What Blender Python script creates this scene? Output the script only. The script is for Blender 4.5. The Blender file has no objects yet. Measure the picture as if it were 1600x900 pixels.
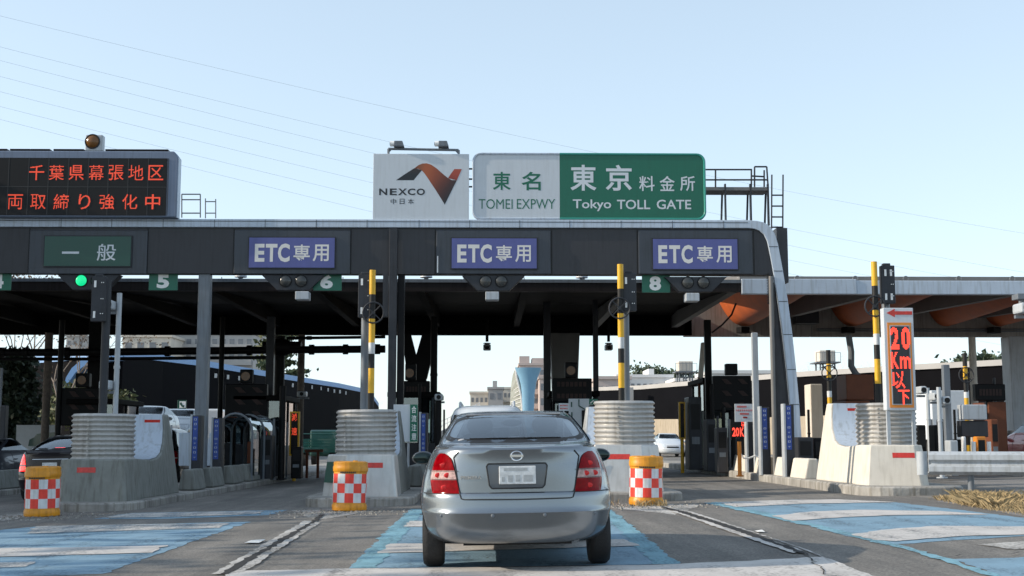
import bpy, bmesh, math, random
import numpy as np
from mathutils import Vector, Matrix

R = math.radians
random.seed(7)
rng = np.random.default_rng(7)
scene = bpy.context.scene
COL = scene.collection

# ---------------------------------------------------------------- camera
F = 2000.0                      # focal length in photo pixels (1600 wide)
PITCH, YAW, EYE = R(6.84), R(1.0), 1.18
cam = bpy.data.cameras.new('camera')
cam.sensor_width = 36.0
cam.lens = 36.0 * F / 1600.0
cam.clip_start, cam.clip_end = 0.1, 4000
cam_ob = bpy.data.objects.new('camera', cam)
COL.objects.link(cam_ob)
cam_ob.location = (0, 0, EYE)
cam_ob.rotation_euler = (R(90) + PITCH, 0, -YAW)
scene.camera = cam_ob

# ---------------------------------------------------------------- sky and sun
SUN_EL, SUN_AZ = R(24), R(5)    # azimuth: from the left, a little behind the camera
world = bpy.data.worlds.new('World')
scene.world = world
world.use_nodes = True
wn = world.node_tree
wn.nodes.clear()
sky = wn.nodes.new('ShaderNodeTexSky')
sky.sky_type = 'NISHITA'
sky.sun_disc = False
sky.sun_elevation = SUN_EL
sky.sun_rotation = -(R(90) + SUN_AZ)
sky.air_density = 0.8
sky.dust_density = 0.5
sky.ozone_density = 3.0
gam = wn.nodes.new('ShaderNodeGamma')
gam.inputs[1].default_value = 0.5
hs = wn.nodes.new('ShaderNodeHueSaturation')
hs.inputs['Saturation'].default_value = 0.82
hs.inputs['Value'].default_value = 2.1
tint = wn.nodes.new('ShaderNodeMixRGB')
tint.blend_type = 'MULTIPLY'
tint.inputs[0].default_value = 1.0
tint.inputs[2].default_value = (0.98, 1.02, 1.0, 1)
bg = wn.nodes.new('ShaderNodeBackground')
bg.inputs['Strength'].default_value = 0.15
wo = wn.nodes.new('ShaderNodeOutputWorld')
wn.links.new(sky.outputs[0], gam.inputs[0])
wn.links.new(gam.outputs[0], hs.inputs['Color'])
wn.links.new(hs.outputs[0], tint.inputs[1])
wn.links.new(tint.outputs[0], bg.inputs[0])
wn.links.new(bg.outputs[0], wo.inputs[0])
sun = bpy.data.lights.new('sun', 'SUN')
sun.energy = 3.1
sun.angle = R(0.5)
sun.color = (1.0, 0.88, 0.72)
sun_ob = bpy.data.objects.new('sun', sun)
COL.objects.link(sun_ob)
to_sun = Vector((-math.cos(SUN_AZ) * math.cos(SUN_EL), -math.sin(SUN_AZ) * math.cos(SUN_EL), math.sin(SUN_EL)))
sun_ob.rotation_euler = to_sun.to_track_quat('Z', 'Y').to_euler()
scene.view_settings.view_transform = 'Standard'
scene.view_settings.look = 'None'
scene.view_settings.gamma = 1.0
scene.view_settings.exposure = 0.72

# ---------------------------------------------------------------- helpers
_cp, _sp, _cy, _sy = math.cos(PITCH), math.sin(PITCH), math.cos(YAW), math.sin(YAW)


def ray(px, py):
    u, v = (px - 800) / F, (450 - py) / F
    y1, z1 = _cp - v * _sp, _sp + v * _cp
    return Vector((u * _cy + y1 * _sy, y1 * _cy - u * _sy, z1))


def P(px, py, Y):
    d = ray(px, py)
    return Vector((d.x * Y / d.y, Y, EYE + d.z * Y / d.y))


CROSS = 0.017


def gz(x):                      # crossfall of the plaza
    return CROSS * max(-45, min(x, 45))


def G(px, py):
    d = ray(px, py)
    t = -EYE / (d.z - CROSS * d.x)
    return Vector((d.x * t, d.y * t, EYE + d.z * t))


def srgb(*c):
    return tuple(((v / 255) / 12.92 if v / 255 <= 0.04045 else ((v / 255 + 0.055) / 1.055) ** 2.4) for v in c)


MATS = {}


def mat(name, col, rough=0.6, metal=0.0, var=0.12, scale=6.0, bump=0.0, bscale=40.0, spec=0.5, coat=0.0,
        emit=None, estr=0.0, stretch=(1, 1, 1), streak=0.0):
    m = bpy.data.materials.new(name)
    m.use_nodes = True
    nt = m.node_tree
    b = nt.nodes['Principled BSDF']
    b.inputs['Roughness'].default_value = rough
    b.inputs['Metallic'].default_value = metal
    b.inputs['Specular IOR Level'].default_value = spec
    b.inputs['Coat Weight'].default_value = coat
    b.inputs['Base Color'].default_value = (*col, 1)
    if emit:
        b.inputs['Emission Color'].default_value = (*emit, 1)
        b.inputs['Emission Strength'].default_value = estr
    tc = nt.nodes.new('ShaderNodeTexCoord')
    mp = nt.nodes.new('ShaderNodeMapping')
    mp.inputs['Scale'].default_value = stretch
    nt.links.new(tc.outputs['Object'], mp.inputs['Vector'])
    if var > 0:
        n = nt.nodes.new('ShaderNodeTexNoise')
        n.inputs['Scale'].default_value = scale
        n.inputs['Detail'].default_value = 6
        n.inputs['Roughness'].default_value = 0.65
        nt.links.new(mp.outputs[0], n.inputs['Vector'])
        r = nt.nodes.new('ShaderNodeValToRGB')
        r.color_ramp.elements[0].position = 0.3
        r.color_ramp.elements[1].position = 0.7
        r.color_ramp.elements[0].color = (*[max(0, c * (1 - var)) for c in col], 1)
        r.color_ramp.elements[1].color = (*[min(1, c * (1 + var)) for c in col], 1)
        nt.links.new(n.outputs['Fac'], r.inputs[0])
        out = r.outputs[0]
        if streak > 0:          # rain streaks and grime running down
            mp2 = nt.nodes.new('ShaderNodeMapping')
            mp2.inputs['Scale'].default_value = (9, 9, 0.7)
            nt.links.new(tc.outputs['Object'], mp2.inputs['Vector'])
            n2 = nt.nodes.new('ShaderNodeTexNoise')
            n2.inputs['Scale'].default_value = 1.6
            n2.inputs['Detail'].default_value = 5
            nt.links.new(mp2.outputs[0], n2.inputs['Vector'])
            r2 = nt.nodes.new('ShaderNodeValToRGB')
            r2.color_ramp.elements[0].position = 0.48
            r2.color_ramp.elements[1].position = 0.72
            r2.color_ramp.elements[0].color = (1, 1, 1, 1)
            r2.color_ramp.elements[1].color = (1 - streak, 1 - streak * 1.08, 1 - streak * 1.2, 1)
            nt.links.new(n2.outputs['Fac'], r2.inputs[0])
            mx = nt.nodes.new('ShaderNodeMixRGB')
            mx.blend_type = 'MULTIPLY'
            mx.inputs[0].default_value = 1
            nt.links.new(out, mx.inputs[1])
            nt.links.new(r2.outputs[0], mx.inputs[2])
            out = mx.outputs[0]
        nt.links.new(out, b.inputs['Base Color'])
        rr = nt.nodes.new('ShaderNodeMapRange')
        rr.inputs['To Min'].default_value = max(0.02, rough - 0.08)
        rr.inputs['To Max'].default_value = min(1, rough + 0.08)
        nt.links.new(n.outputs['Fac'], rr.inputs['Value'])
        nt.links.new(rr.outputs[0], b.inputs['Roughness'])
    if bump > 0:
        nb = nt.nodes.new('ShaderNodeTexNoise')
        nb.inputs['Scale'].default_value = bscale
        nb.inputs['Detail'].default_value = 4
        nt.links.new(mp.outputs[0], nb.inputs['Vector'])
        bp = nt.nodes.new('ShaderNodeBump')
        bp.inputs['Strength'].default_value = bump
        bp.inputs['Distance'].default_value = 0.02
        nt.links.new(nb.outputs['Fac'], bp.inputs['Height'])
        nt.links.new(bp.outputs[0], b.inputs['Normal'])
    MATS[name] = m
    return m


def glass_mat(name, tint, fac=0.12, rough=0.02):
    m = bpy.data.materials.new(name)
    m.use_nodes = True
    nt = m.node_tree
    nt.nodes.clear()
    o = nt.nodes.new('ShaderNodeOutputMaterial')
    t = nt.nodes.new('ShaderNodeBsdfTransparent')
    t.inputs[0].default_value = (*tint, 1)
    g = nt.nodes.new('ShaderNodeBsdfGlossy')
    g.inputs['Roughness'].default_value = rough
    g.inputs[0].default_value = (0.9, 0.95, 1, 1)
    lw = nt.nodes.new('ShaderNodeFresnel')
    lw.inputs[0].default_value = 1.5
    ad = nt.nodes.new('ShaderNodeMath')
    ad.operation = 'ADD'
    ad.use_clamp = True
    ad.inputs[1].default_value = fac
    nt.links.new(lw.outputs[0], ad.inputs[0])
    mx = nt.nodes.new('ShaderNodeMixShader')
    nt.links.new(ad.outputs[0], mx.inputs[0])
    nt.links.new(t.outputs[0], mx.inputs[1])
    nt.links.new(g.outputs[0], mx.inputs[2])
    nt.links.new(mx.outputs[0], o.inputs[0])
    MATS[name] = m
    return m


OFF = {}


def tag(o, label=None, cat=None, group=None, kind=None):
    if label:
        o['label'] = label
    if cat:
        o['category'] = cat
    if group:
        o['group'] = group
    if kind:
        o['kind'] = kind
    return o


def thing(name, label, cat, loc=(0, 0, 0), group=None, rz=0.0):
    o = bpy.data.objects.new(name, None)
    o.empty_display_size = 0.2
    COL.objects.link(o)
    o.location = loc
    o.rotation_euler = (0, 0, rz)
    OFF[o.name] = Vector(loc)
    tag(o, label, cat, group)
    return o


def copy_tree(o, parent=None):
    c = o.copy()
    COL.objects.link(c)
    if parent is not None:
        c.parent = parent
    for ch in list(o.children):
        copy_tree(ch, c)
    return c


class MB:
    def __init__(self):
        self.v, self.f, self.m = [], [], []

    def add(self, vs, fs, m=0):
        n = len(self.v)
        self.v += [tuple(p) for p in vs]
        self.f += [tuple(i + n for i in f) for f in fs]
        self.m += [m] * len(fs) if not isinstance(m, (list, tuple)) else list(m)
        return self

    def box(self, c, s, m=0, rz=0.0, taper=None):
        x, y, z = s[0] / 2, s[1] / 2, s[2] / 2
        tx, ty = taper or (1, 1)
        vs = [(-x, -y, -z), (x, -y, -z), (x, y, -z), (-x, y, -z), (-x * tx, -y * ty, z), (x * tx, -y * ty, z), (x * tx, y * ty, z), (-x * tx, y * ty, z)]
        ca, sa = math.cos(rz), math.sin(rz)
        vs = [(c[0] + a * ca - b * sa, c[1] + a * sa + b * ca, c[2] + d) for a, b, d in vs]
        return self.add(vs, [(0, 3, 2, 1), (4, 5, 6, 7), (0, 1, 5, 4), (1, 2, 6, 5), (2, 3, 7, 6), (3, 0, 4, 7)], m)

    def b2(self, a, b, m=0):    # box from corner to corner
        return self.box([(a[i] + b[i]) / 2 for i in range(3)], [abs(b[i] - a[i]) for i in range(3)], m)

    def cyl(self, p0, p1, r0, r1=None, n=12, m=0, caps=True):
        p0, p1 = Vector(p0), Vector(p1)
        r1 = r0 if r1 is None else r1
        d = (p1 - p0).normalized()
        a = d.orthogonal().normalized()
        b = d.cross(a)
        vs, fs = [], []
        for p, r in ((p0, r0), (p1, r1)):
            for k in range(n):
                t = 2 * math.pi * k / n
                vs.append(p + (a * math.cos(t) + b * math.sin(t)) * r)
        for k in range(n):
            fs.append((k, (k + 1) % n, n + (k + 1) % n, n + k))
        if caps:
            fs.append(tuple(range(n - 1, -1, -1)))
            fs.append(tuple(range(n, 2 * n)))
        return self.add(vs, fs, m)

    def tube(self, pts, r, n=8, m=0, closed=False):
        pts = [Vector(p) for p in pts]
        rs = r if isinstance(r, (list, tuple)) else [r] * len(pts)
        L = len(pts)
        vs, fs = [], []
        up = None
        for i, p in enumerate(pts):
            if closed:
                d = (pts[(i + 1) % L] - pts[i - 1]).normalized()
            else:
                d = (pts[min(i + 1, L - 1)] - pts[max(i - 1, 0)]).normalized()
            if up is None:
                up = d.orthogonal().normalized()
            a = (up - d * up.dot(d))
            a = a.normalized() if a.length > 1e-6 else d.orthogonal().normalized()
            up = a
            b = d.cross(a)
            for k in range(n):
                t = 2 * math.pi * k / n
                vs.append(p + (a * math.cos(t) + b * math.sin(t)) * rs[i])
        for i in range(L if closed else L - 1):
            j = (i + 1) % L
            for k in range(n):
                fs.append((i * n + k, i * n + (k + 1) % n, j * n + (k + 1) % n, j * n + k))
        if not closed:
            fs.append(tuple(range(n - 1, -1, -1)))
            fs.append(tuple(range((L - 1) * n, L * n)))
        return self.add(vs, fs, m)

    def prism(self, poly, axis, a, b, m=0):
        """extrude a 2-D polygon along axis 'x' (poly=(y,z)), 'y' (poly=(x,z)) or 'z' (poly=(x,y))"""
        n = len(poly)
        mk = {'x': lambda p, t: (t, p[0], p[1]), 'y': lambda p, t: (p[0], t, p[1]), 'z': lambda p, t: (p[0], p[1], t)}[axis]
        vs = [mk(p, a) for p in poly] + [mk(p, b) for p in poly]
        fs = [(k, (k + 1) % n, n + (k + 1) % n, n + k) for k in range(n)]
        fs += [tuple(range(n - 1, -1, -1)), tuple(range(n, 2 * n))]
        return self.add(vs, fs, m)

    def lathe(self, prof, c, n=32, m=0, mfun=None):
        vs, fs, ms = [], [], []
        for r, z in prof:
            for k in range(n):
                t = 2 * math.pi * k / n
                vs.append((c[0] + r * math.cos(t), c[1] + r * math.sin(t), c[2] + z))
        for i in range(len(prof) - 1):
            for k in range(n):
                fs.append((i * n + k, i * n + (k + 1) % n, (i + 1) * n + (k + 1) % n, (i + 1) * n + k))
                ms.append(mfun(i, k) if mfun else m)
        fs.append(tuple(range(n - 1, -1, -1)))
        fs.append(tuple(range((len(prof) - 1) * n, len(prof) * n)))
        ms += [mfun(0, 0) if mfun else m, mfun(len(prof) - 2, 0) if mfun else m]
        return self.add(vs, fs, ms)

    def ball(self, c, r, m=0, n=12, k=8, s=(1, 1, 1)):
        vs, fs = [], []
        for i in range(k + 1):
            a = math.pi * i / k
            for j in range(n):
                t = 2 * math.pi * j / n
                vs.append((c[0] + r * s[0] * math.sin(a) * math.cos(t), c[1] + r * s[1] * math.sin(a) * math.sin(t), c[2] + r * s[2] * math.cos(a)))
        for i in range(k):
            for j in range(n):
                fs.append((i * n + j, (i + 1) * n + j, (i + 1) * n + (j + 1) % n, i * n + (j + 1) % n))
        return self.add(vs, fs, m)

    def text(self, s, x0, x1, z0, z1, y, weight=0.0, m=0, depth=0.0015):
        v, f = glyphs(s, weight)
        a, b = v.min(0), v.max(0)
        w, h = max(b[0] - a[0], 1e-6), max(b[1] - a[1], 1e-6)
        d = max(b[2] - a[2], 1e-6)
        vs = [(x0 + (p[0] - a[0]) / w * (x1 - x0), y - (p[2] - a[2]) / d * depth, z0 + (p[1] - a[1]) / h * (z1 - z0)) for p in v]
        return self.add(vs, f, m)

    def build(self, name, mats, parent=None, smooth=False, bevel=0.0, world=True, auto=None, seg=2):
        me = bpy.data.meshes.new(name)
        vs = self.v
        if parent is not None and world and parent.name in OFF:
            o_ = OFF[parent.name]
            vs = [(p[0] - o_.x, p[1] - o_.y, p[2] - o_.z) for p in vs]
        me.from_pydata(vs, [], self.f)
        if not isinstance(mats, (list, tuple)):
            mats = [mats]
        for x in mats:
            me.materials.append(MATS[x] if isinstance(x, str) else x)
        me.polygons.foreach_set('material_index', self.m)
        bm = bmesh.new()
        bm.from_mesh(me)
        bmesh.ops.recalc_face_normals(bm, faces=bm.faces)
        bm.to_mesh(me)
        bm.free()
        if smooth:
            me.polygons.foreach_set('use_smooth', [True] * len(me.polygons))
            me.set_sharp_from_angle(angle=R(auto or 35))
        ob = bpy.data.objects.new(name, me)
        COL.objects.link(ob)
        if parent is not None:
            ob.parent = parent
            if parent.name in OFF:
                OFF[ob.name] = OFF[parent.name]
        if bevel > 0:
            md = ob.modifiers.new('bevel', 'BEVEL')
            md.width = bevel
            md.segments = seg
            md.limit_method = 'ANGLE'
            md.angle_limit = R(40)
        return ob

    def solo(self, name, mats, origin, label=None, cat=None, group=None, kind=None, **kw):
        """a thing that is one mesh, its origin moved to the given point"""
        o_ = Vector(origin)
        self.v = [(p[0] - o_.x, p[1] - o_.y, p[2] - o_.z) for p in self.v]
        ob = self.build(name, mats, None, world=False, **kw)
        ob.location = o_
        OFF[ob.name] = o_
        return tag(ob, label, cat, group, kind)


_G = {}


def glyphs(s, weight=0.0):
    k = (s, weight)
    if k not in _G:
        c = bpy.data.curves.new('lettering', 'FONT')
        c.body = s
        c.resolution_u = 3
        c.offset = weight
        c.extrude = 0.02
        o = bpy.data.objects.new('lettering', c)
        COL.objects.link(o)
        bpy.context.view_layer.update()
        me = bpy.data.meshes.new_from_object(o.evaluated_get(bpy.context.evaluated_depsgraph_get()))
        v = np.array([tuple(p.co) for p in me.vertices])
        f = [tuple(p.vertices) for p in me.polygons]
        bpy.data.objects.remove(o)
        bpy.data.curves.remove(c)
        bpy.data.meshes.remove(me)
        _G[k] = (v, f)
    return _G[k]


def dots(mb, s, x0, x1, z0, z1, y, nx, nz, fill=0.72, m=0, weight=0.0):
    """a character as a matrix of square lamps"""
    v, f = glyphs(s, weight)
    a, b = v.min(0), v.max(0)
    q = (v[:, :2] - a[:2]) / np.maximum(b[:2] - a[:2], 1e-6)
    gx, gzz = np.meshgrid((np.arange(nx) + 0.5) / nx, (np.arange(nz) + 0.5) / nz)
    pts = np.stack([gx.ravel(), gzz.ravel()], 1)
    ins = np.zeros(len(pts), bool)
    zmax = v[:, 2].max() - 1e-4
    for t in f:
        if any(v[i, 2] < zmax for i in t):
            continue
        for k in range(1, len(t) - 1):
            A, B, C_ = q[t[0]], q[t[k]], q[t[k + 1]]
            d = (B[1] - C_[1]) * (A[0] - C_[0]) + (C_[0] - B[0]) * (A[1] - C_[1])
            if abs(d) < 1e-12:
                continue
            l1 = ((B[1] - C_[1]) * (pts[:, 0] - C_[0]) + (C_[0] - B[0]) * (pts[:, 1] - C_[1])) / d
            l2 = ((C_[1] - A[1]) * (pts[:, 0] - C_[0]) + (A[0] - C_[0]) * (pts[:, 1] - C_[1])) / d
            ins |= (l1 >= 0) & (l2 >= 0) & (l1 + l2 <= 1)
    sx, sz = (x1 - x0) / nx * fill / 2, (z1 - z0) / nz * fill / 2
    for (u, w), k in zip(pts, ins):
        if k:
            cx, cz = x0 + u * (x1 - x0), z0 + w * (z1 - z0)
            mb.add([(cx - sx, y, cz - sz), (cx + sx, y, cz - sz), (cx + sx, y, cz + sz), (cx - sx, y, cz + sz)], [(0, 1, 2, 3)], m)


def pchip(xs, ys):
    xs, ys = np.array(xs, float), np.array(ys, float)
    h = np.diff(xs)
    d = np.diff(ys) / h
    g = np.zeros(len(xs))
    g[0], g[-1] = d[0], d[-1]
    for i in range(1, len(xs) - 1):
        if d[i - 1] * d[i] > 0:
            w1, w2 = 2 * h[i] + h[i - 1], h[i] + 2 * h[i - 1]
            g[i] = (w1 + w2) / (w1 / d[i - 1] + w2 / d[i])

    def fn(x):
        i = int(min(max(np.searchsorted(xs, x) - 1, 0), len(h) - 1))
        t = min(max((x - xs[i]) / h[i], 0.0), 1.0)
        t2, t3 = t * t, t * t * t
        return (2 * t3 - 3 * t2 + 1) * ys[i] + (t3 - 2 * t2 + t) * h[i] * g[i] + (3 * t2 - 2 * t3) * ys[i + 1] + (t3 - t2) * h[i] * g[i + 1]
    return fn


# ---------------------------------------------------------------- materials
mat('concrete', (0.215, 0.225, 0.21), 0.85, var=0.14, scale=3, bump=0.25, bscale=60, streak=0.35)  # darkened to put the shade on the left islands into the colour
mat('concrete_pale', (0.64, 0.605, 0.54), 0.8, var=0.07, scale=3, bump=0.2, bscale=60, streak=0.14)
mat('kerb_stone', (0.31, 0.30, 0.28), 0.9, var=0.5, scale=1.4, bump=0.5, bscale=30, stretch=(.5, 1.2, .6), streak=.45)
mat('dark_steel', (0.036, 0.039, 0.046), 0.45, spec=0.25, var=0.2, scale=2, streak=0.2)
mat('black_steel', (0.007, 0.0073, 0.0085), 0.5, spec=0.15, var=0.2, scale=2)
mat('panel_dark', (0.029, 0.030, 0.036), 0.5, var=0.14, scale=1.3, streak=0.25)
mat('housing', (0.036, 0.044, 0.058), 0.4, var=0.1, scale=1.5, streak=0.25)
mat('grey_steel', (0.15, 0.17, 0.195), 0.45, var=0.12, scale=2, streak=0.25)
mat('pale_steel', (0.42, 0.455, 0.49), 0.4, var=0.1, scale=2, streak=0.25)
mat('white_trim', (0.47, 0.54, 0.63), 0.4, var=0.06, scale=1.5, streak=0.25)
mat('galvanised', (0.50, 0.505, 0.50), 0.38, 0.45, var=0.10, scale=3, streak=0.14)
mat('corrugated', (0.46, 0.45, 0.43), 0.42, 0.35, var=0.1, scale=2, streak=0.25)
mat('sign_white', (0.56, 0.60, 0.64), 0.5, var=0.03, scale=2, streak=0.06)
mat('sign_green', (0.004, 0.125, 0.075), 0.4, var=0.05, scale=2, streak=0.06)
mat('sign_blue', (0.085, 0.098, 0.29), 0.4, var=0.10, scale=1.2, stretch=(4, 1, 1))
mat('dark_green', (0.004, 0.06, 0.042), 0.3, var=0.1, scale=1)
mat('letter_white', (0.82, 0.82, 0.80), 0.5, var=0.03)
mat('letter_green', (0.008, 0.13, 0.075), 0.5, var=0.05)
mat('letter_dark', (0.02, 0.024, 0.03), 0.5, var=0.05)
mat('lettering_pale', (0.70, 0.68, 0.65), 0.5, var=0.03)
mat('black_face', (0.010, 0.010, 0.011), 0.5, spec=0.25, var=0.1)
mat('led_red', (0.4, 0.04, 0.02), 0.5, var=0, emit=(1.0, 0.085, 0.03), estr=0.36)
mat('led_bright', (0.6, 0.05, 0.02), 0.5, var=0, emit=(1.0, 0.065, 0.04), estr=1.0)
mat('led_off', (0.035, 0.018, 0.016), 0.5, spec=0.25, var=0.05)
mat('led_green', (0.02, 0.5, 0.2), 0.3, var=0.35, scale=60, emit=(0.0, 0.75, 0.28), estr=0.55)
mat('lamp_grey', (0.045, 0.048, 0.048), 0.2, var=0.1)
mat('amber_dim', (0.15, 0.062, 0.012), 0.25, var=0.15, scale=20)
mat('yellow', (0.72, 0.40, 0.015), 0.45, var=0.12, scale=5, streak=0.12)
mat('black_paint', (0.02, 0.02, 0.02), 0.5, spec=0.25, var=0.1)
mat('drum_yellow', (0.66, 0.27, 0.010), 0.42, var=0.22, scale=5, streak=0.35)
mat('check_red', (0.78, 0.05, 0.03), 0.45, var=0.18, scale=5, streak=0.2, emit=(0.9, 0.05, 0.02), estr=0.0)
mat('check_white', (0.66, 0.68, 0.70), 0.4, var=0.12, scale=6, streak=0.3)
mat('reflector_red', (0.55, 0.03, 0.02), 0.25, var=0.25, scale=14)
mat('orange_rust', (0.50, 0.105, 0.022), 0.6, var=0.15, scale=1.5)
mat('orange_paint', (0.75, 0.25, 0.03), 0.45, var=0.08)
mat('brown', (0.16, 0.055, 0.028), 0.55, spec=0.25, var=0.15, scale=3)
mat('canopy_shaded', (0.007, 0.0068, 0.007), 0.7, spec=0.06, var=0.25, scale=0.8)  # near black: shade under the left canopy put into the colour
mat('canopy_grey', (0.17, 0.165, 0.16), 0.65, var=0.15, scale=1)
mat('girder', (0.36, 0.345, 0.32), 0.8, var=0.12, scale=1.5, streak=0.3)
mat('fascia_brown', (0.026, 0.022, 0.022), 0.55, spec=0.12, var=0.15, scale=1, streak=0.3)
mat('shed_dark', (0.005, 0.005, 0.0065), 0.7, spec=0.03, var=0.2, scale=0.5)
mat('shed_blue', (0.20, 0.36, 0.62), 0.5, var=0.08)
mat('tower_blue', (0.21, 0.40, 0.55), 0.5, var=0.08, scale=0.6)
mat('wall_cream', (0.66, 0.60, 0.52), 0.8, var=0.08, scale=0.5, streak=0.12)
mat('wall_pink', (0.52, 0.435, 0.40), 0.8, var=0.08, scale=0.5)  # lightened and greyed, distance haze mixed into the colour
mat('wall_grey', (0.40, 0.39, 0.38), 0.8, var=0.08, scale=0.5)
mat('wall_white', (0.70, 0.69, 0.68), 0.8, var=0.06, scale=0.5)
mat('window_dark', (0.17, 0.18, 0.20), 0.15, var=0.2, scale=0.7)
mat('tan_wall', (0.42, 0.36, 0.28), 0.9, spec=0.25, var=0.15, scale=0.4, streak=0.3)
mat('bark', (0.10, 0.075, 0.055), 0.9, var=0.3, scale=8)
mat('bark_grey', (0.17, 0.14, 0.12), 0.9, var=0.3, scale=8)
mat('leaf_dark', (0.025, 0.042, 0.022), 0.7, var=0.45, scale=1.2)
mat('leaf_mid', (0.05, 0.075, 0.04), 0.7, var=0.45, scale=0.6)
mat('leaf_pine', (0.085, 0.095, 0.035), 0.7, var=0.4, scale=0.8)
mat('leaf_rust', (0.13, 0.085, 0.05), 0.8, var=0.4, scale=0.8)
mat('straw', (0.33, 0.25, 0.135), 0.9, var=0.35, scale=7)
mat('rubber', (0.018, 0.018, 0.019), 0.75, var=0.2, scale=12, bump=0.3, bscale=60)
mat('rim', (0.45, 0.46, 0.47), 0.3, 0.9, var=0.05)
mat('plastic_black', (0.015, 0.015, 0.016), 0.5, spec=0.25, var=0.1)
mat('interior', (0.045, 0.045, 0.05), 0.8, var=0.1)
mat('interior_grey', (0.42, 0.42, 0.43), 0.8, var=0.06)
mat('chrome', (0.75, 0.76, 0.78), 0.12, 1.0, var=0.02)
mat('seam', (0.02, 0.022, 0.025), 0.6, var=0)
mat('lens_red', (0.21, 0.001, 0.004), 0.12, var=0.4, scale=18, spec=0.10)
mat('lens_brake', (0.6, 0.01, 0.01), 0.1, var=0.1, coat=0.5, emit=(1, 0.014, 0.01), estr=1.1)
mat('lens_clear', (0.45, 0.30, 0.28), 0.2, var=0.5, scale=30, spec=0.3)
mat('lens_bulb', (0.62, 0.03, 0.03), 0.2, var=0.3, scale=30, spec=0.3)
mat('headlamp', (0.55, 0.6, 0.65), 0.08, var=0.15, scale=12, coat=0.6)
mat('plate', (0.66, 0.68, 0.69), 0.5, var=0.22, scale=16)
mat('lane_notice', (0.03, 0.07, 0.30), 0.4, var=0.08)
mat('board_frame', (0.15, 0.19, 0.27), 0.45, var=0.08, scale=1.5, streak=0.2)
mat('notice_ink', (0.40, 0.46, 0.58), 0.5, var=0.05)
mat('notice_red', (0.6, 0.06, 0.05), 0.5, var=0.05)
mat('wire', (0.55, 0.62, 0.66), 0.6, var=0)
mat('paper', (0.72, 0.72, 0.70), 0.8, var=0.1)
mat('lattice', (0.30, 0.31, 0.27), 0.6, var=0.15, scale=0.8)
mat('board_white', (0.62, 0.66, 0.70), 0.6, var=0.06)
glass_mat('car_glass', (0.92, 0.99, 1.0), 0.10)
glass_mat('screen_glass', (0.95, 1.0, 1.0), -0.12)
glass_mat('car_glass_dark', (0.16, 0.18, 0.20), 0.06)
glass_mat('booth_glass', (0.5, 0.6, 0.62), 0.10)


def paint(name, col, metal=0.55, rough=0.32):
    return mat(name, col, rough, metal, var=0.03, scale=300, coat=0.7)


paint('paint_silver', (0.235, 0.26, 0.285), 0.85, 0.25)
mat('paint_navy', (0.008, 0.006, 0.010), 0.3, 0.0, var=.03, spec=.3, coat=.25)
paint('paint_grey', (0.05, 0.055, 0.07), 0.5)
paint('paint_white', (0.62, 0.65, 0.68), 0.0)
paint('paint_black', (0.008, 0.008, 0.010), 0.1)
paint('paint_red', (0.55, 0.02, 0.03), 0.1)
paint('paint_teal', (0.005, 0.07, 0.055), 0.0)


# road surface with wear, tar patches and fine grain
def road_material():
    m = bpy.data.materials.new('asphalt')
    m.use_nodes = True
    nt = m.node_tree
    b = nt.nodes['Principled BSDF']
    tc = nt.nodes.new('ShaderNodeTexCoord')

    def noise(sc, det, stretch=(1, 1, 1)):
        mp = nt.nodes.new('ShaderNodeMapping')
        mp.inputs['Scale'].default_value = stretch
        nt.links.new(tc.outputs['Object'], mp.inputs[0])
        n = nt.nodes.new('ShaderNodeTexNoise')
        n.inputs['Scale'].default_value = sc
        n.inputs['Detail'].default_value = det
        n.inputs['Roughness'].default_value = 0.7
        nt.links.new(mp.outputs[0], n.inputs['Vector'])
        return n.outputs['Fac']

    def ramp(f, p0, c0, p1, c1):
        r = nt.nodes.new('ShaderNodeValToRGB')
        r.color_ramp.elements[0].position, r.color_ramp.elements[1].position = p0, p1
        r.color_ramp.elements[0].color, r.color_ramp.elements[1].color = (*c0, 1), (*c1, 1)
        nt.links.new(f, r.inputs[0])
        return r.outputs[0]

    def mix(a, c, mode='MULTIPLY'):
        x = nt.nodes.new('ShaderNodeMixRGB')
        x.blend_type = mode
        x.inputs[0].default_value = 1
        nt.links.new(a, x.inputs[1])
        nt.links.new(c, x.inputs[2])
        return x.outputs[0]
    base = ramp(noise(0.5, 6), 0.3, (0.14, 0.134, 0.127), 0.72, (0.235, 0.225, 0.21))
    grain = ramp(noise(38, 4), 0.34, (0.5, 0.5, 0.5), 0.68, (1.5, 1.48, 1.44))
    wear = ramp(noise(1.0, 4, (1.6, 0.12, 1)), 0.4, (0.72, 0.72, 0.72), 0.66, (1.12, 1.1, 1.08))
    oil = ramp(noise(0.9, 5, (1.0, 0.22, 1)), 0.60, (1, 1, 1), 0.74, (0.55, 0.55, 0.56))
    c = mix(mix(mix(base, grain), wear), oil)
    nt.links.new(c, b.inputs['Base Color'])
    b.inputs['Roughness'].default_value = 0.82
    bp = nt.nodes.new('ShaderNodeBump')
    bp.inputs['Strength'].default_value = 0.6
    bp.inputs['Distance'].default_value = 0.01
    nt.links.new(noise(90, 3), bp.inputs['Height'])
    nt.links.new(bp.outputs[0], b.inputs['Normal'])
    MATS['asphalt'] = m


road_material()


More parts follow.
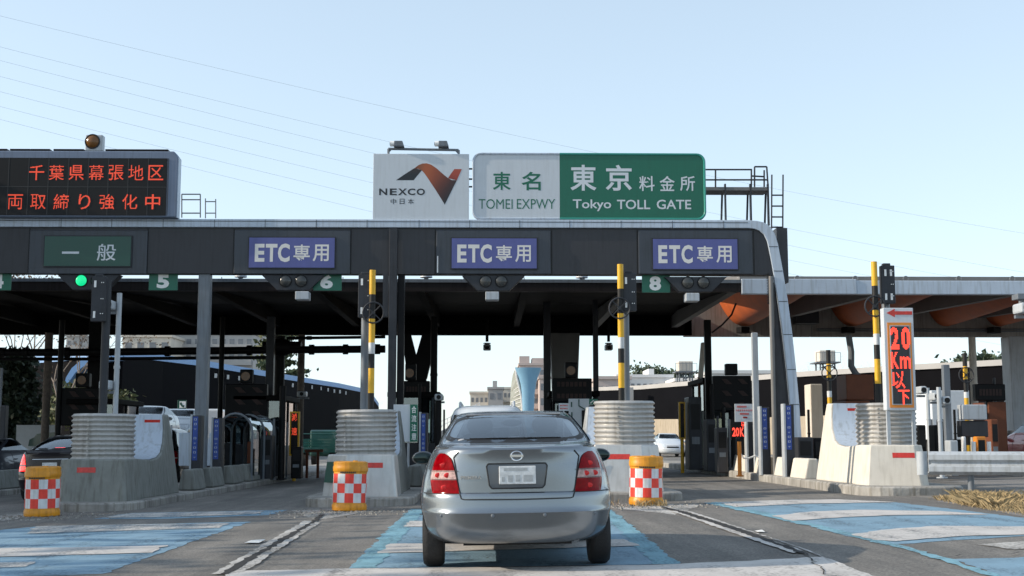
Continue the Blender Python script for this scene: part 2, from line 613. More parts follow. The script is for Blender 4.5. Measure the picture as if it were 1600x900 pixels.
def worn_paint(name, col, amount=0.5):
    """road paint worn through to nothing in patches"""
    m = mat(name, col, 0.75, var=0.16, scale=2.2, bump=0.4, bscale=80)
    nt = m.node_tree
    b = nt.nodes['Principled BSDF']
    tc = nt.nodes.new('ShaderNodeTexCoord')
    fac = None
    for sc, st in ((26, (1, 1, 1)), (2.0, (1.5, 0.35, 1))):
        mp = nt.nodes.new('ShaderNodeMapping')
        mp.inputs['Scale'].default_value = st
        n = nt.nodes.new('ShaderNodeTexNoise')
        n.inputs['Scale'].default_value = sc
        n.inputs['Detail'].default_value = 5
        nt.links.new(tc.outputs['Object'], mp.inputs[0])
        nt.links.new(mp.outputs[0], n.inputs['Vector'])
        if fac is None:
            fac = n.outputs['Fac']
        else:
            a = nt.nodes.new('ShaderNodeMath')
            a.operation = 'ADD'
            nt.links.new(fac, a.inputs[0])
            nt.links.new(n.outputs['Fac'], a.inputs[1])
            fac = a.outputs[0]
    mr = nt.nodes.new('ShaderNodeMapRange')
    mr.inputs['From Min'].default_value = 1.30 - amount * 0.6
    mr.inputs['From Max'].default_value = 1.62 - amount * 0.6
    mr.inputs['To Min'].default_value = 1.0
    mr.inputs['To Max'].default_value = 0.25
    nt.links.new(fac, mr.inputs['Value'])
    nt.links.new(mr.outputs[0], b.inputs['Alpha'])


worn_paint('road_white', (0.52, 0.50, 0.48), 0.42)
worn_paint('road_white_worn', (0.50, 0.485, 0.46), 0.72)
worn_paint('road_blue', (0.18, 0.30, 0.395), 0.42)
worn_paint('road_cyan', (0.18, 0.36, 0.44), 0.55)
worn_paint('gravel_pale', (0.42, 0.40, 0.37), 0.75)
mat('crack', (0.015, 0.015, 0.016), 0.9, var=0.2)
mat('soil', (0.16, 0.135, 0.10), 0.95, var=0.35, scale=0.8, bump=0.6, bscale=12)
mat('gravel', (0.20, 0.19, 0.18), 0.95, var=0.45, scale=18, bump=1.0, bscale=25)

# ================================================================ SETTING: ground and road
def sheet(name, xs, ys, m, dz=0.0, kind='structure'):
    mb = MB()
    for j, y in enumerate(ys):
        for x in xs:
            mb.v.append((x, y, gz(x) + dz))
    n = len(xs)
    for j in range(len(ys) - 1):
        for i in range(n - 1):
            mb.f.append((j * n + i, j * n + i + 1, (j + 1) * n + i + 1, (j + 1) * n + i))
            mb.m.append(0)
    return tag(mb.build(name, m), kind=kind)


sheet('ground', [-2500, -45, 0, 45, 2500], [-600, 0, 100, 3000], 'soil', -0.012)
sheet('road', [-44, -20, 0, 11.5], [-60, 0, 60, 320], 'asphalt', 0.0)
sheet('road_far', [11.5, 30, 44], [33, 60, 320], 'asphalt', -0.002)
sheet('gravel_verge', [11.5, 14, 30], [-20, 12, 33], 'gravel', -0.004)
g_ = MB()
vp = [G(1462, 784), G(1530, 794), G(1620, 812), G(1760, 838), (60, 10, gz(45)), (60, 33, gz(45)), (9.2, 33, gz(9.2)), (8.95, 24.8, gz(9))]
g_.add([(p[0], p[1], gz(p[0]) + 0.004) for p in vp], [tuple(range(8))])
tag(g_.build('verge', 'gravel'), kind='structure')


def mark(name, pix, m, lift):
    """road paint: the outline is given where it lies in the photo, laid on the road"""
    pts = []
    raw = [G(*p) for p in pix]
    jit = {'road_line': .010, 'road_crack': .016, 'road_pale_band': .02}.get(name, .022)
    for a, b in zip(raw, raw[1:] + raw[:1]):
        k = max(1, min(60, int((b - a).length / .16)))
        d_ = (b - a).normalized()
        for q in range(k):
            o_ = float(rng.normal(0, jit)) if q else 0.0
            p = a.lerp(b, q / k)
            x, y = p.x - d_.y * o_, p.y + d_.x * o_
            pts.append(Vector((x, y, gz(x))))
    mb = MB()
    mb.add([(p.x, p.y, p.z + lift) for p in pts], [tuple(range(len(pts)))])
    return tag(mb.build(name, m), kind='structure')


B_, C_, W_ = 0.004, 0.008, 0.012
# right lane: blue surfacing, cyan edge, white bars
mark('road_blue_surface', [(1100, 786), (1240, 781), (1400, 785), (1500, 797), (1640, 815), (1700, 838), (1600, 838), (1500, 844), (1385, 852), (1300, 832), (1206, 808)], 'road_blue', B_)
mark('road_blue_edge', [(1100, 786), (1120, 785), (1215, 805), (1345, 837), (1430, 859), (1500, 880), (1580, 905), (1555, 905), (1420, 861), (1330, 839), (1200, 808)], 'road_cyan', C_)
mark('road_blue_corner', [(1490, 874), (1640, 870), (1700, 925), (1590, 912)], 'road_blue', B_)
mark('road_white_bar', [(1126, 787), (1190, 783), (1310, 781), (1400, 785.5), (1250, 788), (1150, 793)], 'road_white', W_)
mark('road_white_bar', [(1206, 807), (1270, 800), (1340, 797.5), (1470, 799.5), (1545, 805), (1400, 806), (1320, 809), (1238, 815)], 'road_white', W_)
mark('road_white_bar', [(1330, 836), (1400, 827), (1470, 823), (1640, 824), (1640, 836), (1500, 839), (1400, 847), (1365, 845)], 'road_white', W_)
mark('road_white_bar', [(1528, 852), (1640, 845), (1640, 856), (1585, 860)], 'road_white_worn', W_)
# middle lane, under and beside the car
mark('road_blue_surface', [(640, 796), (955, 797), (1062, 882), (545, 889)], 'road_blue', B_)
mark('road_blue_edge', [(640, 796), (664, 796), (590, 888), (545, 889)], 'road_cyan', C_)
mark('road_blue_edge', [(936, 797), (955, 797), (1062, 882), (1020, 883)], 'road_cyan', C_)
mark('road_white_bar', [(640, 815), (925, 815), (932, 824), (630, 824)], 'road_white', W_)
mark('road_white_bar', [(610, 851), (975, 844), (1000, 854), (590, 866)], 'road_white', W_)
# left lane
mark('road_blue_surface', [(57, 823), (245, 819), (390, 815.5), (160, 897), (-120, 905), (-120, 840)], 'road_blue', B_)
mark('road_blue_surface', [(144, 811), (205, 802), (450, 797), (420, 805), (262, 811)], 'road_blue', B_)
mark('road_white_bar', [(57, 823), (360, 818), (345, 826), (200, 830), (40, 835)], 'road_white_worn', W_)
mark('road_white_bar', [(-120, 858), (100, 857), (262, 853), (238, 865), (60, 870), (-120, 874)], 'road_white', W_)
mark('road_white_bar', [(-120, 884), (56, 879), (40, 887), (-120, 893)], 'road_white_worn', W_)
mark('road_white_bar', [(152, 810), (205, 803), (415, 799), (400, 804), (262, 809)], 'road_white_worn', W_)
# left-left lane line remnants
mark('road_line', [(-60, 812), (52, 801), (70, 806), (-60, 822)], 'gravel_pale', B_)
# lane lines with an open crack between two strips
mark('road_line', [(330, 899), (346, 899), (487, 816), (476, 815)], 'road_white_worn', W_ + 0.002)
mark('road_line', [(356, 899), (382, 895), (500, 818), (492, 816)], 'road_white_worn', W_ + 0.002)
mark('road_crack', [(344, 899), (357, 899), (440, 850), (493, 817), (507, 805), (500, 805), (486, 817), (430, 848)], 'crack', W_ + 0.004)
mark('road_line', [(1049, 800), (1062, 799), (1200, 845), (1255, 862), (1240, 866), (1190, 850)], 'road_white', W_ + 0.002)
mark('road_line', [(1068, 799), (1082, 801), (1230, 850), (1390, 912), (1350, 905), (1265, 862)], 'road_white', W_ + 0.002)
mark('road_crack', [(1030, 793), (1037, 793), (1068, 800), (1170, 833), (1262, 867), (1250, 866), (1165, 836), (1060, 801)], 'crack', W_ + 0.004)
mark('road_gore', [(455, 798), (520, 796), (580, 799), (510, 811), (490, 812)], 'gravel_pale', B_)
mark('road_gore', [(955, 794), (1040, 788), (1097, 788), (1055, 805), (1035, 802)], 'road_white_worn', B_)
mark('road_pale_band', [(367, 894), (560, 890), (800, 888), (1000, 885), (1120, 880), (1285, 872), (1360, 905), (340, 912)], 'road_white', W_)  # white band across the lanes at the near end
def crack_line(pix, w):
    pts = [G(*p) for p in pix]
    path = []
    for a, b in zip(pts, pts[1:]):
        k = max(2, int((b - a).length / .12))
        for q in range(k):
            p = a.lerp(b, q / k)
            path.append(Vector((p.x + rng.normal(0, .02), p.y + rng.normal(0, .05), 0)))
    mb = MB()
    for i, p in enumerate(path):
        h = w * rng.uniform(.4, 1.2)
        z = gz(p.x) + .018
        mb.v += [(p.x - h, p.y, z), (p.x + h, p.y, z)]
    for i in range(len(path) - 1):
        mb.f.append((2 * i, 2 * i + 1, 2 * i + 3, 2 * i + 2))
        mb.m.append(0)
    return tag(mb.build('road_crack', 'crack'), kind='structure')


crack_line([(1300, 905), (1255, 864), (1200, 848)], .009)
crack_line([(1430, 876), (1520, 869), (1640, 866)], .012)
crack_line([(505, 806), (560, 800), (640, 797)], .012)
for px, py, s in ((398, 848, 1.0), (1187, 832, 0.5)):
    p = G(px, py)
    q = MB()
    q.add([(p.x - .09 * s, p.y - .2 * s, p.z + .016), (p.x + .09 * s, p.y - .22 * s, p.z + .016), (p.x + .1 * s, p.y + .18 * s, p.z + .03), (p.x - .08 * s, p.y + .2 * s, p.z + .016)], [(0, 1, 2, 3)])
    q.add([(p.x - .09 * s, p.y - .2 * s, p.z + .013), (p.x + .09 * s, p.y - .22 * s, p.z + .013), (p.x + .1 * s, p.y + .18 * s, p.z + .026), (p.x - .08 * s, p.y + .2 * s, p.z + .013)], [(3, 2, 1, 0)])
    q.solo('paper_scrap', 'paper', (p.x, p.y, p.z), 'white paper scrap lying on the asphalt left of the silver car' if s == 1 else 'tiny pale scrap lying on the asphalt right of the silver car', 'litter')

# ================================================================ ISLANDS
KERB = 0.17
NOSE_Y = 24.4


def island_slab(xl, xr, y0, y1, name='kerb_island'):
    w = (xr - xl) / 2
    xc = (xl + xr) / 2
    n = 12
    poly = []
    for k in range(n + 1):
        t = math.pi + math.pi * k / n
        poly.append((xc + w * math.copysign(abs(math.cos(t)) ** 0.55, math.cos(t)), y0 + 0.8 + 0.8 * math.sin(t)))
    poly += [(xr, y1), (xl, y1)]
    mb = MB()
    m = len(poly)
    for z in (-0.05, KERB - 0.03, KERB):
        sh = 0.03 if z == KERB else 0
        for (x, y) in poly:
            mb.v.append((x - math.copysign(sh, x - xc), y + (sh if y < y0 + 1 else 0), gz(xc) + z))
    for r in range(2):
        for k in range(m):
            mb.f.append((r * m + k, r * m + (k + 1) % m, (r + 1) * m + (k + 1) % m, (r + 1) * m + k))
            mb.m.append(0)
    mb.f.append(tuple(range(2 * m, 3 * m)))
    mb.m.append(0)
    return tag(mb.build(name, 'kerb_stone'), kind='structure')


# block left/right edges, slab edges
ISL = {
    'a': dict(bl=-8.42, br=-6.95, sl=-8.75, sr=-6.75, ring=-7.95, post=-7.99, stripe=None, box=(158, 433, 503), y=24.4,
              who='left island', near='the far left lane'),
    'b': dict(bl=-3.27, br=-1.76, sl=-3.55, sr=-1.45, ring=-2.55, post=-2.60, stripe=-2.44, box=(572, 430, 497), y=24.4,
              who='island left of the silver car', near='just left of the silver car'),
    'c': dict(bl=1.93, br=3.42, sl=1.75, sr=3.75, ring=2.80, post=2.84, stripe=2.68, box=(982, 428, 487), y=24.4,
              who='island right of the silver car', near='just right of the silver car'),
    'd': dict(bl=7.52, br=8.78, sl=7.25, sr=9.4, ring=8.42, post=None, stripe=8.0, box=(1384, 416, 475), y=24.9,
              who='island by the speed display', near='by the guardrail'),
}
for k, I in ISL.items():
    I['xc'] = (I['sl'] + I['sr']) / 2
    I['z'] = gz(I['xc']) + KERB
    island_slab(I['sl'], I['sr'], I['y'], I['y'] + (60 if k != 'd' else 34))
island_slab(-14.6, -12.6, 27, 85)
island_slab(14.2, 16.4, 34, 70)
# a low kerb lip along the outer edge of lane four, seen at the left frame edge

ring_mesh = {}
BLOCK_LABEL = {
    'a': 'grey concrete crash block with one red reflector at foot of the left ribbed drum',
    'b': 'grey metal-faced crash block with dark green panel behind the drum left of the silver car',
    'c': 'bright polished crash block behind the drum to the right of the silver car',
    'd': 'cream concrete crash block under the red speed display'}
for k, I in ISL.items():
    y0, z0 = I['y'] + 0.55, I['z']
    bl, br = I['bl'], I['br']
    t = thing('crash_block', BLOCK_LABEL[k], 'crash barrier', ((bl + br) / 2, y0, z0), 'crash blocks on the island noses')
    w = br - bl
    H = 0.80 if k != 'c' else 0.90
    # front block: a frustum leaning in to the top
    m_ = {'a': 'concrete', 'b': 'galvanised', 'c': 'galvanised', 'd': 'concrete_pale'}[k]
    side_m = {'a': 'concrete', 'b': 'galvanised', 'c': 'galvanised', 'd': 'concrete_pale'}[k]
    mb = MB()
    ti = 0.09
    cl, cr = {'a': (.22, .04), 'b': (.42, .04), 'c': (.04, .36), 'd': (.04, .22)}[k]
    sk = {'a': 0, 'b': 0, 'c': .16, 'd': .2}[k]      # noses right of the car turn a little to the left
    lo = [(bl + cl, y0 + sk), (br - cr, y0), (br, y0 + cr), (br, y0 + 1.05), (bl, y0 + 1.05), (bl, y0 + cl + sk)]
    hi = [(bl + cl + ti, y0 + .10 + sk * (1 - ti / (w - cl - cr))), (br - cr - ti, y0 + .10 + sk * ti / (w - cl - cr)), (br - ti, y0 + cr + .1), (br - ti, y0 + 1.05), (bl + ti, y0 + 1.05), (bl + ti, y0 + cl + .1 + sk)]
    vs = [(x, y, z0 - .01) for x, y in lo] + [(x, y, z0 + H) for x, y in hi]
    mb.add(vs, [(q, (q + 1) % 6, 6 + (q + 1) % 6, 6 + q) for q in range(6)] + [tuple(range(6, 12))])
    mb.build('nose_block', m_, t, bevel=0.025)
    # body behind: the ring sits in its hollow, the rear sweeps up
    prof = [(y0 + 1.07, z0 - .01), (y0 + 1.07, z0 + H), (y0 + 2.2, z0 + H * .95), (y0 + 2.75, z0 + H * 1.0), (y0 + 3.1, z0 + H * 1.12), (y0 + 3.38, z0 + H * 1.4),
            (y0 + 3.55, z0 + H * 1.75), (y0 + 3.62, z0 + 1.72), (y0 + 4.0, z0 + 1.74), (y0 + 4.15, z0 + 1.2), (y0 + 4.3, z0 - .01)]
    mb = MB()
    n = len(prof)
    def xr_(z, s):
        f = min(max((z - z0) / 1.74, 0), 1)
        return (br - .22 * f - .02) if s > 0 else (bl + .22 * f + .02)
    vs = [(xr_(z, -1), y, z) for y, z in prof] + [(xr_(z, 1), y, z) for y, z in prof]
    mb.add(vs, [(q, (q + 1) % n, n + (q + 1) % n, n + q) for q in range(n)] + [tuple(range(n - 1, -1, -1)), tuple(range(n, 2 * n))])
    mb.build('swept_wall', side_m if k != 'b' else 'concrete', t, bevel=0.03)
    # concave face of the wall, painted pale to stand for the light on it
    mb = MB()
    lp = [(y, z) for y, z in prof[2:8]]
    vs = []
    for y, z in lp:
        vs += [(xr_(z, -1) + .05, y - .012, z + .012), (xr_(z, 1) - .05, y - .012, z + .012)]
    mb.add(vs, [(2 * q, 2 * q + 1, 2 * q + 3, 2 * q + 2) for q in range(len(lp) - 1)])
    mb.build('lit_face', 'white_trim', t, smooth=True)
    # reflectors
    mb = MB()
    xc = (bl + br) / 2
    rx0, rx1 = {'a': (bl + .48, bl + .84), 'b': (bl + .92, br - .30), 'c': (bl + .14, bl + .80), 'd': (bl + .52, bl + .94)}[k]
    zf = z0 + H * .74
    def yfront(x):
        return y0 + .10 * .74 - .006 + sk * min(max((br - cr - x) / (br - cr - bl - cl), 0), 1)
    mb.add([(rx0, yfront(rx0) - .004, zf - .045), (rx1, yfront(rx1) - .004, zf - .045), (rx1, yfront(rx1) + .008, zf + .055), (rx0, yfront(rx0) + .008, zf + .055)], [(0, 1, 2, 3)])
    if k == 'd':
        rx0, rx1 = br - .01, br
    mb.build('reflector', 'reflector_red', t)
    mb = MB()
    yt = y0 + 3.59
    mb.b2((br - .66, yt - .02, z0 + 1.50), (br - .32, yt + .02, z0 + 1.62))
    mb.build('reflector', 'reflector_red', t)
    if k in 'bc':
        mb = MB()
        if k == 'b':
            c0, c1 = Vector((bl + .06, y0 + .39)), Vector((bl + .26, y0 + .19))
            mb.add([(c0.x - .02, c0.y - .02, z0 + .26), (c1.x - .02, c1.y - .02, z0 + .26), (c1.x + .03, c1.y + .02, z0 + .66), (c0.x + .03, c0.y + .02, z0 + .66)], [(0, 1, 2, 3)])
        else:
            mb.b2((bl - .03, y0 + .12, z0 + .28), (bl + .16, y0 + .14, z0 + .62))
        mb.build('notice_panel', 'dark_green', t)
    # seam between nose and wall
    # corrugated drum ------------------------------------------------
    RL = {'a': 'leftmost corrugated metal crash drum, in shade on the left island',
          'b': 'corrugated metal crash drum left of the silver car, above the grey block',
          'c': 'bright corrugated metal crash drum right of the silver car with shadow down its rib',
          'd': 'corrugated metal crash drum partly hidden behind the red speed display'}
    zb = z0 + H - 0.06
    hh = 0.96 if k != 'd' else 0.94
    ribs = 10
    prof2 = [(0.50, 0.0)]
    for q in range(ribs * 6 + 1):
        a = q / 6
        prof2.append((0.618 + 0.020 * math.cos(2 * math.pi * a + math.pi), hh * q / (ribs * 6)))
    prof2.append((0.55, hh))
    mb = MB()
    mb.lathe(prof2, (I['ring'], y0 + 1.75, zb), n=56)
    ph = [float(q) for q in rng.uniform(0, 6.28, 4)]
    vv = []
    for p in mb.v:
        dx, dy, hh_ = p[0] - I['ring'], p[1] - y0 - 1.75, p[2] - zb
        a = math.atan2(dy, dx)
        f = 1 + .010 * math.sin(2 * a + ph[0]) + .006 * math.sin(5 * a + ph[1] + hh_ * 3) + .005 * math.sin(9 * a + ph[2] - hh_ * 5)
        vv.append((I['ring'] + dx * f, y0 + 1.75 + dy * f, p[2] + .008 * math.sin(a + ph[3])))
    mb.v = vv
    for q in range(10):                  # lap seam bolts
        a = -2.0 + .25 * math.sin(ph[0])
        mb.box((I['ring'] + .645 * math.cos(a), y0 + 1.75 + .645 * math.sin(a), zb + .05 + q * .085), (.03, .03, .03), rz=a)
    mb.solo('crash_drum', 'corrugated', (I['ring'], y0 + 1.75, zb), RL[k], 'crash drum', 'corrugated crash drums', smooth=True, auto=60)
    I['py'] = y0 + 1.75
    I['ztop'] = zb + hh

# cushion drums with chequers -----------------------------------------
def cushion_drum(x, y, label, turn=0.0):
    z = gz(x)
    dent = [(float(rng.uniform(0, 6.28)), float(rng.uniform(.15, .75)), float(rng.uniform(.003, .009))) for _ in range(7)]

    def dented(m):
        out = []
        for p in m.v:
            a, h = math.atan2(p[1] - y, p[0] - x), p[2] - z
            k = sum(d * math.exp(-((math.cos(a - a0) - 1) ** 2) * 30 - ((h - h0) / .13) ** 2) for a0, h0, d in dent)
            r = math.hypot(p[0] - x, p[1] - y)
            f = (r - k) / r if r > .05 else 1
            out.append((x + (p[0] - x) * f, y + (p[1] - y) * f, p[2]))
        m.v = out
        return m
    t = thing('cushion_drum', label, 'barrel', (x, y, z), 'yellow chequered cushion drums')
    prof = [(.27, 0), (.305, .015), (.31, .05), (.31, .10), (.295, .13)] + [(.295, .13 + .055 * q) for q in range(1, 10)] + [(.295, .68), (.31, .70), (.312, .77), (.30, .80), (.305, .83), (.30, .86), (.26, .875)]
    mb = MB()
    mb.lathe(prof, (x, y, z), n=72)
    dented(mb).build('barrel', 'drum_yellow', t, smooth=True)
    mb = MB()
    n, rows = 72, 3
    for r in range(rows + 1):
        for q in range(n):
            a = 2 * math.pi * q / n + turn
            mb.v.append((x + .299 * math.cos(a), y + .299 * math.sin(a), z + .15 + .168 * r))
    for r in range(rows):
        for q in range(n):
            mb.f.append((r * n + q, r * n + (q + 1) % n, (r + 1) * n + (q + 1) % n, (r + 1) * n + q))
            mb.m.append((q // 6 + r) % 2)
    dented(mb).build('chequer_band', ['check_red', 'check_white'], t, smooth=True)
    mb = MB()
    for q in range(9):
        a = -math.pi / 2 - .5 + q * .11
        mb.box((x + .3005 * math.cos(a), y + .3005 * math.sin(a), z + .68), (.022, .008, .026), rz=a + math.pi / 2)
    mb.build('small_print', 'letter_dark', t)
    mb = MB()
    mb.cyl((x + .10, y - .18, z + .87), (x + .10, y - .18, z + .89), .045, n=14)
    mb.build('filler_cap', 'drum_yellow', t)
    return t


for x, y, l in ((-7.93, 23.15, 'yellow drum with red and white chequers at far left beside the dark sedan'),
                (-2.49, 23.1, 'yellow drum with red and white chequers left of the silver car'),
                (2.81, 23.2, 'yellow drum with red and white chequers right of the silver car, dry grass at base')):
    cushion_drum(x, y, l, {-7.93: .1, -2.49: .32, 2.81: .2}[x]).rotation_euler = {-7.93: (R(.8), R(-.4), 0), -2.49: (R(-.6), R(1.0), 0), 2.81: (R(.5), R(.9), 0)}[x]

# signal posts -----------------------------------------------------------
def signal_post(k, label):
    I = ISL[k]
    px, pt, pb = I['box']
    y = I['py'] - .1
    a = P(px, pt, y)
    b = P(px, pb, y)
    x0 = I['post'] if I['post'] is not None else a.x
    t = thing('signal_post', label, 'signal post', (x0, y, I['z']), 'posts with dark narrow signal boxes')
    mb = MB()
    mb.cyl((x0, y + .1, I['z']), (x0, y + .1, a.z - .05), .085, n=18)
    mb.build('pole', 'grey_steel' if k != 'a' else 'dark_steel', t, smooth=True)
    mb = MB()
    w = .29
    mb.b2((a.x - w / 2, y - .14, b.z), (a.x + w / 2, y + .02, a.z))
    mb.b2((a.x - w / 2 + .05, y - .12, a.z), (a.x + w / 2 - .08, y, a.z + .05))
    mb.build('signal_box', 'dark_steel', t, bevel=.012)
    mb = MB()
    for zz in (a.z - .16, b.z + .14):
        for xx in ((a.x - .07,) if k != 'd' else (a.x - .06, a.x + .06)):
            mb.b2((xx - .022, y - .152, zz - .07), (xx + .022, y - .142, zz + .07))
    for zz in (a.z - .13, (a.z + b.z) / 2, b.z + .16):
        for xx in (a.x + .06, a.x + .10):
            mb.b2((xx - .009, y - .152, zz - .009), (xx + .009, y - .142, zz + .009))
    mb.build('slot', 'letter_white', t)
    return t


signal_post('a', 'dark post with narrow signal box rising from the leftmost corrugated drum')
signal_post('b', 'grey post with dark signal box on the drum left of the silver car')
signal_post('c', 'grey post with dark signal box on the drum right of the silver car')
signal_post('d', 'dark signal box post standing behind the red speed display')


def striped_pole(x, y, zb, zt, wheel_z, side, label, r=.064, wr=.215, flip=0):
    t = thing('striped_pole', label, 'striped pole', (x, y, zb), 'yellow and black striped poles')
    n = 9 if zt - zb > 2.4 else 5
    mb = MB()
    for q in range(n):
        a, b = zb + (zt - zb) * q / n, zb + (zt - zb) * (q + 1) / n
        mb.cyl((x, y, a), (x, y, b), r, n=16, m=(q + flip) % 2)
    mb.build('pole', ['black_paint', 'yellow'], t, smooth=True)
    mb = MB()
    c = (x + side * .05, y - .07, wheel_z)
    pts = [(c[0] + wr * math.cos(2 * math.pi * q / 28), c[1], c[2] + wr * math.sin(2 * math.pi * q / 28)) for q in range(28)]
    mb.tube(pts, .017, closed=True)
    for q in range(4):
        a = math.pi / 4 + q * math.pi / 2
        mb.cyl(c, (c[0] + wr * math.cos(a), c[1], c[2] + wr * math.sin(a)), .012, n=6)
    mb.cyl((c[0], c[1] - .02, c[2]), (c[0], y, c[2]), .035, n=10)
    mb.build('wheel', 'dark_steel', t, smooth=True)
    mb = MB()
    mb.cyl((x, y, zb + (zt - zb) * .62), (x, y, zb + (zt - zb) * .67), r + .003, n=16)
    mb.build('reflective_band', 'check_white', t, smooth=True)
    return t


for k, px, top, wy, sd, lab in (('b', 580, 422, 489, .6, 'striped yellow and black pole with wheel left of the silver car'),
                               ('c', 971, 413, 482, -.6, 'striped yellow and black pole with wheel right of the silver car'),
                               ('d', 1372, 409, 479, -.6, 'tall striped yellow and black pole with wheel beside the speed display')):
    I = ISL[k]
    y = I['py'] - .26
    p = P(px, 600, y)
    striped_pole(p.x, y, I['z'], P(px, top, y).z, P(px, wy, y).z, sd, lab, flip=1)
for px, top, bot, wy, Y, lab in ((1294, 547, 700, 583, 36, 'shorter striped pole with wheel standing left of the brown machine'),
                                (1507, 552, 690, 586, 37, 'shorter striped pole standing by the grey panel right of the speed display')):
    a = P(px, top, Y)
    striped_pole(a.x, Y, gz(a.x) + KERB * .5, a.z, P(px, wy, Y).z, 0, lab, flip=0)

# speed display --------------------------------------------------------------
I = ISL['d']
Y = 25.75
a, b = P(1380, 481, Y), P(1432.5, 641, Y)
t = thing('speed_display', 'tall white sign with arrow and red lit 20 Km limit beside the guardrail', 'display sign', ((a.x + b.x) / 2, Y, I['z']))
mb = MB()
mb.b2((a.x, Y, b.z), (b.x, Y + .22, a.z))
mb.build('cabinet', 'sign_white', t, bevel=.012)
mb = MB()
f0, f1 = P(1386, 504, Y), P(1428, 637, Y)
mb.b2((f0.x, Y - .012, f1.z), (f1.x, Y + .01, f0.z))
mb.build('orange_frame', 'orange_paint', t)
mb = MB()
g0, g1 = P(1391, 510, Y), P(1423.5, 631, Y)
mb.b2((g0.x - .02, Y - .02, g1.z - .02), (g1.x + .02, Y - .013, g0.z + .02))
mb.build('inner_rim', 'pale_steel', t)
mb = MB()
mb.b2((g0.x, Y - .026, g1.z), (g1.x, Y - .021, g0.z))
mb.build('screen', 'panel_dark', t)
mb = MB()
yy = Y - .031


def cell(mb, s, x0, y0, x1, y1, nx, nz, w, **kw):
    p, q = P(x0, y0, yy), P(x1, y1, yy)
    dots(mb, s, p.x, q.x, q.z, p.z, yy, nx, nz, weight=w, **kw)


cell(mb, '2', 1391, 511, 1405.5, 546, 8, 22, .035, fill=.9)
cell(mb, '0', 1408, 511, 1422.5, 546, 8, 22, .035, fill=.9)
cell(mb, 'K', 1392, 550, 1405, 576, 8, 17, .03, fill=.9)
cell(mb, 'm', 1406, 557, 1423, 576, 11, 13, .02, fill=.9)
cell(mb, '以', 1393, 580, 1415, 607, 15, 18, .012, fill=.9)
cell(mb, '下', 1403, 609, 1422, 632, 13, 16, .02, fill=.9)
mb.build('red_lettering', 'led_bright', t)
mb = MB()
p, q = P(1385, 489, Y), P(1425, 489, Y)
zc = p.z
x0, x1 = p.x, q.x
mb.prism([(x0, zc), (x0 + .17, zc + .085), (x0 + .17, zc + .035), (x1, zc + .035), (x1, zc - .035), (x0 + .17, zc - .035), (x0 + .17, zc - .085)], 'y', Y - .01, Y + .005)
mb.build('arrow', 'reflector_red', t)
for xx in (a.x + .05, b.x - .05):
    mb = MB()
    mb.b2((xx - .035, Y + .05, I['z'] + .7), (xx + .035, Y + .12, b.z - .002))
    mb.build('leg', 'pale_steel', t)

# guardrail ----------------------------------------------------------------------
t = thing('guardrail', 'pale corrugated steel guardrail running right from the speed display block', 'guardrail', (9.1, 25.6, gz(9)))
GA, GB = Vector((8.36, 24.45, 0)), Vector((17.0, 21.6, 0))
d = (GB - GA).normalized()
nrm = Vector((-d.y, d.x, 0))
if nrm.y > 0:
    nrm = -nrm
zz0 = gz(9) + .62
prof = [(u * 1.25, v * 1.3) for u, v in [(.0, -.17), (.03, -.16), (.085, -.12), (.085, -.05), (.03, -.01), (.03, .01), (.085, .05), (.085, .12), (.03, .16), (.0, .17)]]
mb = MB()
for s in range(2):
    base = (GA if s == 0 else GB)
    for u, v in prof:
        q = base + nrm * u
        mb.v.append((q.x, q.y, zz0 + v))
    for u, v in prof:
        q = base + nrm * (u - .008)
        mb.v.append((q.x, q.y, zz0 + v))
n = len(prof)
for i in range(n - 1):
    mb.f += [(i, i + 1, 2 * n + i + 1, 2 * n + i), (n + i, n + i + 1, 3 * n + i + 1, 3 * n + i)]
    mb.m += [0, 0]
mb.build('beam', 'pale_steel', t, smooth=True, auto=30)
for q in (0.75, 2.75, 4.75, 6.75, 8.75):
    c = GA + d * q - nrm * .11
    mb = MB()
    mb.cyl((c.x, c.y, gz(c.x) - .05), (c.x, c.y, zz0 + .1), .06, n=14)
    mb.build('post', 'grey_steel', t, smooth=True)
mb = MB()
c = GA - d * .12
mb.cyl((c.x, c.y, zz0 - .22), (c.x, c.y, zz0 + .22), .10, n=18)
mb.build('end_cap', 'pale_steel', t, smooth=True)

# low concrete blocks along the lane edges -------------------------------------
def low_block(x, y0, y1, tilt, label, m='concrete'):
    z = gz(x) + KERB
    mb = MB()
    w0, w1, h = .42, .22, .48
    vs = []
    for y in (y0, y1):
        vs += [(x - w0 / 2, y, z), (x + w0 / 2, y, z), (x + w1 / 2, y, z + h), (x - w1 / 2, y, z + h)]
    mb.add(vs, [(0, 1, 2, 3), (7, 6, 5, 4), (0, 4, 5, 1), (1, 5, 6, 2), (2, 6, 7, 3), (3, 7, 4, 0)])
    return mb.solo('concrete_block', m, (x, (y0 + y1) / 2, z), label, 'concrete block', 'low concrete blocks along the islands', bevel=.03)


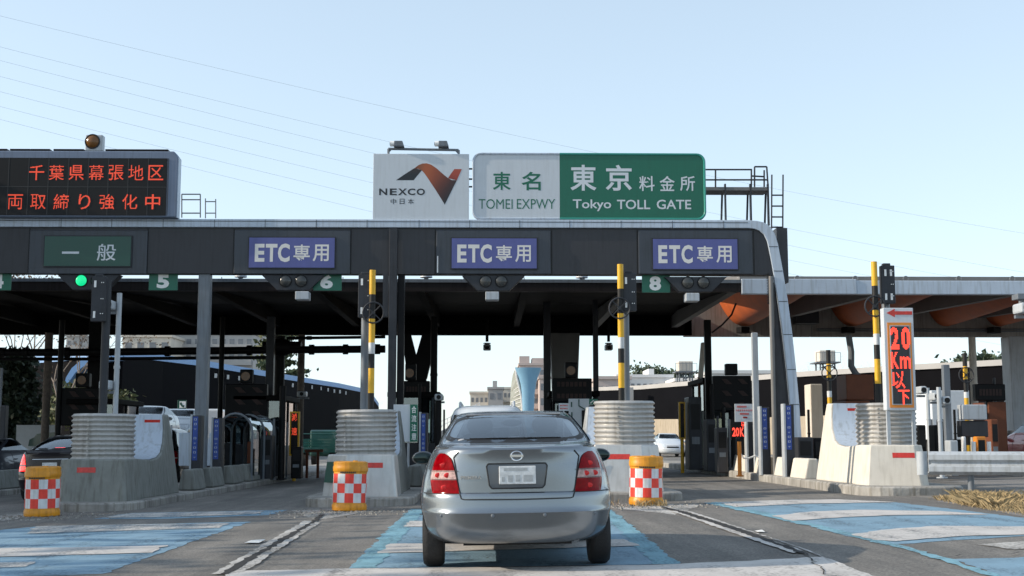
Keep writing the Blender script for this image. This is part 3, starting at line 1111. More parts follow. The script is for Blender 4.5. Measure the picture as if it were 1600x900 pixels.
ORD = ['first', 'second', 'third', 'fourth', 'fifth']
for q, (y0, y1) in enumerate(((30.4, 31.6), (32.3, 33.8), (34.9, 36.4), (37.2, 39.0))):
    low_block(-7.08, y0, y1, 0, ORD[q] + ' low concrete block behind the left crash block, counted from the camera')
for q, (y0, y1) in enumerate(((30.2, 31.7), (32.3, 33.8), (34.6, 36.1))):
    low_block(-1.78, y0, y1, 0, ORD[q] + ' low concrete block beside the left mirror of the silver car, counted from the camera')
for q, (y0, y1) in enumerate(((30.3, 31.8), (32.0, 33.6), (34.6, 36.2), (36.9, 39.4))):
    low_block(7.62, y0, y1, 0, ORD[q] + ' low pale concrete block left of the speed display, counted from the camera', 'concrete_pale')
for q, (y0, y1) in enumerate(((28.2, 30.6), (30.8, 33.2), (33.4, 36))):
    low_block(-12.9, y0, y1, 0, ORD[q] + ' low concrete block by the grey car at the left edge, counted from the camera')

# blue notice posts ------------------------------------------------------------------
def notice_post(pxl, pxr, top, bot, Y, label, txt=True, post_m='panel_dark'):
    a, b = P(pxl, top, Y), P(pxr, bot, Y)
    zb = gz(a.x) + KERB
    t = thing('notice_post', label, 'notice post', ((a.x + b.x) / 2, Y, zb), 'slim dark posts with blue notices')
    w = b.x - a.x
    mb = MB()
    mb.b2((a.x + .05, Y, zb), (b.x, Y + .35, a.z))
    mb.build('post', post_m, t, bevel=.015)
    mb = MB()
    mb.b2((a.x, Y - .02, zb), (a.x + .045, Y + .3, a.z + .02))
    mb.build('edge_strip', 'pale_steel', t)
    if txt:
        h = a.z - zb
        x0, x1 = a.x + .06, a.x + .06 + (w - .06) * .62
        z1, z0 = a.z - .03, a.z - h * .62
        mb = MB()
        mb.b2((x0, Y - .012, z0), (x1, Y + .005, z1))
        mb.build('blue_notice', 'lane_notice', t)
        mb = MB()
        n = 9
        for q in range(n):           # illegible small characters, two or three strokes each
            zc = z1 - (q + .6) * (z1 - z0) / (n + .3)
            cw, ch = (x1 - x0) * .5, (z1 - z0) / n * .5
            xc = (x0 + x1) / 2
            if q in (3,):
                continue
            if q % 3 != 2:
                mb.b2((xc - cw / 2, Y - .018, zc + ch * .3), (xc + cw / 2, Y - .013, zc + ch * .42))
                mb.b2((xc - cw / 2, Y - .018, zc - ch * .42), (xc + cw / 2, Y - .013, zc - ch * .3))
                mb.b2((xc - cw / 2, Y - .018, zc - ch * .29), (xc - cw / 2 + .014, Y - .013, zc + ch * .29))
                mb.b2((xc + cw / 2 - .014, Y - .018, zc - ch * .29), (xc + cw / 2, Y - .013, zc + ch * .29))
            else:
                mb.b2((xc - cw * .5, Y - .018, zc - ch * .1), (xc + cw * .5, Y - .013, zc + ch * .05))
                mb.b2((xc - cw * .1, Y - .018, zc - ch * .5), (xc + cw * .05, Y - .013, zc - ch * .12))
        mb.build('lettering', 'notice_ink', t)
    return t


notice_post(298, 312, 649, 745, 31.9, 'slim dark post with blue notice, nearest one behind the left crash block')
notice_post(331, 345, 653, 742, 34.4, 'slim dark post with blue notice, farther one behind the left crash block')
notice_post(1187, 1205, 636, 735, 34.2, 'slim dark post with blue notice, left one of two by the low pale blocks')
notice_post(1224, 1243, 632, 738, 32.0, 'slim dark post with blue notice, right one of two by the low pale blocks')
notice_post(655, 668, 645, 720, 33.6, 'slim dark post with blue notice above the left mirror of the silver car')
notice_post(1166, 1179, 660, 742, 36.8, 'plain dark slim post with pale edge left of the two blue notices', txt=False)
notice_post(1311, 1326, 638, 745, 33.5, 'plain dark slim post with pale edge beside the swept cream wall', txt=False)
# merge-caution sign
Y = 32.2
a, b = P(615, 632, Y), P(642, 728, Y)
t = thing('merge_sign', 'white board with vertical green merge caution strip left of the silver car', 'sign', ((a.x + b.x) / 2, Y, gz(-2) + KERB))
mb = MB()
q = P(642, 690, Y)
mb.b2((a.x, Y, q.z), (q.x, Y + .05, a.z))
mb.build('board', 'sign_white', t)
mb = MB()
g0, g1 = P(641, 632, Y - .03), P(652, 690, Y - .03)
mb.b2((g0.x, Y - .03, g1.z), (g1.x, Y + .02, g0.z))
mb.build('green_strip', 'sign_green', t)
mb = MB()
for i, ch in enumerate('合流注意'):
    p, q = P(643, 634.5 + i * 14, Y - .035), P(650.5, 645.5 + i * 14, Y - .035)
    mb.text(ch, p.x, q.x, q.z, p.z, Y - .032, .012)
mb.build('lettering', 'letter_white', t)
mb = MB()
q0, q1 = P(618, 690, Y), P(641, 690, Y)
mb.cyl((q1.x - .05, Y + .06, gz(-2) + KERB), (q1.x - .05, Y + .06, q1.z + .3), .03, n=10)
mb.build('post', 'pale_steel', t)

# ================================================================ GANTRY
YG = 34.0


def px_box(mb, x0, y0, x1, y1, Y, depth, front=0.0, m=0):
    """box whose front face covers the given photo rectangle at distance Y"""
    a, b = P(x0, y0, Y), P(x1, y1, Y)
    return mb.b2((a.x, Y - front, b.z), (b.x, Y + depth, a.z), m)


zt, zb = P(600, 344, YG).z, P(600, 428, YG).z
zp = P(600, 357, YG).z                       # underside of the pale trim
xl = P(-190, 400, YG).x
xe = P(1170, 400, YG).x
t = thing('toll_gantry', 'dark sign gantry with pale top edge curving down at right across the lanes', 'gantry', (0, YG, 0))
GANTRY = t
mb = MB()
mb.b2((xl, YG, zb), (P(1207, 400, YG).x, YG + .38, zp))
mb.build('beam', 'panel_dark', t)
# seams on the dark panels
mb = MB()
for px in (230, 365, 548, 680, 862, 996, 1178, 45):
    c = P(px, 400, YG).x
    mb.b2((c - .018, YG - .004, zb), (c + .018, YG + .01, zp - .01))
mb.build('panel_joint', 'black_paint', t)
# pale trim: straight top and the curved leg, one swept channel
outer = [(1168, 344.5), (1182, 345.5), (1193, 348), (1203, 355), (1210, 366), (1215, 382), (1222, 420), (1230, 468), (1237, 520), (1243, 575), (1248, 630), (1252, 690), (1254, 725)]
inner = [(1168, 357), (1178, 358), (1186, 361), (1193, 367), (1198, 377), (1201, 390), (1208, 428), (1216, 475), (1223, 526), (1229, 580), (1234, 634), (1238, 692), (1240, 725)]
mb = MB()
po = [P(*q, YG) for q in outer]
pi_ = [P(*q, YG) for q in inner]
po = [Vector((xl, YG, zt))] + po
pi_ = [Vector((xl, YG, zp))] + pi_
vs = []
for o_, i_ in zip(po, pi_):
    vs += [(o_.x, YG - .07, o_.z), (i_.x, YG - .07, i_.z), (i_.x, YG + .45, i_.z), (o_.x, YG + .45, o_.z)]
n = len(po)
fs = []
for i in range(n - 1):
    for q in range(4):
        fs.append((i * 4 + q, i * 4 + (q + 1) % 4, i * 4 + 4 + (q + 1) % 4, i * 4 + 4 + q))
fs += [(0, 1, 2, 3), tuple(4 * (n - 1) + q for q in (3, 2, 1, 0))]
mb.add(vs, fs)
mb.build('pale_trim', 'white_trim', t, bevel=.015)
mb = MB()
for px in (97, 176, 256, 336, 415, 495, 574, 655, 734, 812, 890, 970, 1050, 1130):
    c = P(px, 350, YG).x
    mb.b2((c - .006, YG - .075, zp + .005), (c + .006, YG - .0705, zt - .005))
for o_, i_ in list(zip(po, pi_))[6::1]:
    c = (o_ + i_) / 2
    mb.b2((i_.x, YG - .076, c.z - .008), (o_.x - .01, YG - .0705, c.z + .008))
mb.b2((xl, YG - .0755, zt - .06), (P(1168, 350, YG).x, YG - .0705, zt - .045))
mb.build('trim_joint', 'dark_steel', t)
# dark web of the leg
web = [(1209, 430), (1217, 478), (1224, 529), (1230, 583), (1235, 637), (1239, 694), (1241, 728)]
mb = MB()
pw = [P(*q, YG) for q in web]
zf = gz(7.6)
poly = [(p.x, p.z) for p in pw] + [(pw[-1].x, zf), (P(1212, 700, YG).x, zf), (P(1210, 428, YG).x, pw[0].z)]
mb.prism(poly, 'y', YG + .05, YG + .42)
mb.build('leg_web', 'dark_steel', t)
mb = MB()
c = P(1206, 500, YG - .08)
mb.cyl((c.x, YG - .06, gz(7.5)), (c.x, YG - .06, P(1206, 432, YG).z), .06, n=14)
mb.build('drain_pipe', 'canopy_grey', t, smooth=True)
mb = MB()
pts = []
for q in range(40):
    pts.append((c.x + (-.10 if q % 2 else -.04), YG - .06, P(1206, 428 + q * 1.2, YG).z))
mb.tube(pts, .02, n=6)
mb.build('spring_hose', 'plastic_black', t, smooth=True)
# supports
mb = MB()
a, b = P(313.5, 428, YG + .3), P(331.5, 428, YG + .3)
mb.b2((a.x, YG + .05, gz(-7.6)), (b.x, YG + .36, zb - .002))
mb.build('leg', 'grey_steel', t, bevel=.02)
mb = MB()
a, b = P(608.5, 428, YG), P(621, 428, YG)
mb.b2((a.x, YG - .16, gz(-2.4)), (b.x, YG - .03, zp - .02))
mb.build('leg', 'dark_steel', t, bevel=.012)
mb = MB()
a, b = P(621.5, 428, YG), P(632, 428, YG)
mb.b2((a.x, YG + .02, gz(-2.4)), (b.x, YG + .3, zb - .003))
mb.build('leg', 'black_steel', t, bevel=.012)
mb = MB()
a, b = P(599, 428, YG), P(607, 460, YG)
mb.b2((a.x, YG - .1, b.z - .6), (b.x, YG + .2, zb - .003))
mb.build('cable_box', 'dark_steel', t)
# lift-lane housings, one per lane
for (x0, x1) in ((45.5, 229.5), (365.5, 547.5), (681, 861.5), (996.5, 1177.5)):
    mb = MB()
    px_box(mb, x0 + .8, 359.5, x1 - .8, 428.5, YG - .05, .045)
    mb.build('sign_housing', 'housing', t, bevel=.02)
mb = MB()
a = P(1212, 357, YG + .6)
b = P(1231, 442, YG + .6)
mb.b2((a.x, YG + .5, b.z), (b.x, YG + 1.1, a.z))
mb.build('end_box', 'panel_dark', t)
mb = MB()
px_box(mb, 683, 400, 684.5, 452 - 26, YG - .055, .004)
mb.build('bare_joint', 'letter_white', t)

# lane signs on the housings
def lane_sign(x0, y0, x1, y1, face, label, chars, rim='dark_steel'):
    Y = YG - .07
    a, b = P(x0, y0, Y), P(x1, y1, Y)
    t = thing('lane_sign', label, 'sign', ((a.x + b.x) / 2, Y, b.z), 'lane signs on the gantry')
    mb = MB()
    mb.b2((a.x - .03, Y - .02, b.z - .03), (b.x + .03, Y + .018, a.z + .03))
    mb.build('frame', rim, t)
    mb = MB()
    mb.b2((a.x, Y - .035, b.z), (b.x, Y - .022, a.z))
    mb.build('face', face, t)
    mb = MB()
    for ch, cx0, cy0, cx1, cy1, w in chars:
        p, q = P(cx0, cy0, Y - .036), P(cx1, cy1, Y - .036)
        mb.text(ch, p.x, q.x, q.z, p.z, Y - .0365, w)
    mb.build('lettering', 'lettering_pale' if face == 'sign_blue' else 'board_white', t)


lane_sign(71, 369.5, 204, 416, 'dark_green', 'dark green lane sign with two white characters above the green light',
          [('一', 97, 393, 123.5, 396.5, 0), ('般', 152, 381, 180.5, 407.5, .006)])
for x0, lab in ((390, 'blue toll lane sign left of the gantry mast, above number 6'), (706, 'blue toll lane sign straight above the silver car'), (1020, 'blue toll lane sign at right near the curved end of the gantry')):
    dx = x0 - 390
    y_ = dx * .0035
    lane_sign(x0, 371.5 + y_, x0 + 132.5, 418.5 + y_, 'sign_blue', lab,
              [('E', x0 + 8.5, 381 + y_, x0 + 23, 409 + y_, .035), ('T', x0 + 25.5, 381 + y_, x0 + 43, 409 + y_, .035), ('C', x0 + 44.5, 380.5 + y_, x0 + 62.5, 409.5 + y_, .035),
               ('専', x0 + 69, 382 + y_, x0 + 94, 408.5 + y_, .014), ('用', x0 + 99, 382 + y_, x0 + 123.5, 408.5 + y_, .014)])

# lamp brackets hanging under the housings
def signal_bracket(xc, dy, label, green=False, camera=None):
    Y = YG + .02
    t = thing('lane_signal', label, 'lane signal', (P(xc, 428, Y).x, Y, zb), 'lane signals hanging under the gantry')
    mb = MB()
    poly = [P(xc - 49, 429.5 + dy, Y), P(xc + 49, 429.5 + dy, Y), P(xc + 25, 453 + dy, Y), P(xc - 25, 453 + dy, Y)]
    mb.prism([(p.x, p.z) for p in poly], 'y', Y - .02, Y + .3)
    mb.build('bracket', 'dark_steel', t, bevel=.01)
    for s in (-1, 1):
        c = P(xc + s * 12.2, 438.3 + dy, Y - .05)
        mb = MB()
        mb.cyl((c.x, Y - .05, c.z), (c.x, Y - .005, c.z), .165, n=24)
        h = mb.build('lamp_rim', 'black_steel', t, smooth=True)
        mb = MB()
        mb.lathe([(.145, 0), (.12, .025), (.06, .042), (.01, .046)], (0, 0, 0), n=24)
        mb.v = [(c.x + p[0], Y - .052 - p[2], c.z + p[1]) for p in mb.v]
        on = green and s < 0
        mb.build('lens', 'led_green' if on else 'lamp_grey', h, smooth=True)
    if camera:
        mb = MB()
        q = P(xc + camera, 462 + dy, Y)
        mb.box((q.x, Y + .05, q.z), (.36, .42, .22))
        mb.build('camera_box', 'pale_steel', t, bevel=.02)
        mb = MB()
        mb.b2((q.x - .05, Y, q.z + .1), (q.x + .05, Y + .1, q.z + .3))
        mb.build('mount', 'dark_steel', t)


signal_bracket(139, 0, 'hanging lane signal with one green light lit under the green lane sign', True)
signal_bracket(458, .5, 'unlit hanging lane signal with camera box beside lane number 6', camera=15)
signal_bracket(771, 1, 'unlit hanging lane signal with camera box above the silver car', camera=-2)
signal_bracket(1087, 3, 'unlit hanging lane signal with camera box beside lane number 8', camera=-6)

# lane numbers
for ch, x0, x1, y0, y1, cx0, cx1 in (('4', -24, 16.5, 427.5, 453.5, -12, 5), ('5', 233, 277, 427.5, 453.5, 245.5, 264), ('6', 490, 533.5, 428, 454, 500.5, 520), ('8', 1003, 1047, 430, 457, 1014.5, 1033)):
    Y = YG + .15
    a, b = P(x0, y0, Y), P(x1, y1, Y)
    t = thing('number_sign', 'small green sign with white lane number ' + {'4': 'four', '5': 'five', '6': 'six', '8': 'eight'}[ch] + ' hanging below the gantry', 'number sign', ((a.x + b.x) / 2, Y, b.z))
    mb = MB()
    mb.b2((a.x, Y, b.z), (b.x, Y + .04, a.z + .05))
    mb.build('panel', 'sign_green', t)
    mb = MB()
    p, q = P(cx0, y0 + 1.5, Y), P(cx1, y1 - 3, Y)
    mb.text(ch, p.x, q.x, q.z, p.z, Y - .0015, .045)
    mb.build('number', 'letter_white', t)

# boards standing on the gantry ---------------------------------------------------
Y = YG - .02
a, b = P(583.5, 240, Y), P(732.5, 342, Y)
t = thing('logo_board', 'square white board with orange and black ribbon emblem, left of the green sign', 'sign board', ((a.x + b.x) / 2, Y, zt))
mb = MB()
mb.b2((a.x, Y, zt + .005), (b.x, Y + .16, a.z))
mb.build('board', 'sign_white', t, bevel=.008)


def logo_pt(x, y):              # crop coordinates of the emblem to photo pixels
    p = P(600 + x / 6, 200 + y / 6, Y)
    return (p.x, p.z)


em = bpy.data.materials.new('emblem_ribbon')
em.use_nodes = True
nt = em.node_tree
at = nt.nodes.new('ShaderNodeVertexColor')
at.layer_name = 'ink'
nt.links.new(at.outputs[0], nt.nodes['Principled BSDF'].inputs['Base Color'])
nt.nodes['Principled BSDF'].inputs['Roughness'].default_value = 0.5
MATS['emblem_ribbon'] = em


def ribbon(name, L, Rr, cols, lift):
    """printed ribbon between two edge curves, inks blended along it"""
    mb = MB()
    vs = []
    for (p, q) in zip(L, Rr):
        p, q = logo_pt(*p), logo_pt(*q)
        vs += [(p[0], Y - lift, p[1]), (q[0], Y - lift, q[1])]
    mb.add(vs, [(2 * i, 2 * i + 1, 2 * i + 3, 2 * i + 2) for i in range(len(L) - 1)])
    o = mb.build(name, 'emblem_ribbon', t)
    ca = o.data.color_attributes.new('ink', 'FLOAT_COLOR', 'POINT')
    for i, v in enumerate(o.data.vertices):
        c = cols[i // 2]
        ca.data[i].color = (*c, 1)
    return o


OR, DK, MR = (0.36, 0.09, 0.03), (0.014, 0.018, 0.024), (0.14, 0.035, 0.02)
ribbon('emblem', [(112, 490), (200, 430), (285, 376)], [(278, 490), (318, 440), (357, 395)], [DK, DK, (0.03, .02, .02)], .0015)
ribbon('emblem', [(285, 378), (320, 350), (360, 333), (400, 331), (440, 343), (490, 376), (545, 425), (600, 470), (635, 488), (683, 490), (650, 555), (570, 718)],
       [(290, 380), (325, 383), (352, 396), (375, 420), (400, 455), (430, 500), (460, 545), (490, 590), (520, 638), (545, 678), (562, 706), (568, 718)],
       [MR, (0.22, .07, .03), (0.28, .085, .035), OR, OR, (0.30, .07, .028), (0.2, .05, .025), (0.11, .03, .02), (0.06, .022, .02), (0.035, .018, .02), DK, DK], .0025)
ribbon('emblem', [(660, 385), (630, 425), (600, 470)], [(730, 385), (708, 435), (683, 490)], [(0.38, .07, .04), (0.36, .06, .035), (0.25, .04, .025)], .0035)
mb = MB()
for ch, x0, x1 in (('N', 592.5, 605), ('E', 609, 620), ('X', 622, 636), ('C', 637, 649), ('O', 651, 664)):
    p, q = P(x0, 294.5, Y), P(x1, 305, Y)
    mb.text(ch, p.x, q.x, q.z, p.z, Y - .0015, .03)
for ch, x0, x1 in (('中', 610.5, 619), ('日', 624.5, 632), ('本', 637.5, 646.5)):
    p, q = P(x0, 310.5, Y), P(x1, 319, Y)
    mb.text(ch, p.x, q.x, q.z, p.z, Y - .0015, .006)
mb.build('lettering', 'letter_dark', t)
# floodlights over the logo board
t = thing('floodlight_frame', 'thin steel frame with two floodlights on top of the white logo board', 'lights', (P(660, 240, Y).x, Y, a.z))
mb = MB()
p0, p1, p2, p3 = P(606.5, 240, Y), P(606.5, 231.5, Y), P(716.5, 233.5, Y), P(716.5, 240.5, Y)
for u, v in ((p0, p1), (p1, p2), (p2, p3)):
    mb.cyl((u.x, Y + .08, u.z), (v.x, Y + .08, v.z), .035, n=6)
for u, v in (((606.5, 237), (612, 231.5)), ((716.5, 239), (711, 233.2))):
    u, v = P(*u, Y), P(*v, Y)
    mb.cyl((u.x, Y + .08, u.z), (v.x, Y + .08, v.z), .02, n=6)
mb.build('frame', 'grey_steel', t)
for cx in (622, 691.5):
    mb = MB()
    c = P(cx, 225.5, Y)
    mb.prism([(c.x - .12, c.z - .07), (c.x + .17, c.z - .07), (c.x + .12, c.z + .08), (c.x - .10, c.z + .08)], 'y', Y - .1, Y + .28)
    h = mb.build('floodlight', 'grey_steel', t, bevel=.015)
    mb = MB()
    mb.cyl((c.x - .21, Y - .02, c.z + .01), (c.x - .10, Y - .02, c.z + .01), .075, n=14)
    mb.build('lamp_head', 'letter_white', h, smooth=True)
    mb = MB()
    mb.cyl((c.x - .222, Y - .02, c.z + .01), (c.x - .205, Y - .02, c.z + .01), .045, n=12)
    mb.build('lens', 'black_face', h, smooth=True)

# green and white gate sign
x0, x1, xm = P(738, 300, Y).x, P(1103, 300, Y).x, P(874.5, 300, Y).x
z0s, z1s = zt + .02, P(900, 239, Y).z
t = thing('gate_sign', 'wide rounded sign, white left part and green right part naming the toll gate', 'sign board', ((x0 + x1) / 2, Y, z0s))


def rrect(xa, xb, za, zb_, r, left=True, right=True):
    pts = []
    for cx, cz, a0, on in ((xb - r, zb_ - r, 0, right), (xa + r, zb_ - r, 90, left), (xa + r, za + r, 180, left), (xb - r, za + r, 270, right)):
        if on:
            for k in range(7):
                an = R(a0 + 15 * k)
                pts.append((cx + r * math.cos(an), cz + r * math.sin(an)))
        else:
            pts.append((xb if a0 in (0, 270) else xa, zb_ if a0 in (0, 90) else za))
    return pts


mb = MB()
mb.prism(rrect(x0, xm, z0s, z1s, .23, True, False), 'y', Y, Y + .12)
mb.build('white_panel', 'sign_white', t)
mb = MB()
mb.prism(rrect(xm + .001, x1, z0s, z1s, .23, False, True), 'y', Y, Y + .12)
mb.build('green_panel', 'sign_green', t)
mb = MB()
rim = rrect(x0 + .03, x1 - .03, z0s + .03, z1s - .03, .21)
rim = rim[:7] + [(xm, z1s - .03)] + rim[7:21] + [(xm, z0s + .03)] + rim[21:]
mb.tube([(p[0], Y - .003, p[1]) for p in rim], .032, n=6, closed=True)
o = mb.build('rim', ['white_trim', 'shed_green'] if 'shed_green' in MATS else 'white_trim', t, smooth=True)
mat('rim_green', (0.03, 0.27, 0.22), 0.4, var=.04)
o.data.materials.append(MATS['rim_green'])
for f in o.data.polygons:
    if f.center.x + OFF[t.name].x > xm:
        f.material_index = 1
mb = MB()
for ch, a_, b_, c_, d_, w in (('東', 770, 268.5, 798, 297, .016), ('名', 815, 268.5, 845, 297.5, .016)):
    p, q = P(a_, b_, Y), P(c_, d_, Y)
    mb.text(ch, p.x, q.x, q.z, p.z, Y - .0015, w)
for s, a_, c_ in (('TOMEI', 748, 801), ('EXPWY', 807.5, 867.5)):
    p, q = P(a_, 311, Y), P(c_, 326.5, Y)
    mb.text(s, p.x, q.x, q.z, p.z, Y - .0015, -.002)
mb.build('lettering', 'letter_green', t)
mb = MB()
for ch, a_, b_, c_, d_, w in (('東', 891, 257.5, 932, 298, .018), ('京', 946, 257.5, 987.5, 298, .018), ('料', 998.5, 275, 1023, 298.5, .010), ('金', 1030.5, 275, 1054.5, 298.5, .010), ('所', 1062.5, 275, 1086, 298.5, .010)):
    p, q = P(a_, b_, Y), P(c_, d_, Y)
    mb.text(ch, p.x, q.x, q.z, p.z, Y - .0015, w)
for s, a_, c_, b_, d_ in (('Tokyo', 895, 955, 311.5, 330), ('TOLL', 964, 1016, 312, 327), ('GATE', 1026, 1080, 312, 327)):
    p, q = P(a_, b_, Y), P(c_, d_, Y)
    mb.text(s, p.x, q.x, q.z, p.z, Y - .0015, .012)
mb.build('lettering', 'board_white', t)
mb = MB()
for yy_ in (263, 279, 291):
    p = P(732, yy_, Y)
    mb.b2((p.x - .02, Y + .05, p.z - .02), (x0 + .03, Y + .09, p.z + .02))
mb.build('tie_bar', 'dark_steel', t)

# lit message board
Y = YG - .3
xb = P(277, 300, Y).x
xa = P(-200, 300, Y).x
z0, z1 = zt + .01, P(100, 235.5, Y).z
t = thing('message_board', 'large black message board with two rows of red lit characters at upper left', 'display board', ((xa + xb) / 2, Y, z0))
mb = MB()
chx = P(262, 300, Y).x
poly = [(xa, z0), (xb, z0), (xb, z1 - .16), (xb - .12, z1), (xa, z1)]
mb.prism(poly, 'y', Y, Y + .32)
mb.build('cabinet', 'board_frame', t, bevel=.03)
mb = MB()
px_ = P(278.5, 300, Y).x
mb.prism([(xb - .03, z0), (xb + .012, z0), (xb + .012, z1 - .17), (xb - .03, z1 - .14)], 'y', Y + .02, Y + .30)
mb.build('lit_side_strip', 'white_trim', t)  # whitish strip, sky light on the cabinet side painted as colour
mb = MB()
s1, s0 = P(262, 247.5, Y), P(262, 337, Y)
mb.b2((xa + .1, Y - .012, s0.z), (s1.x, Y + .01, s1.z))
mb.build('screen', 'black_face', t)
mat('screen_grid', (0.03, 0.03, 0.03), 0.5, var=0)
mb = MB()
for q in range(17):
    c = P(262 - q * 31.2, 300, Y).x
    mb.b2((c - .008, Y - .015, s0.z), (c + .008, Y - .012, s1.z))
for yy_ in (292,):
    c = P(100, yy_, Y).z
    mb.b2((xa + .1, Y - .0155, c - .008), (s1.x, Y - .0121, c + .008))
mb.build('screen_joint', 'screen_grid', t)
mb = MB()
yy = Y - .018
for i, ch in enumerate('千葉県幕張地区'):
    x0_ = 46 + i * 31.05
    cell(mb, ch, x0_, 258, x0_ + 22.5, 281.5, 32, 32, .0, fill=1.0)
for i, ch in enumerate('両取締り強化中'):
    x0_ = 12.5 + i * 35.8
    pad = 3.5 if ch == 'り' else 0
    cell(mb, ch, x0_ + pad, 303.5, x0_ + 22.5 - pad * .5, 327, 32, 32, .0, fill=1.0)
cell(mb, '車', -24, 303.5, -1.5, 327, 32, 32, 0, fill=1.0)
mb.build('lettering', 'led_red', t)
for x0_, x1_ in ((-70, 10), (15, 46), (47, 77), (83, 130), (164, 262)):
    mb = MB()
    p, q = P(x0_, 231, Y), P(x1_, 236, Y)
    mb.b2((p.x, Y + .03, z1 + .01), (q.x, Y + .3, z1 + .055))
    mb.build('sun_shade', 'black_steel', t)
t = thing('warning_lamp', 'round amber lamp in a pale square box on the message board', 'lamp', (P(145, 222, Y).x, Y, z1))
mb = MB()
p, q = P(132.5, 209.5, Y), P(158.5, 235, Y)
mb.b2((p.x, Y + .05, z1 + .002), (q.x, Y + .3, p.z))
mb.build('box', 'pale_steel', t, bevel=.03)
c = P(143.7, 220.5, Y)
mb = MB()
mb.lathe([(.175, 0), (.15, .03), (.08, .06), (.01, .07)], (0, 0, 0), n=24)
mb.v = [(c.x + v[0], Y + .045 - v[2], c.z + v[1]) for v in mb.v]
mb.build('amber_lens', 'amber_dim', t, smooth=True)
mb = MB()
mb.tube([(c.x + .19 * math.cos(q), Y + .04, c.z + .19 * math.sin(q)) for q in np.linspace(0, 6.2, 24)], .018, n=6, closed=True)
mb.build('rim', 'dark_steel', t, smooth=True)

# catwalk, ladders and rails on top of the gantry
def rail_thing(name, label, cat, segs, Y, r=.022, m='dark_steel', origin=None):
    mb = MB()
    for s in segs:
        a_, b_ = P(s[0], s[1], Y), P(s[2], s[3], Y)
        dy = s[4] if len(s) > 4 else 0
        rr = s[5] if len(s) > 5 else r
        mb.cyl((a_.x, a_.y + dy, a_.z), (b_.x, b_.y + dy, b_.z), rr, n=8)
    o_ = P(*(origin or segs[0][:2]), Y)
    return mb.solo(name, m, o_, label, cat, smooth=True)


Yc = YG + .9
segs = [(284, 303.5, 313, 303.5), (284, 312, 313, 312), (284, 303.5, 284, 340), (313, 303.5, 313, 340), (284, 333, 313, 333)]
rail_thing('catwalk_rail', 'thin safety rail frame on the gantry right of the message board', 'railing', segs, Yc, .018, 'grey_steel')
segs = [(321, 310, 321, 341), (337, 311, 337, 341), (321, 315, 337, 315), (321, 333, 337, 333)]
rail_thing('roof_ladder', 'small ladder end rising behind the gantry near the message board', 'ladder', segs, Yc, .016, 'grey_steel')
Yc = YG + 1.0
t = thing('catwalk', 'steel catwalk with handrail behind the right end of the green sign', 'catwalk', (P(1150, 345, Yc).x, Yc, zt))
mb = MB()
for s in ((1085, 265, 1175, 265), (1085, 281, 1175, 281), (1118, 265, 1118, 292), (1174, 265, 1174, 292), (1179, 260.5, 1198, 260.5), (1179, 260.5, 1179, 292), (1198, 260.5, 1200, 290), (1174, 275, 1194, 276), (1174, 281, 1199, 281), (1194, 266, 1194, 292)):
    u, v = P(s[0], s[1], Yc), P(s[2], s[3], Yc)
    mb.cyl((u.x, u.y, u.z), (v.x, v.y, v.z), .024, n=8)
mb.build('handrail', 'dark_steel', t, smooth=True)
mb = MB()
px_box(mb, 1085, 292, 1201, 297.5, Yc, .7)
mb.build('walkway', 'canopy_grey', t)
for x_, w in ((1134, 3.6), (1173.5, 4), (1201, 4)):
    mb = MB()
    px_box(mb, x_ - w / 2, 287, x_ + w / 2, 352, Yc - .02, .12)
    mb.build('post', 'dark_steel', t)
for x_ in (1127, 1167, 1195):
    mb = MB()
    u, v = P(x_ + 1.5, 297, Yc + .7), P(x_, 350, Yc + .7)
    mb.cyl((u.x, u.y, u.z), (v.x, v.y, v.z), .03, n=8)
    mb.build('brace', 'dark_steel', t)
segs = [(1206, 273, 1205.5, 358), (1223.5, 273, 1223, 358)] + [(1206, q, 1223.5, q) for q in (305, 322, 339, 355)]
rail_thing('roof_ladder', 'dark ladder standing up at the right end of the gantry', 'ladder', segs, YG + .8, .022)

# ================================================================ CANOPY
YC, YB = 38.0, 50.6
zc0, zc1 = P(800, 455, YC).z, P(800, 438, YC).z
zfar = P(800, 523.5, YB).z
zfar_r = P(1400, 526, YB).z
xs = P(1158, 450, YC).x
xL, xR = P(-420, 450, YC).x, P(1800, 450, YB).x
t = thing('toll_canopy', 'dark canopy roof over the left lanes behind the gantry', 'canopy roof', ((xL + xs) / 2, YC, 0))
mb = MB()
mb.b2((xL, YC, zc0), (xs, YC + .25, zc1))
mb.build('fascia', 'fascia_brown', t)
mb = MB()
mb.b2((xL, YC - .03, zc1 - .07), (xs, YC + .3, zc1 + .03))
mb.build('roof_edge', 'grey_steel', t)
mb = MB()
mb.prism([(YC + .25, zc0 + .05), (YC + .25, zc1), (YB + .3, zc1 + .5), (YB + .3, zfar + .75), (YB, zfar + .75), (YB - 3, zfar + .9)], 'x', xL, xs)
mb.build('roof_slab', 'canopy_shaded', t)
mb = MB()
mb.b2((xL, YB, zfar), (xs + .5, YB + .3, zfar + .76))
mb.build('rear_girder', 'canopy_shaded', t)
for x_ in np.linspace(xL + 1.5, xs - .2, 10):
    mb = MB()
    mb.prism([(YC + .26, zc0 - .0), (YC + .26, zc0 + .12), (YB - .02, zfar + .9), (YB - .02, zfar + .3)], 'x', x_ - .12, x_ + .12)
    mb.build('rib', 'canopy_grey' if x_ > 3 else 'canopy_shaded', t)  # left ribs take the darker copy, painted for shade
mb = MB()
for x_ in np.linspace(xL + 1.5, xs - 1, 16):
    mb.cyl((x_, YC + .6, zc1 + .02), (x_, YC + .6, zc1 + .16), .015, n=6)
mb.build('lug', 'grey_steel', t)

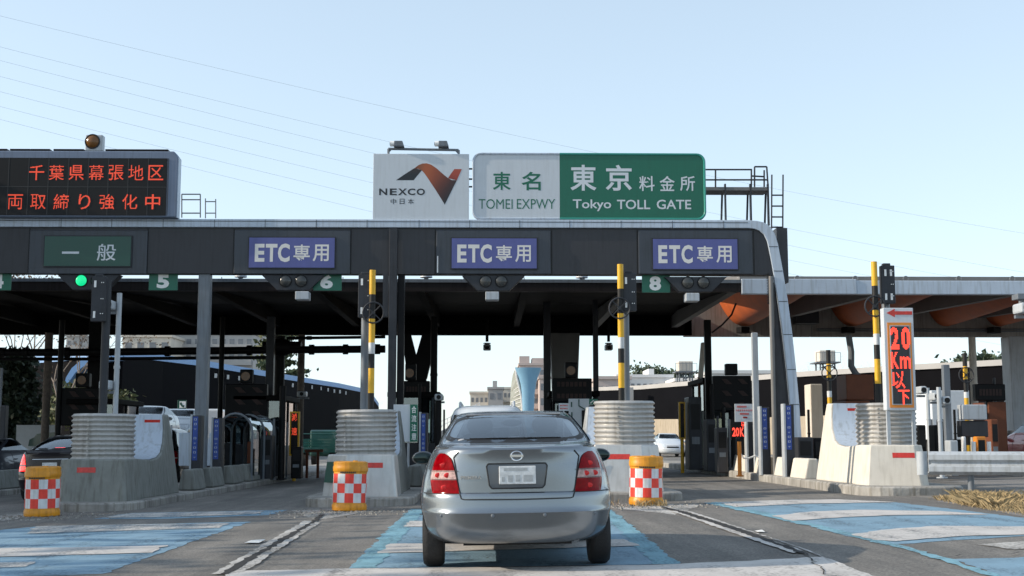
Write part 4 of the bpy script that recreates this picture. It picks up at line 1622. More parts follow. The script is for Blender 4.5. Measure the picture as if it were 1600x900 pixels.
t = thing('toll_canopy', 'canopy roof with pale blue fascia and orange vaults over the right lanes', 'canopy roof', ((xR + xs) / 2, YC, 0))
zr0, zr1 = P(1400, 460, YC).z, P(1400, 438.5, YC).z
xj = P(1338, 450, YC).x
mb = MB()
mb.b2((xs + .01, YC - .06, zr0), (xj, YC + .2, zr1 + .04))
mb.build('fascia', 'white_trim', t, bevel=.02)
mb = MB()
mb.b2((xj + .004, YC - .03, zr0), (xR, YC + .2, zr1))
mb.build('fascia', 'white_trim', t, bevel=.02)
mb = MB()
mb.prism([(YC + .2, zr1 + .03), (YC + .2, zr1 + .15), (YB + .4, zr1 + 1.7), (YB + .4, zr1 + 1.5)], 'x', xs, xR)
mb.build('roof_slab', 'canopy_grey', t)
mb = MB()
zg0, zg1 = zfar_r, zr1 + 1.45
mb.b2((xs + .2, YB, zg0), (P(1268, 500, YB).x - .02, YB + .35, zg1))
mb.b2((P(1268, 500, YB).x + .02, YB, zg0), (xR, YB + .35, zg1))
mb.build('rear_girder', 'girder', t)
mb = MB()
for zz in (zg0 + .22, zg0 + .30):
    mb.cyl((P(1275, 500, YB).x, YB - .05, zz), (xR, YB - .05, zz), .025, n=6)
mb.build('conduit', 'grey_steel', t)
# orange vault bellies running front to back between grey ribs
vault = [P(1164, 513, YB).x, P(1332, 513, YB).x, P(1478, 513, YB).x, P(1561, 513, YB).x, P(1660, 513, YB).x]
zv = P(1400, 513, YB).z
ztopv = zr1 - .02
for i, xv in enumerate(vault):
    mb = MB()
    hw = (1.35, 1.25, 1.1, 1.05, 1.25)[i]
    prof = []
    for q in range(25):
        u = -1 + 2 * q / 24
        prof.append((xv + hw * 1.1 * u, zv + .08 + 2.3 * abs(u) ** 2.3))
    vs, fs = [], []
    ys = np.linspace(YC + .3, YB - .01, 8)
    for j, yv in enumerate(ys):
        f = (yv - YC) / (YB - YC)
        lift = (1 - f) ** 1.3 * 0.35       # the belly deepens to the rear
        for x_, z_ in prof:
            vs.append((x_, yv, min(z_ + lift, ztopv + .04 + 1.40 * f)))
    for j in range(7):
        for q in range(24):
            fs.append((j * 25 + q, j * 25 + q + 1, j * 25 + 26 + q, j * 25 + 25 + q))
    mb.add(vs, fs)
    mb.build('orange_vault', 'orange_rust', t, smooth=True, auto=70)
    mb = MB()
    xr = xv + hw * 1.28
    mb.prism([(YC + .21, zr0 + .03), (YC + .21, zr1), (YB - .02, zr1 + 1.35), (YB - .02, zg0 + .75)], 'x', xr - .14, xr + .14)
    mb.build('rib', 'canopy_grey', t)
    if i != 2:
        mb = MB()
        c = P((1164, 1328, 1478, 1556, 1660)[i] - 3, 516, YB - .3)
        mb.box((c.x, c.y, c.z), (.42, .35, .25), rz=.4)
        mb.cyl((c.x, c.y, c.z), (c.x, c.y + .3, c.z + .1), .05)
        mb.build('spotlight', 'black_steel', t, bevel=.03)
mb = MB()
c0, c1 = P(1244, 470, YB - 1), P(1280, 505, YB - 1)
mb.b2((c0.x, YB - 1, c1.z), (c1.x, YB - .3, c0.z))
mb.build('duct_box', 'dark_steel', t)
mb = MB()
pts = [P(*q, YC + 3) for q in ((1150, 474), (1143, 492), (1128, 508), (1112, 520))]
mb.tube(pts, .03, n=6)
mb.build('cable', 'plastic_black', t, smooth=True)
for x_ in (1247, 1338, 1417, 1500, 1584):
    mb = MB()
    c = P(x_, 437, YC)
    mb.tube([(c.x + .08 * math.cos(q), YC + .1, zr1 + .07 + .08 * math.sin(q)) for q in np.linspace(0, 6.1, 14)], .012, n=5, closed=True)
    mb.build('lifting_eye', 'grey_steel', t)

# small roof lamps between gantry and canopy
for x_, lab in ((376, 'small white roof lamp showing below the gantry left of number 6'), (666, 'small white roof lamp showing below the gantry right of the mast'), (909, 'small white roof box showing below the gantry left of number 8'),
                (1162, 'small white roof box at the join of the two canopies')):
    c = P(x_, 437, YC + .5)
    t = thing('roof_lamp', lab, 'lamp', (c.x, YC + .5, zc1))
    mb = MB()
    mb.cyl((c.x, YC + .5, zc1 + .03), (c.x, YC + .5, zc1 + .14), .07, n=12)
    mb.build('stem', 'pale_steel', t)
    mb = MB()
    mb.cyl((c.x, YC + .5, zc1 + .14), (c.x, YC + .5, zc1 + .30), .19, .16, n=16)
    mb.build('housing', 'sign_white', t, smooth=True)
# hanging lane cameras at the far edge
for x_, lab in ((761, 'grey camera hanging from the canopy above the silver car'), (951, 'grey camera hanging from the canopy right of the thick column')):
    Yh = YB - .4
    c = P(x_, 541, Yh)
    t = thing('hanging_camera', lab, 'camera', (c.x, Yh, zfar))
    mb = MB()
    mb.cyl((c.x, Yh, zfar + .6), (c.x, Yh, c.z + .18), .06, n=10)
    mb.cyl((c.x, Yh, c.z + .1), (c.x, Yh, c.z + .13), .15, n=12)
    mb.build('stem', 'black_steel', t)
    mb = MB()
    mb.box((c.x, Yh, c.z - .05), (.30, .5, .22))
    mb.cyl((c.x, Yh - .1, c.z + .05), (c.x, Yh - .1, c.z + .12), .1, n=10)
    mb.build('camera_box', 'pale_steel', t, bevel=.05)
    mb = MB()
    mb.cyl((c.x, Yh - .26, c.z - .07), (c.x, Yh - .24, c.z - .07), .08, n=12)
    mb.build('lens', 'black_face', t)

# ================================================================ COLUMNS, BOOTHS AND BOARDS UNDER THE CANOPY
def post(x0, x1, top, Y, label, m='black_steel', name='steel_post', round_=True, foot=None, group=None, cat='post', lean=0):
    a, b = P(x0, top, Y), P(x1, top, Y)
    xc, w = (a.x + b.x) / 2, b.x - a.x
    zb_ = gz(xc) + (foot if foot is not None else 0.1)
    mb = MB()
    if round_:
        mb.cyl((xc + lean, Y, zb_), (xc, Y, a.z), w / 2, n=14)
        mb.cyl((xc + lean, Y, zb_), (xc + lean, Y, zb_ + .03), w / 2 + .08, n=14)
        mb.cyl((xc, Y, zb_ + (a.z - zb_) * .62), (xc, Y, zb_ + (a.z - zb_) * .635), w / 2 + .012, n=14)
    else:
        mb.b2((xc - w / 2, Y - w / 2, zb_), (xc + w / 2, Y + w / 2, a.z))
        mb.b2((xc - w / 2 - .05, Y - w / 2 - .05, zb_), (xc + w / 2 + .05, Y + w / 2 + .05, zb_ + .04))
    return mb.solo(name, m, (xc, Y, zb_), label, cat, group, smooth=round_, bevel=0.012 if not round_ else 0)


post(71, 83, 520, 46, 'brown round pole at far left in front of the bare trees', 'bark_grey')
post(93, 102, 500, 44, 'dark round pole at far left just right of the brown pole', 'black_steel')
post(143, 165, 500, 47, 'black square column behind the post of the leftmost drum', 'black_steel', 'canopy_column', False, cat='column')
post(183, 191, 458, 27.6, 'pale grey tube mast with small camera behind the leftmost drum', 'pale_steel', 'camera_mast', foot=.2)
post(344, 352, 495, 45, 'thin dark pole right of the pale gantry leg', 'black_steel')
post(418, 430, 495, 44, 'dark square pole left of the pipe junction', 'dark_steel', 'steel_post', False)
post(430, 446, 525, 46, 'thick black column carrying the pipe junction', 'black_steel', 'canopy_column', cat='column')
post(466, 477, 523, 49, 'tall grey brown pole right of the pipe junction', 'bark_grey')
post(437, 447, 603, 41, 'short black pole before the pipe junction column', 'black_steel')
post(673, 684, 495, 45, 'thin black pole left of the roof of the silver car', 'black_steel')
post(849, 860, 470, 46, 'slim dark column left of the thick grey column', 'dark_steel', 'canopy_column', False, cat='column')
post(926, 934, 470, 45, 'slim dark pole right of the thick grey column', 'dark_steel', 'steel_post', False)
post(1174, 1183, 520, 36.5, 'slim pale square post by the curved gantry end', 'pale_steel', 'steel_post', False)
post(1100, 1110, 500, 44, 'dark column by the booth at the right lane', 'black_steel', 'canopy_column', False, cat='column')
post(1513, 1524, 527, 46, 'pale pinkish column right of the speed display', 'concrete_pale', 'canopy_column', cat='column')
post(1472, 1482, 570, 33, 'square post with cameras right of the speed display', 'grey_steel', 'camera_mast', False)
post(1463, 1470, 605, 31.5, 'pale tube post right of the speed display', 'pale_steel', 'steel_post')
post(1446, 1452, 606, 36, 'short pale stub post behind the end of the guardrail', 'pale_steel', 'steel_post')
post(1, 5, 575, 40, 'thin pale pole at the left frame edge', 'grey_steel')
post(680, 690, 620, 40, 'black pole with camera left of the silver car roof', 'black_steel', 'camera_mast')


def tapered(x0t, x1t, x0b, x1b, top, Y, d, label, m):
    a, b = P(x0t, top, Y), P(x1t, top, Y)
    c, e = P(x0b, 700, Y), P(x1b, 700, Y)
    zb_ = gz(c.x) + .1
    mb = MB()
    vs = [(c.x, Y, zb_), (e.x, Y, zb_), (e.x, Y + d, zb_), (c.x, Y + d, zb_), (a.x, Y, a.z), (b.x, Y, a.z), (b.x, Y + d, a.z), (a.x, Y + d, a.z)]
    mb.add(vs, [(0, 3, 2, 1), (4, 5, 6, 7), (0, 1, 5, 4), (1, 2, 6, 5), (2, 3, 7, 6), (3, 0, 4, 7)])
    return mb.solo('canopy_column', m, ((c.x + e.x) / 2, Y, zb_), label, 'column', bevel=.03)


tapered(860, 906, 868, 898, 520, 49, .8, 'thick dark grey tapering column right of the blue tower', 'canopy_grey')
tapered(1576, 1606, 1586, 1612, 525, 48, .8, 'pale tapering column at the right frame edge', 'pale_steel')
# y-headed column behind the mast
Y = 48
t = thing('canopy_column', 'black column with forked head behind the gantry mast', 'column', (P(652, 600, Y).x, Y, gz(-2.6)))
mb = MB()
a, b = P(637, 590, Y), P(666, 590, Y)
mb.b2((a.x, Y - .2, gz(-2.6)), (b.x, Y + .3, a.z))
mb.build('shaft', 'black_steel', t)
for pts in (((637, 592), (660, 592), (642, 522), (628, 522)), ((640, 592), (667, 592), (684, 522), (660, 522))):
    mb = MB()
    q = [P(*p, Y) for p in pts]
    mb.prism([(p.x, p.z) for p in q], 'y', Y - .15 if pts[0][0] == 637 else Y - .18, Y + .2)
    mb.build('fork_arm', 'black_steel', t)
# leaning stay beside the right lane
mb = MB()
Y = 47
q = [P(*p, Y) for p in ((1097, 535), (1103, 535), (1091, 690), (1084, 690))]
mb.prism([(p.x, p.z) for p in q], 'y', Y, Y + .3)
mb.solo('leaning_stay', 'concrete_pale', (q[0].x, Y, gz(8)), 'pale leaning strut beside the dark booth column of the right lane', 'strut')
# bent pipe on the right
mb = MB()
mb.tube([P(*q, 44) for q in ((1326, 524), (1330, 550), (1330, 572), (1337, 584), (1344, 590))], .11, n=10)
mb.solo('bent_pipe', 'grey_steel', P(1330, 585, 44), 'bent grey pipe rising above the brown cabinet', 'pipe', smooth=True)

# service pipes across the left lanes
def pipe(pts, Y, r, label, joints=(), m='black_steel'):
    t = thing('service_pipe', label, 'pipe', P(*pts[0], Y))
    mb = MB()
    mb.tube([P(*p, Y) for p in pts], r, n=12)
    mb.build('pipe', m, t, smooth=True)
    for j in joints:
        c = P(j, np.interp(j, [p[0] for p in pts], [p[1] for p in pts]), Y)
        mb = MB()
        mb.cyl((c.x - .09, c.y, c.z), (c.x + .09, c.y, c.z), r * 1.35, n=14)
        mb.build('flange', m, t, smooth=True)


pipe([(-60, 551), (120, 550.5), (425, 547), (520, 546), (602, 545.5)], 45.5, .135, 'thick black pipe running across the left lanes under the canopy', (4, 41, 105, 262, 390, 487, 540, 590))
pipe([(-60, 561), (120, 561), (425, 558.5)], 45.7, .06, 'thin black pipe just below the thick pipe across the left lanes')
pipe([(448, 528.5), (602, 526.5)], 45.6, .055, 'short thin black pipe above the thick pipe near the gantry mast', (483,))
mb = MB()
c = P(438, 543, 45.6)
mb.ball((c.x, c.y, c.z), .42, s=(1.3, .8, .75))
mb.cyl((c.x - .6, c.y, c.z), (c.x + .75, c.y, c.z), .22, n=12)
mb.solo('pipe_junction', 'black_steel', (c.x, c.y, c.z), 'bulky black pipe junction on top of the thick black column', 'pipe joint', smooth=True)

# unlit arrow boards
def arrow_board(x0, y0, x1, y1, Y, label, lamp=None, box=None, rows=3):
    a, b = P(x0, y0, Y), P(x1, y1, Y)
    t = thing('lane_display', label, 'display board', ((a.x + b.x) / 2, Y, gz(a.x)), 'unlit displays under the canopy')
    mb = MB()
    mb.b2((a.x, Y, b.z), (b.x, Y + .3, a.z))
    mb.build('cabinet', 'black_steel', t, bevel=.03)
    mb = MB()
    h = (a.z - b.z) / rows
    w = b.x - a.x
    for r in range(rows):
        zc = a.z - (r + .5) * h
        if rows == 3 and w > 1.2:
            for q in range(2):
                xq = a.x + w * (.22 + .42 * q)
                mb.prism([(xq, zc + h * .22), (xq + w * .14, zc + h * .22), (xq + w * .28, zc - h * .22), (xq + w * .12, zc - h * .22)], 'y', Y - .012, Y - .002)
        else:
            for q in range(7):
                xq = a.x + w * (.12 + .11 * q)
                mb.b2((xq, Y - .012, zc - h * .2), (xq + w * .08, Y - .002, zc + h * .2))
    mb.build('unlit_lamps', 'led_off', t)
    mb = MB()
    mb.cyl(((a.x + b.x) / 2, Y + .15, gz(a.x)), ((a.x + b.x) / 2, Y + .15, b.z), .12, n=12)
    mb.build('post', 'black_steel', t, smooth=True)
    if box:
        mb = MB()
        px_box(mb, *box, Y, .3)
        h = mb.build('lamp_box', 'black_steel', t, bevel=.03)
        if lamp:
            c = P(*lamp, Y)
            mb = MB()
            mb.cyl((c.x, Y - .04, c.z), (c.x, Y - .002, c.z), .15, n=20)
            mb.build('amber_lens', 'amber_dim', h, smooth=True)


arrow_board(95, 606, 152, 665, 44, 'unlit black display at far left behind the leftmost drum', box=(118, 583, 139, 605), lamp=(128, 594))
arrow_board(352, 600, 416, 656, 43, 'unlit black display with three rows of arrow strokes, right of the pale gantry leg', box=(375, 577, 394, 599), lamp=(384, 588))
arrow_board(630, 595, 671, 655, 43.5, 'unlit black display behind the gantry mast', rows=2, box=(633, 568, 650, 594), lamp=(640, 583))
arrow_board(863, 591, 925, 628, 43, 'unlit black display with amber lamp on the thick grey column', rows=2, box=(883, 566, 902, 590), lamp=(892, 579))
arrow_board(1114, 587, 1175, 642, 43, 'unlit black display left of the pale post in the right lane', rows=3, box=(1134, 568, 1153, 586))
arrow_board(1524, 600, 1572, 626, 42, 'unlit black display at far right before the tapering column', rows=1)

# toll booths
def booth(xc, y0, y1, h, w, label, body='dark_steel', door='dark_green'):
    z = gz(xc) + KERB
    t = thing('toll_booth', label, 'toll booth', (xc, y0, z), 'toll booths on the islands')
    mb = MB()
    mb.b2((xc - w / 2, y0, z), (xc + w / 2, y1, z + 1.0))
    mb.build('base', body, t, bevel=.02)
    mb = MB()
    for x_ in (xc - w / 2 + .05, xc + w / 2 - .05):
        for y_ in (y0 + .05, (y0 + y1) / 2, y1 - .05):
            mb.box((x_, y_, z + 1.0 + (h - 1) / 2), (.09, .09, h - 1 - .004))
    mb.build('frame', 'black_steel', t)
    for x_ in (xc - w / 2 + .05, xc + w / 2 - .05):
        mb = MB()
        mb.box((x_, (y0 + y1) / 2, z + 1 + (h - 1) / 2), (.012, y1 - y0 - .2, h - 1.02))
        mb.build('window', 'booth_glass', t)
    mb = MB()
    mb.box((xc, y0 + .05, z + 1 + (h - 1) / 2), (w - .2, .012, h - 1.02))
    mb.build('window', 'booth_glass', t)
    mb = MB()
    mb.b2((xc - w / 2 - .12, y0 - .2, z + h), (xc + w / 2 + .12, y1 + .2, z + h + .18))
    mb.build('roof', 'canopy_shaded', t, bevel=.03)
    mb = MB()
    mb.b2((xc - w / 2 - .015, y0 + .35, z + .05), (xc - w / 2 - .002, y0 + 1.1, z + 1.95))
    mb.build('door', door, t)
    mb = MB()
    mb.box((xc, (y0 + y1) / 2, z + 1.1), (w * .6, .5, .5))
    mb.build('desk', 'interior', t)
    return t


booth(-7.7, 43.2, 46.2, 2.5, 1.5, 'dark toll booth on the left island behind the low blocks')
booth(-2.5, 42.5, 45.5, 2.5, 1.5, 'dark toll booth hidden behind the mast left of the silver car')
booth(2.9, 44.0, 47.0, 2.5, 1.5, 'dark toll booth behind the bright corrugated drum')
booth(8.15, 44.5, 47.5, 2.9, 1.3, 'dark toll booth with green door at the right lane beyond the low pale blocks')
booth(-13.5, 44, 47, 2.5, 1.5, 'dark toll booth at the far left beyond the grey car')

# curved glazed shelters on the left island
def hoop_shelter(x0, y0, y1, w, h, label):
    z = gz(x0) + KERB
    t = thing('glazed_shelter', label, 'shelter', (x0, y0, z), 'curved glazed shelters')
    n = 10
    prof = [(x0 - w / 2, z)] + [(x0 - w / 2 * math.cos(math.pi * k / n), z + h - .55 + .55 * math.sin(math.pi * k / n)) for k in range(n + 1)] + [(x0 + w / 2, z)]
    mb = MB()
    vs = [(x, y0, zz) for x, zz in prof] + [(x, y1, zz) for x, zz in prof]
    m = len(prof)
    mb.add(vs, [(k, k + 1, m + k + 1, m + k) for k in range(m - 1)])
    mb.build('glazing', 'booth_glass', t, smooth=True)
    for y_ in np.linspace(y0, y1, 3):
        mb = MB()
        mb.tube([(x, y_, zz) for x, zz in prof], .035, n=6)
        mb.build('hoop', 'grey_steel', t, smooth=True)


hoop_shelter(-7.4, 37.6, 41.6, 1.0, 1.95, 'curved glazed shelter with pale hoops on the left island')
# pale forked stand behind the blue notices on the left island
mb = MB()
Y = 36.0
q = [(279, 676), (296, 676), (297, 690), (303, 700), (312, 703), (320, 700), (326, 690), (327, 676), (331, 676), (331, 728), (279, 728)]
mb.prism([(P(*p, Y).x, P(*p, Y).z) for p in q], 'y', Y, Y + .4)
mb.solo('forked_stand', 'white_trim', P(305, 728, Y), 'pale blue grey stand with round notch at foot of the gantry leg', 'stand', bevel=.02)
mb = MB()
Y = 33.2
q = [(1239, 660), (1250, 660), (1253, 680), (1260, 692), (1272, 700), (1272, 745), (1243, 745)]
q = [(a - 2, b) for a, b in q]
mb.prism([(P(*p, Y + 4).x, P(*p, Y + 4).z) for p in q], 'y', Y + 4, Y + 4.5)
mb.solo('forked_stand', 'white_trim', P(1250, 745, Y + 4), 'pale concave stand between the two blue notices and the gantry end', 'stand', bevel=.02)

# machines on islands
def cabinet(x0, y0, x1, y1, Y, d, m, label, name='cabinet', cat='cabinet', detail=True, to_floor=True):
    a, b = P(x0, y0, Y), P(x1, y1, Y)
    zf_ = gz(a.x) + .12 if to_floor else b.z
    t = thing(name, label, cat, ((a.x + b.x) / 2, Y, zf_))
    mb = MB()
    mb.b2((a.x, Y, zf_), (b.x, Y + d, a.z))
    mb.build('body', m, t, bevel=.03)
    if detail:
        w, h = b.x - a.x, a.z - zf_
        mb = MB()
        mb.b2((a.x + w * .15, Y - .015, zf_ + h * .55), (b.x - w * .15, Y - .002, a.z - h * .1))
        mb.build('panel', 'black_face', t)
        mb = MB()
        mb.b2((a.x + w * .2, Y - .02, zf_ + h * .35), (b.x - w * .2, Y - .002, zf_ + h * .45))
        mb.build('slot', 'grey_steel', t)
    return t


cabinet(1246, 683, 1272, 735, 33, .6, 'dark_steel', 'dark open-fronted ticket machine left of the swept cream wall', 'ticket_machine', 'machine')
cabinet(1272, 684, 1286, 735, 34, .6, 'black_steel', 'narrow black machine right of the ticket machine', 'ticket_machine', 'machine')
cabinet(1322, 585, 1366, 625, 42, 1.2, 'brown', 'brown boxy cabinet behind the speed display, upper one', detail=False, to_floor=False)
cabinet(1322, 626, 1362, 720, 41.5, 1.6, 'brown', 'brown rounded booth body behind the speed display', 'booth_body', 'booth', detail=False)
cabinet(1266, 600, 1288, 712, 52, 1.0, 'wall_cream', 'tall cream cabinet with a door right of the gantry end', detail=False)
cabinet(1503, 632, 1543, 656, 36, .4, 'pale_steel', 'pale grey panel box at far right above the dark panel', 'panel_box', 'panel', detail=False, to_floor=False)
cabinet(1502, 657, 1545, 683, 36.1, .4, 'panel_dark', 'dark grey panel box at far right under the pale one', 'panel_box', 'panel', detail=False, to_floor=False)
cabinet(1544, 628, 1576, 712, 42, 1.4, 'brown', 'brown booth at far right behind the dark panel', 'booth_body', 'booth', detail=False)
cabinet(1586, 672, 1612, 712, 44, 1, 'dark_steel', 'dark box at the right frame edge below the tapering column', detail=False)
cabinet(1526, 682, 1542, 715, 35.6, .3, 'orange_paint', 'orange road safety stand under the dark panel at far right', 'safety_stand', 'stand')
cabinet(1505, 682, 1511, 715, 35.6, .2, 'check_white', 'thin red and white marker stand under the dark panel', 'safety_stand', 'stand', detail=False)
cabinet(1484, 688, 1498, 715, 32.5, .4, 'pale_steel', 'small grey box at foot of the camera post by the guardrail', detail=False)
cabinet(1434, 664, 1448, 700, 34, .5, 'black_steel', 'small black machine between the speed display and the camera post', 'ticket_machine', 'machine')
cabinet(1460, 664, 1468, 700, 35, .5, 'black_steel', 'narrow black machine close to the pale tube post', 'ticket_machine', 'machine', detail=False)
cabinet(455, 698, 470, 742, 41, .5, 'black_steel', 'black gate machine at the end of the left island', 'gate_machine', 'machine')
cabinet(340, 690, 352, 742, 39, .6, 'black_steel', 'black machine beside the curved glazed shelter', 'gate_machine', 'machine', detail=False)
cabinet(386, 690, 396, 740, 43, .4, 'brown', 'slim brown box on the left island past the glazed shelter', 'gate_machine', 'machine', detail=False)
cabinet(862, 640, 888, 700, 47, .8, 'panel_dark', 'dark cabinet at foot of the thick grey column', detail=False)
cabinet(1076, 620, 1098, 735, 43.5, 1.0, 'dark_steel', 'tall booth front with pale edge at the right lane', 'booth_body', 'booth')
cabinet(0, 633, 6, 690, 38, .3, 'panel_dark', 'narrow dark panel at the left frame edge', 'panel_box', 'panel', detail=False)
for px, Y, l in ((1155, 35.6, 'orange slim bollard left of the plain dark post'), (1248, 34.6, 'orange slim bollard left of the ticket machine'), (1521, 35, 'pale slim bollard under the dark panel at far right'), (1545, 35, 'white slim bollard right of the orange stand')):
    a = P(px, 690 if px != 1248 else 685, Y)
    mb = MB()
    mb.cyl((a.x, Y, gz(a.x) + .1), (a.x, Y, a.z), .055, n=12)
    mb.cyl((a.x, Y, gz(a.x) + .1), (a.x, Y, gz(a.x) + .14), .1, n=12)
    mb.solo('bollard', 'orange_paint' if px < 1300 else 'letter_white', (a.x, Y, gz(a.x) + .1), l, 'bollard', smooth=True)
# slim guide posts, gate arms and panels crowding the lanes under the canopy
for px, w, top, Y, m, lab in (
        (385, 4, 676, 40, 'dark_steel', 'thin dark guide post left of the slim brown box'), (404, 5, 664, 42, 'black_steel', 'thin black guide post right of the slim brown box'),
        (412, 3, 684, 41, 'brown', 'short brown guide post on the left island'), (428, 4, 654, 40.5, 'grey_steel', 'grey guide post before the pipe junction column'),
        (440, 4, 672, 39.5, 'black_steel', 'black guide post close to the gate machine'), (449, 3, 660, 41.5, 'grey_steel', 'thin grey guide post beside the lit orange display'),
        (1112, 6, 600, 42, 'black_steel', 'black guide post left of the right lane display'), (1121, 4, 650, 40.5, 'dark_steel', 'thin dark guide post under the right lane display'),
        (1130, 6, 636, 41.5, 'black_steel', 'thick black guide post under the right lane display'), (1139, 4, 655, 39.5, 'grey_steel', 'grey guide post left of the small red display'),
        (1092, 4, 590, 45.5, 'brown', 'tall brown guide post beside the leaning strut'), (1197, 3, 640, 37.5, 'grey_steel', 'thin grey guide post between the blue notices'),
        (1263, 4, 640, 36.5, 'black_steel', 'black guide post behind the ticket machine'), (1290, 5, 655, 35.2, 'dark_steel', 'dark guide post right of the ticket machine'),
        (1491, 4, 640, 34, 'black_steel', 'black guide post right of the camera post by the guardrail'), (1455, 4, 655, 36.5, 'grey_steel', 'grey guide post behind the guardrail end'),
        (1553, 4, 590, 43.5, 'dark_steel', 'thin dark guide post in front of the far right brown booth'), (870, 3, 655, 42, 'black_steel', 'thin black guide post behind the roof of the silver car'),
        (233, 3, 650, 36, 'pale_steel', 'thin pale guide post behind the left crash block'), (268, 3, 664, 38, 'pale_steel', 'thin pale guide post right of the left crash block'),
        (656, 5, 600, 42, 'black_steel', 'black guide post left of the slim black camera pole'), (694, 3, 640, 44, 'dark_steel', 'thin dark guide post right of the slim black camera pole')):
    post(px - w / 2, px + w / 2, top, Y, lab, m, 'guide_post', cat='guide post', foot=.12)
cabinet(1104, 655, 1120, 735, 41, .7, 'dark_steel', 'dark lane machine left of the thick black guide post', 'gate_machine', 'machine')
cabinet(1120, 668, 1138, 738, 39, .5, 'panel_dark', 'dark lane machine left of the small red display', 'gate_machine', 'machine')
cabinet(408, 680, 424, 742, 40, .6, 'panel_dark', 'dark lane machine at foot of the pipe junction column', 'gate_machine', 'machine')
cabinet(1472, 655, 1484, 700, 36, .5, 'panel_dark', 'dark lane machine behind the guardrail by the camera post', 'gate_machine', 'machine')
cabinet(1548, 655, 1562, 712, 38, .5, 'brown', 'brown lane machine before the far right brown booth', 'gate_machine', 'machine')
# chain-like hose between posts
mb = MB()
mb.tube([P(x_, y_, 35.8) for x_, y_ in ((1155, 706), (1162, 716), (1170, 716), (1180, 712), (1188, 716), (1196, 708))], .025, n=6)
mb.solo('rope', 'letter_white', P(1170, 716, 35.8), 'slack white rope hung between the slim posts in the right lane', 'rope', smooth=True)
# white notice with red writing, small red display
Y = 37.4
a, b = P(1148, 631, Y), P(1180, 659, Y)
t = thing('lane_notice', 'white notice with red writing above the small red display', 'notice', ((a.x + b.x) / 2, Y, b.z))
mb = MB()
mb.b2((a.x, Y, b.z), (b.x, Y + .04, a.z))
mb.build('board', 'sign_white', t)
mb = MB()
for r, (u0, u1) in enumerate(((.12, .6), (.08, .92), (.25, .7), (.4, .6))):
    n = 9
    for q in range(n):
        u = u0 + (u1 - u0) * q / n
        zc = a.z - (a.z - b.z) * (.16 + r * .2)
        mb.b2((a.x + (b.x - a.x) * u, Y - .008, zc - .025), (a.x + (b.x - a.x) * (u + .035), Y - .001, zc + .025))
mb.build('lettering', 'notice_red', t)
Y = 38.2
a, b = P(1142, 656, Y), P(1178, 684, Y)
t = thing('speed_sign', 'small dark display with red lit 20K beside the pale post', 'display sign', ((a.x + b.x) / 2, Y, b.z))
mb = MB()
mb.b2((a.x, Y, b.z), (b.x, Y + .2, a.z))
mb.b2((a.x + .3, Y + .05, gz(7.6)), (a.x + .4, Y + .15, b.z))
mb.build('cabinet', 'black_face', t)
mb = MB()
for ch, u0, u1, v0, v1 in (('20', 1144, 1155, 668, 682), ('K', 1156, 1163, 668, 682), ('以', 1158, 1165, 657, 667), ('下', 1172, 1178, 662, 680)):
    p, q = P(u0, v0, Y), P(u1, v1, Y)
    mb.text(ch, p.x, q.x, q.z, p.z, Y - .004, .03)
mb.build('red_lettering', 'led_bright', t)
# yellow framed vertical displays
for x0, y0, x1, y1, Y, lab, lit in ((453, 643, 467, 712, 42.5, 'slim yellow framed display with orange lit characters at the left lane', True), (1060.5, 628, 1071.5, 686, 44, 'slim yellow framed display at the right lane, unlit characters', False)):
    a, b = P(x0, y0, Y), P(x1, y1, Y)
    t = thing('slow_sign', lab, 'display sign', ((a.x + b.x) / 2, Y, b.z))
    mb = MB()
    mb.b2((a.x, Y, b.z), (b.x, Y + .15, a.z))
    mb.cyl(((a.x + b.x) / 2, Y + .1, gz(a.x)), ((a.x + b.x) / 2, Y + .1, b.z), .06)
    mb.build('frame', 'yellow', t)
    mb = MB()
    mb.b2((a.x + .05, Y - .01, b.z + .05), (b.x - .05, Y - .001, a.z - .05))
    mb.build('screen', 'black_face', t)
    mb = MB()
    w = x1 - x0
    for i, ch in enumerate('減速'):
        p, q = P(x0 + w * .2, y0 + 3 + i * 22, Y), P(x1 - w * .2, y0 + 15 + i * 22, Y)
        mb.text(ch, p.x, q.x, q.z, p.z, Y - .014, .02)
    mb.build('lettering', 'led_red' if lit else 'led_off', t)
# booth-front white board right of the car roof
Y = 40.5
a, b = P(888.5, 623, Y), P(921, 665, Y)
t = thing('guide_board', 'white board with green line drawing left of the bright corrugated drum', 'sign', ((a.x + b.x) / 2, Y, b.z))
mb = MB()
mb.b2((a.x, Y, gz(2) + .2), (b.x, Y + .06, a.z))
mb.build('board', 'sign_white', t)
mb = MB()
pts = [P(*q, Y - .01) for q in ((904.5, 624), (904.5, 634), (918, 642), (918, 662))]
mb.tube(pts, .022, n=5)
for q in ((893, 632), (893.5, 648)):
    c = P(*q, Y)
    mb.box((c.x, Y - .008, c.z), (.04, .012, .16))
mb.build('green_lines', 'dark_green', t)
mb = MB()
px_box(mb, 909, 641, 919, 700, Y - .02, .015)
mb.build('dark_panel', 'black_face', t)
Y = 39.6
t = thing('arrow_plate', 'small green plate with white chevron left of the bright corrugated drum', 'sign', P(926, 635, Y))
mb = MB()
px_box(mb, 920.5, 623.5, 934, 632, Y, .04)
mb.build('plate', 'sign_green', t)
mb = MB()
mb.tube([P(*q, Y - .012) for q in ((922.5, 630), (927, 626), (931.5, 630))], .018, n=5)
mb.build('chevron', 'letter_white', t)
mb = MB()
px_box(mb, 921, 633, 932, 700, Y + .01, .3)
mb.build('post', 'black_steel', t)
Y = 39
a, b = P(873, 630, Y), P(889, 642, Y)
t = thing('lane_notice', 'small white notice with red writing left of the white guide board', 'notice', ((a.x + b.x) / 2, Y, b.z))
mb = MB()
mb.b2((a.x, Y, b.z), (b.x, Y + .03, a.z))
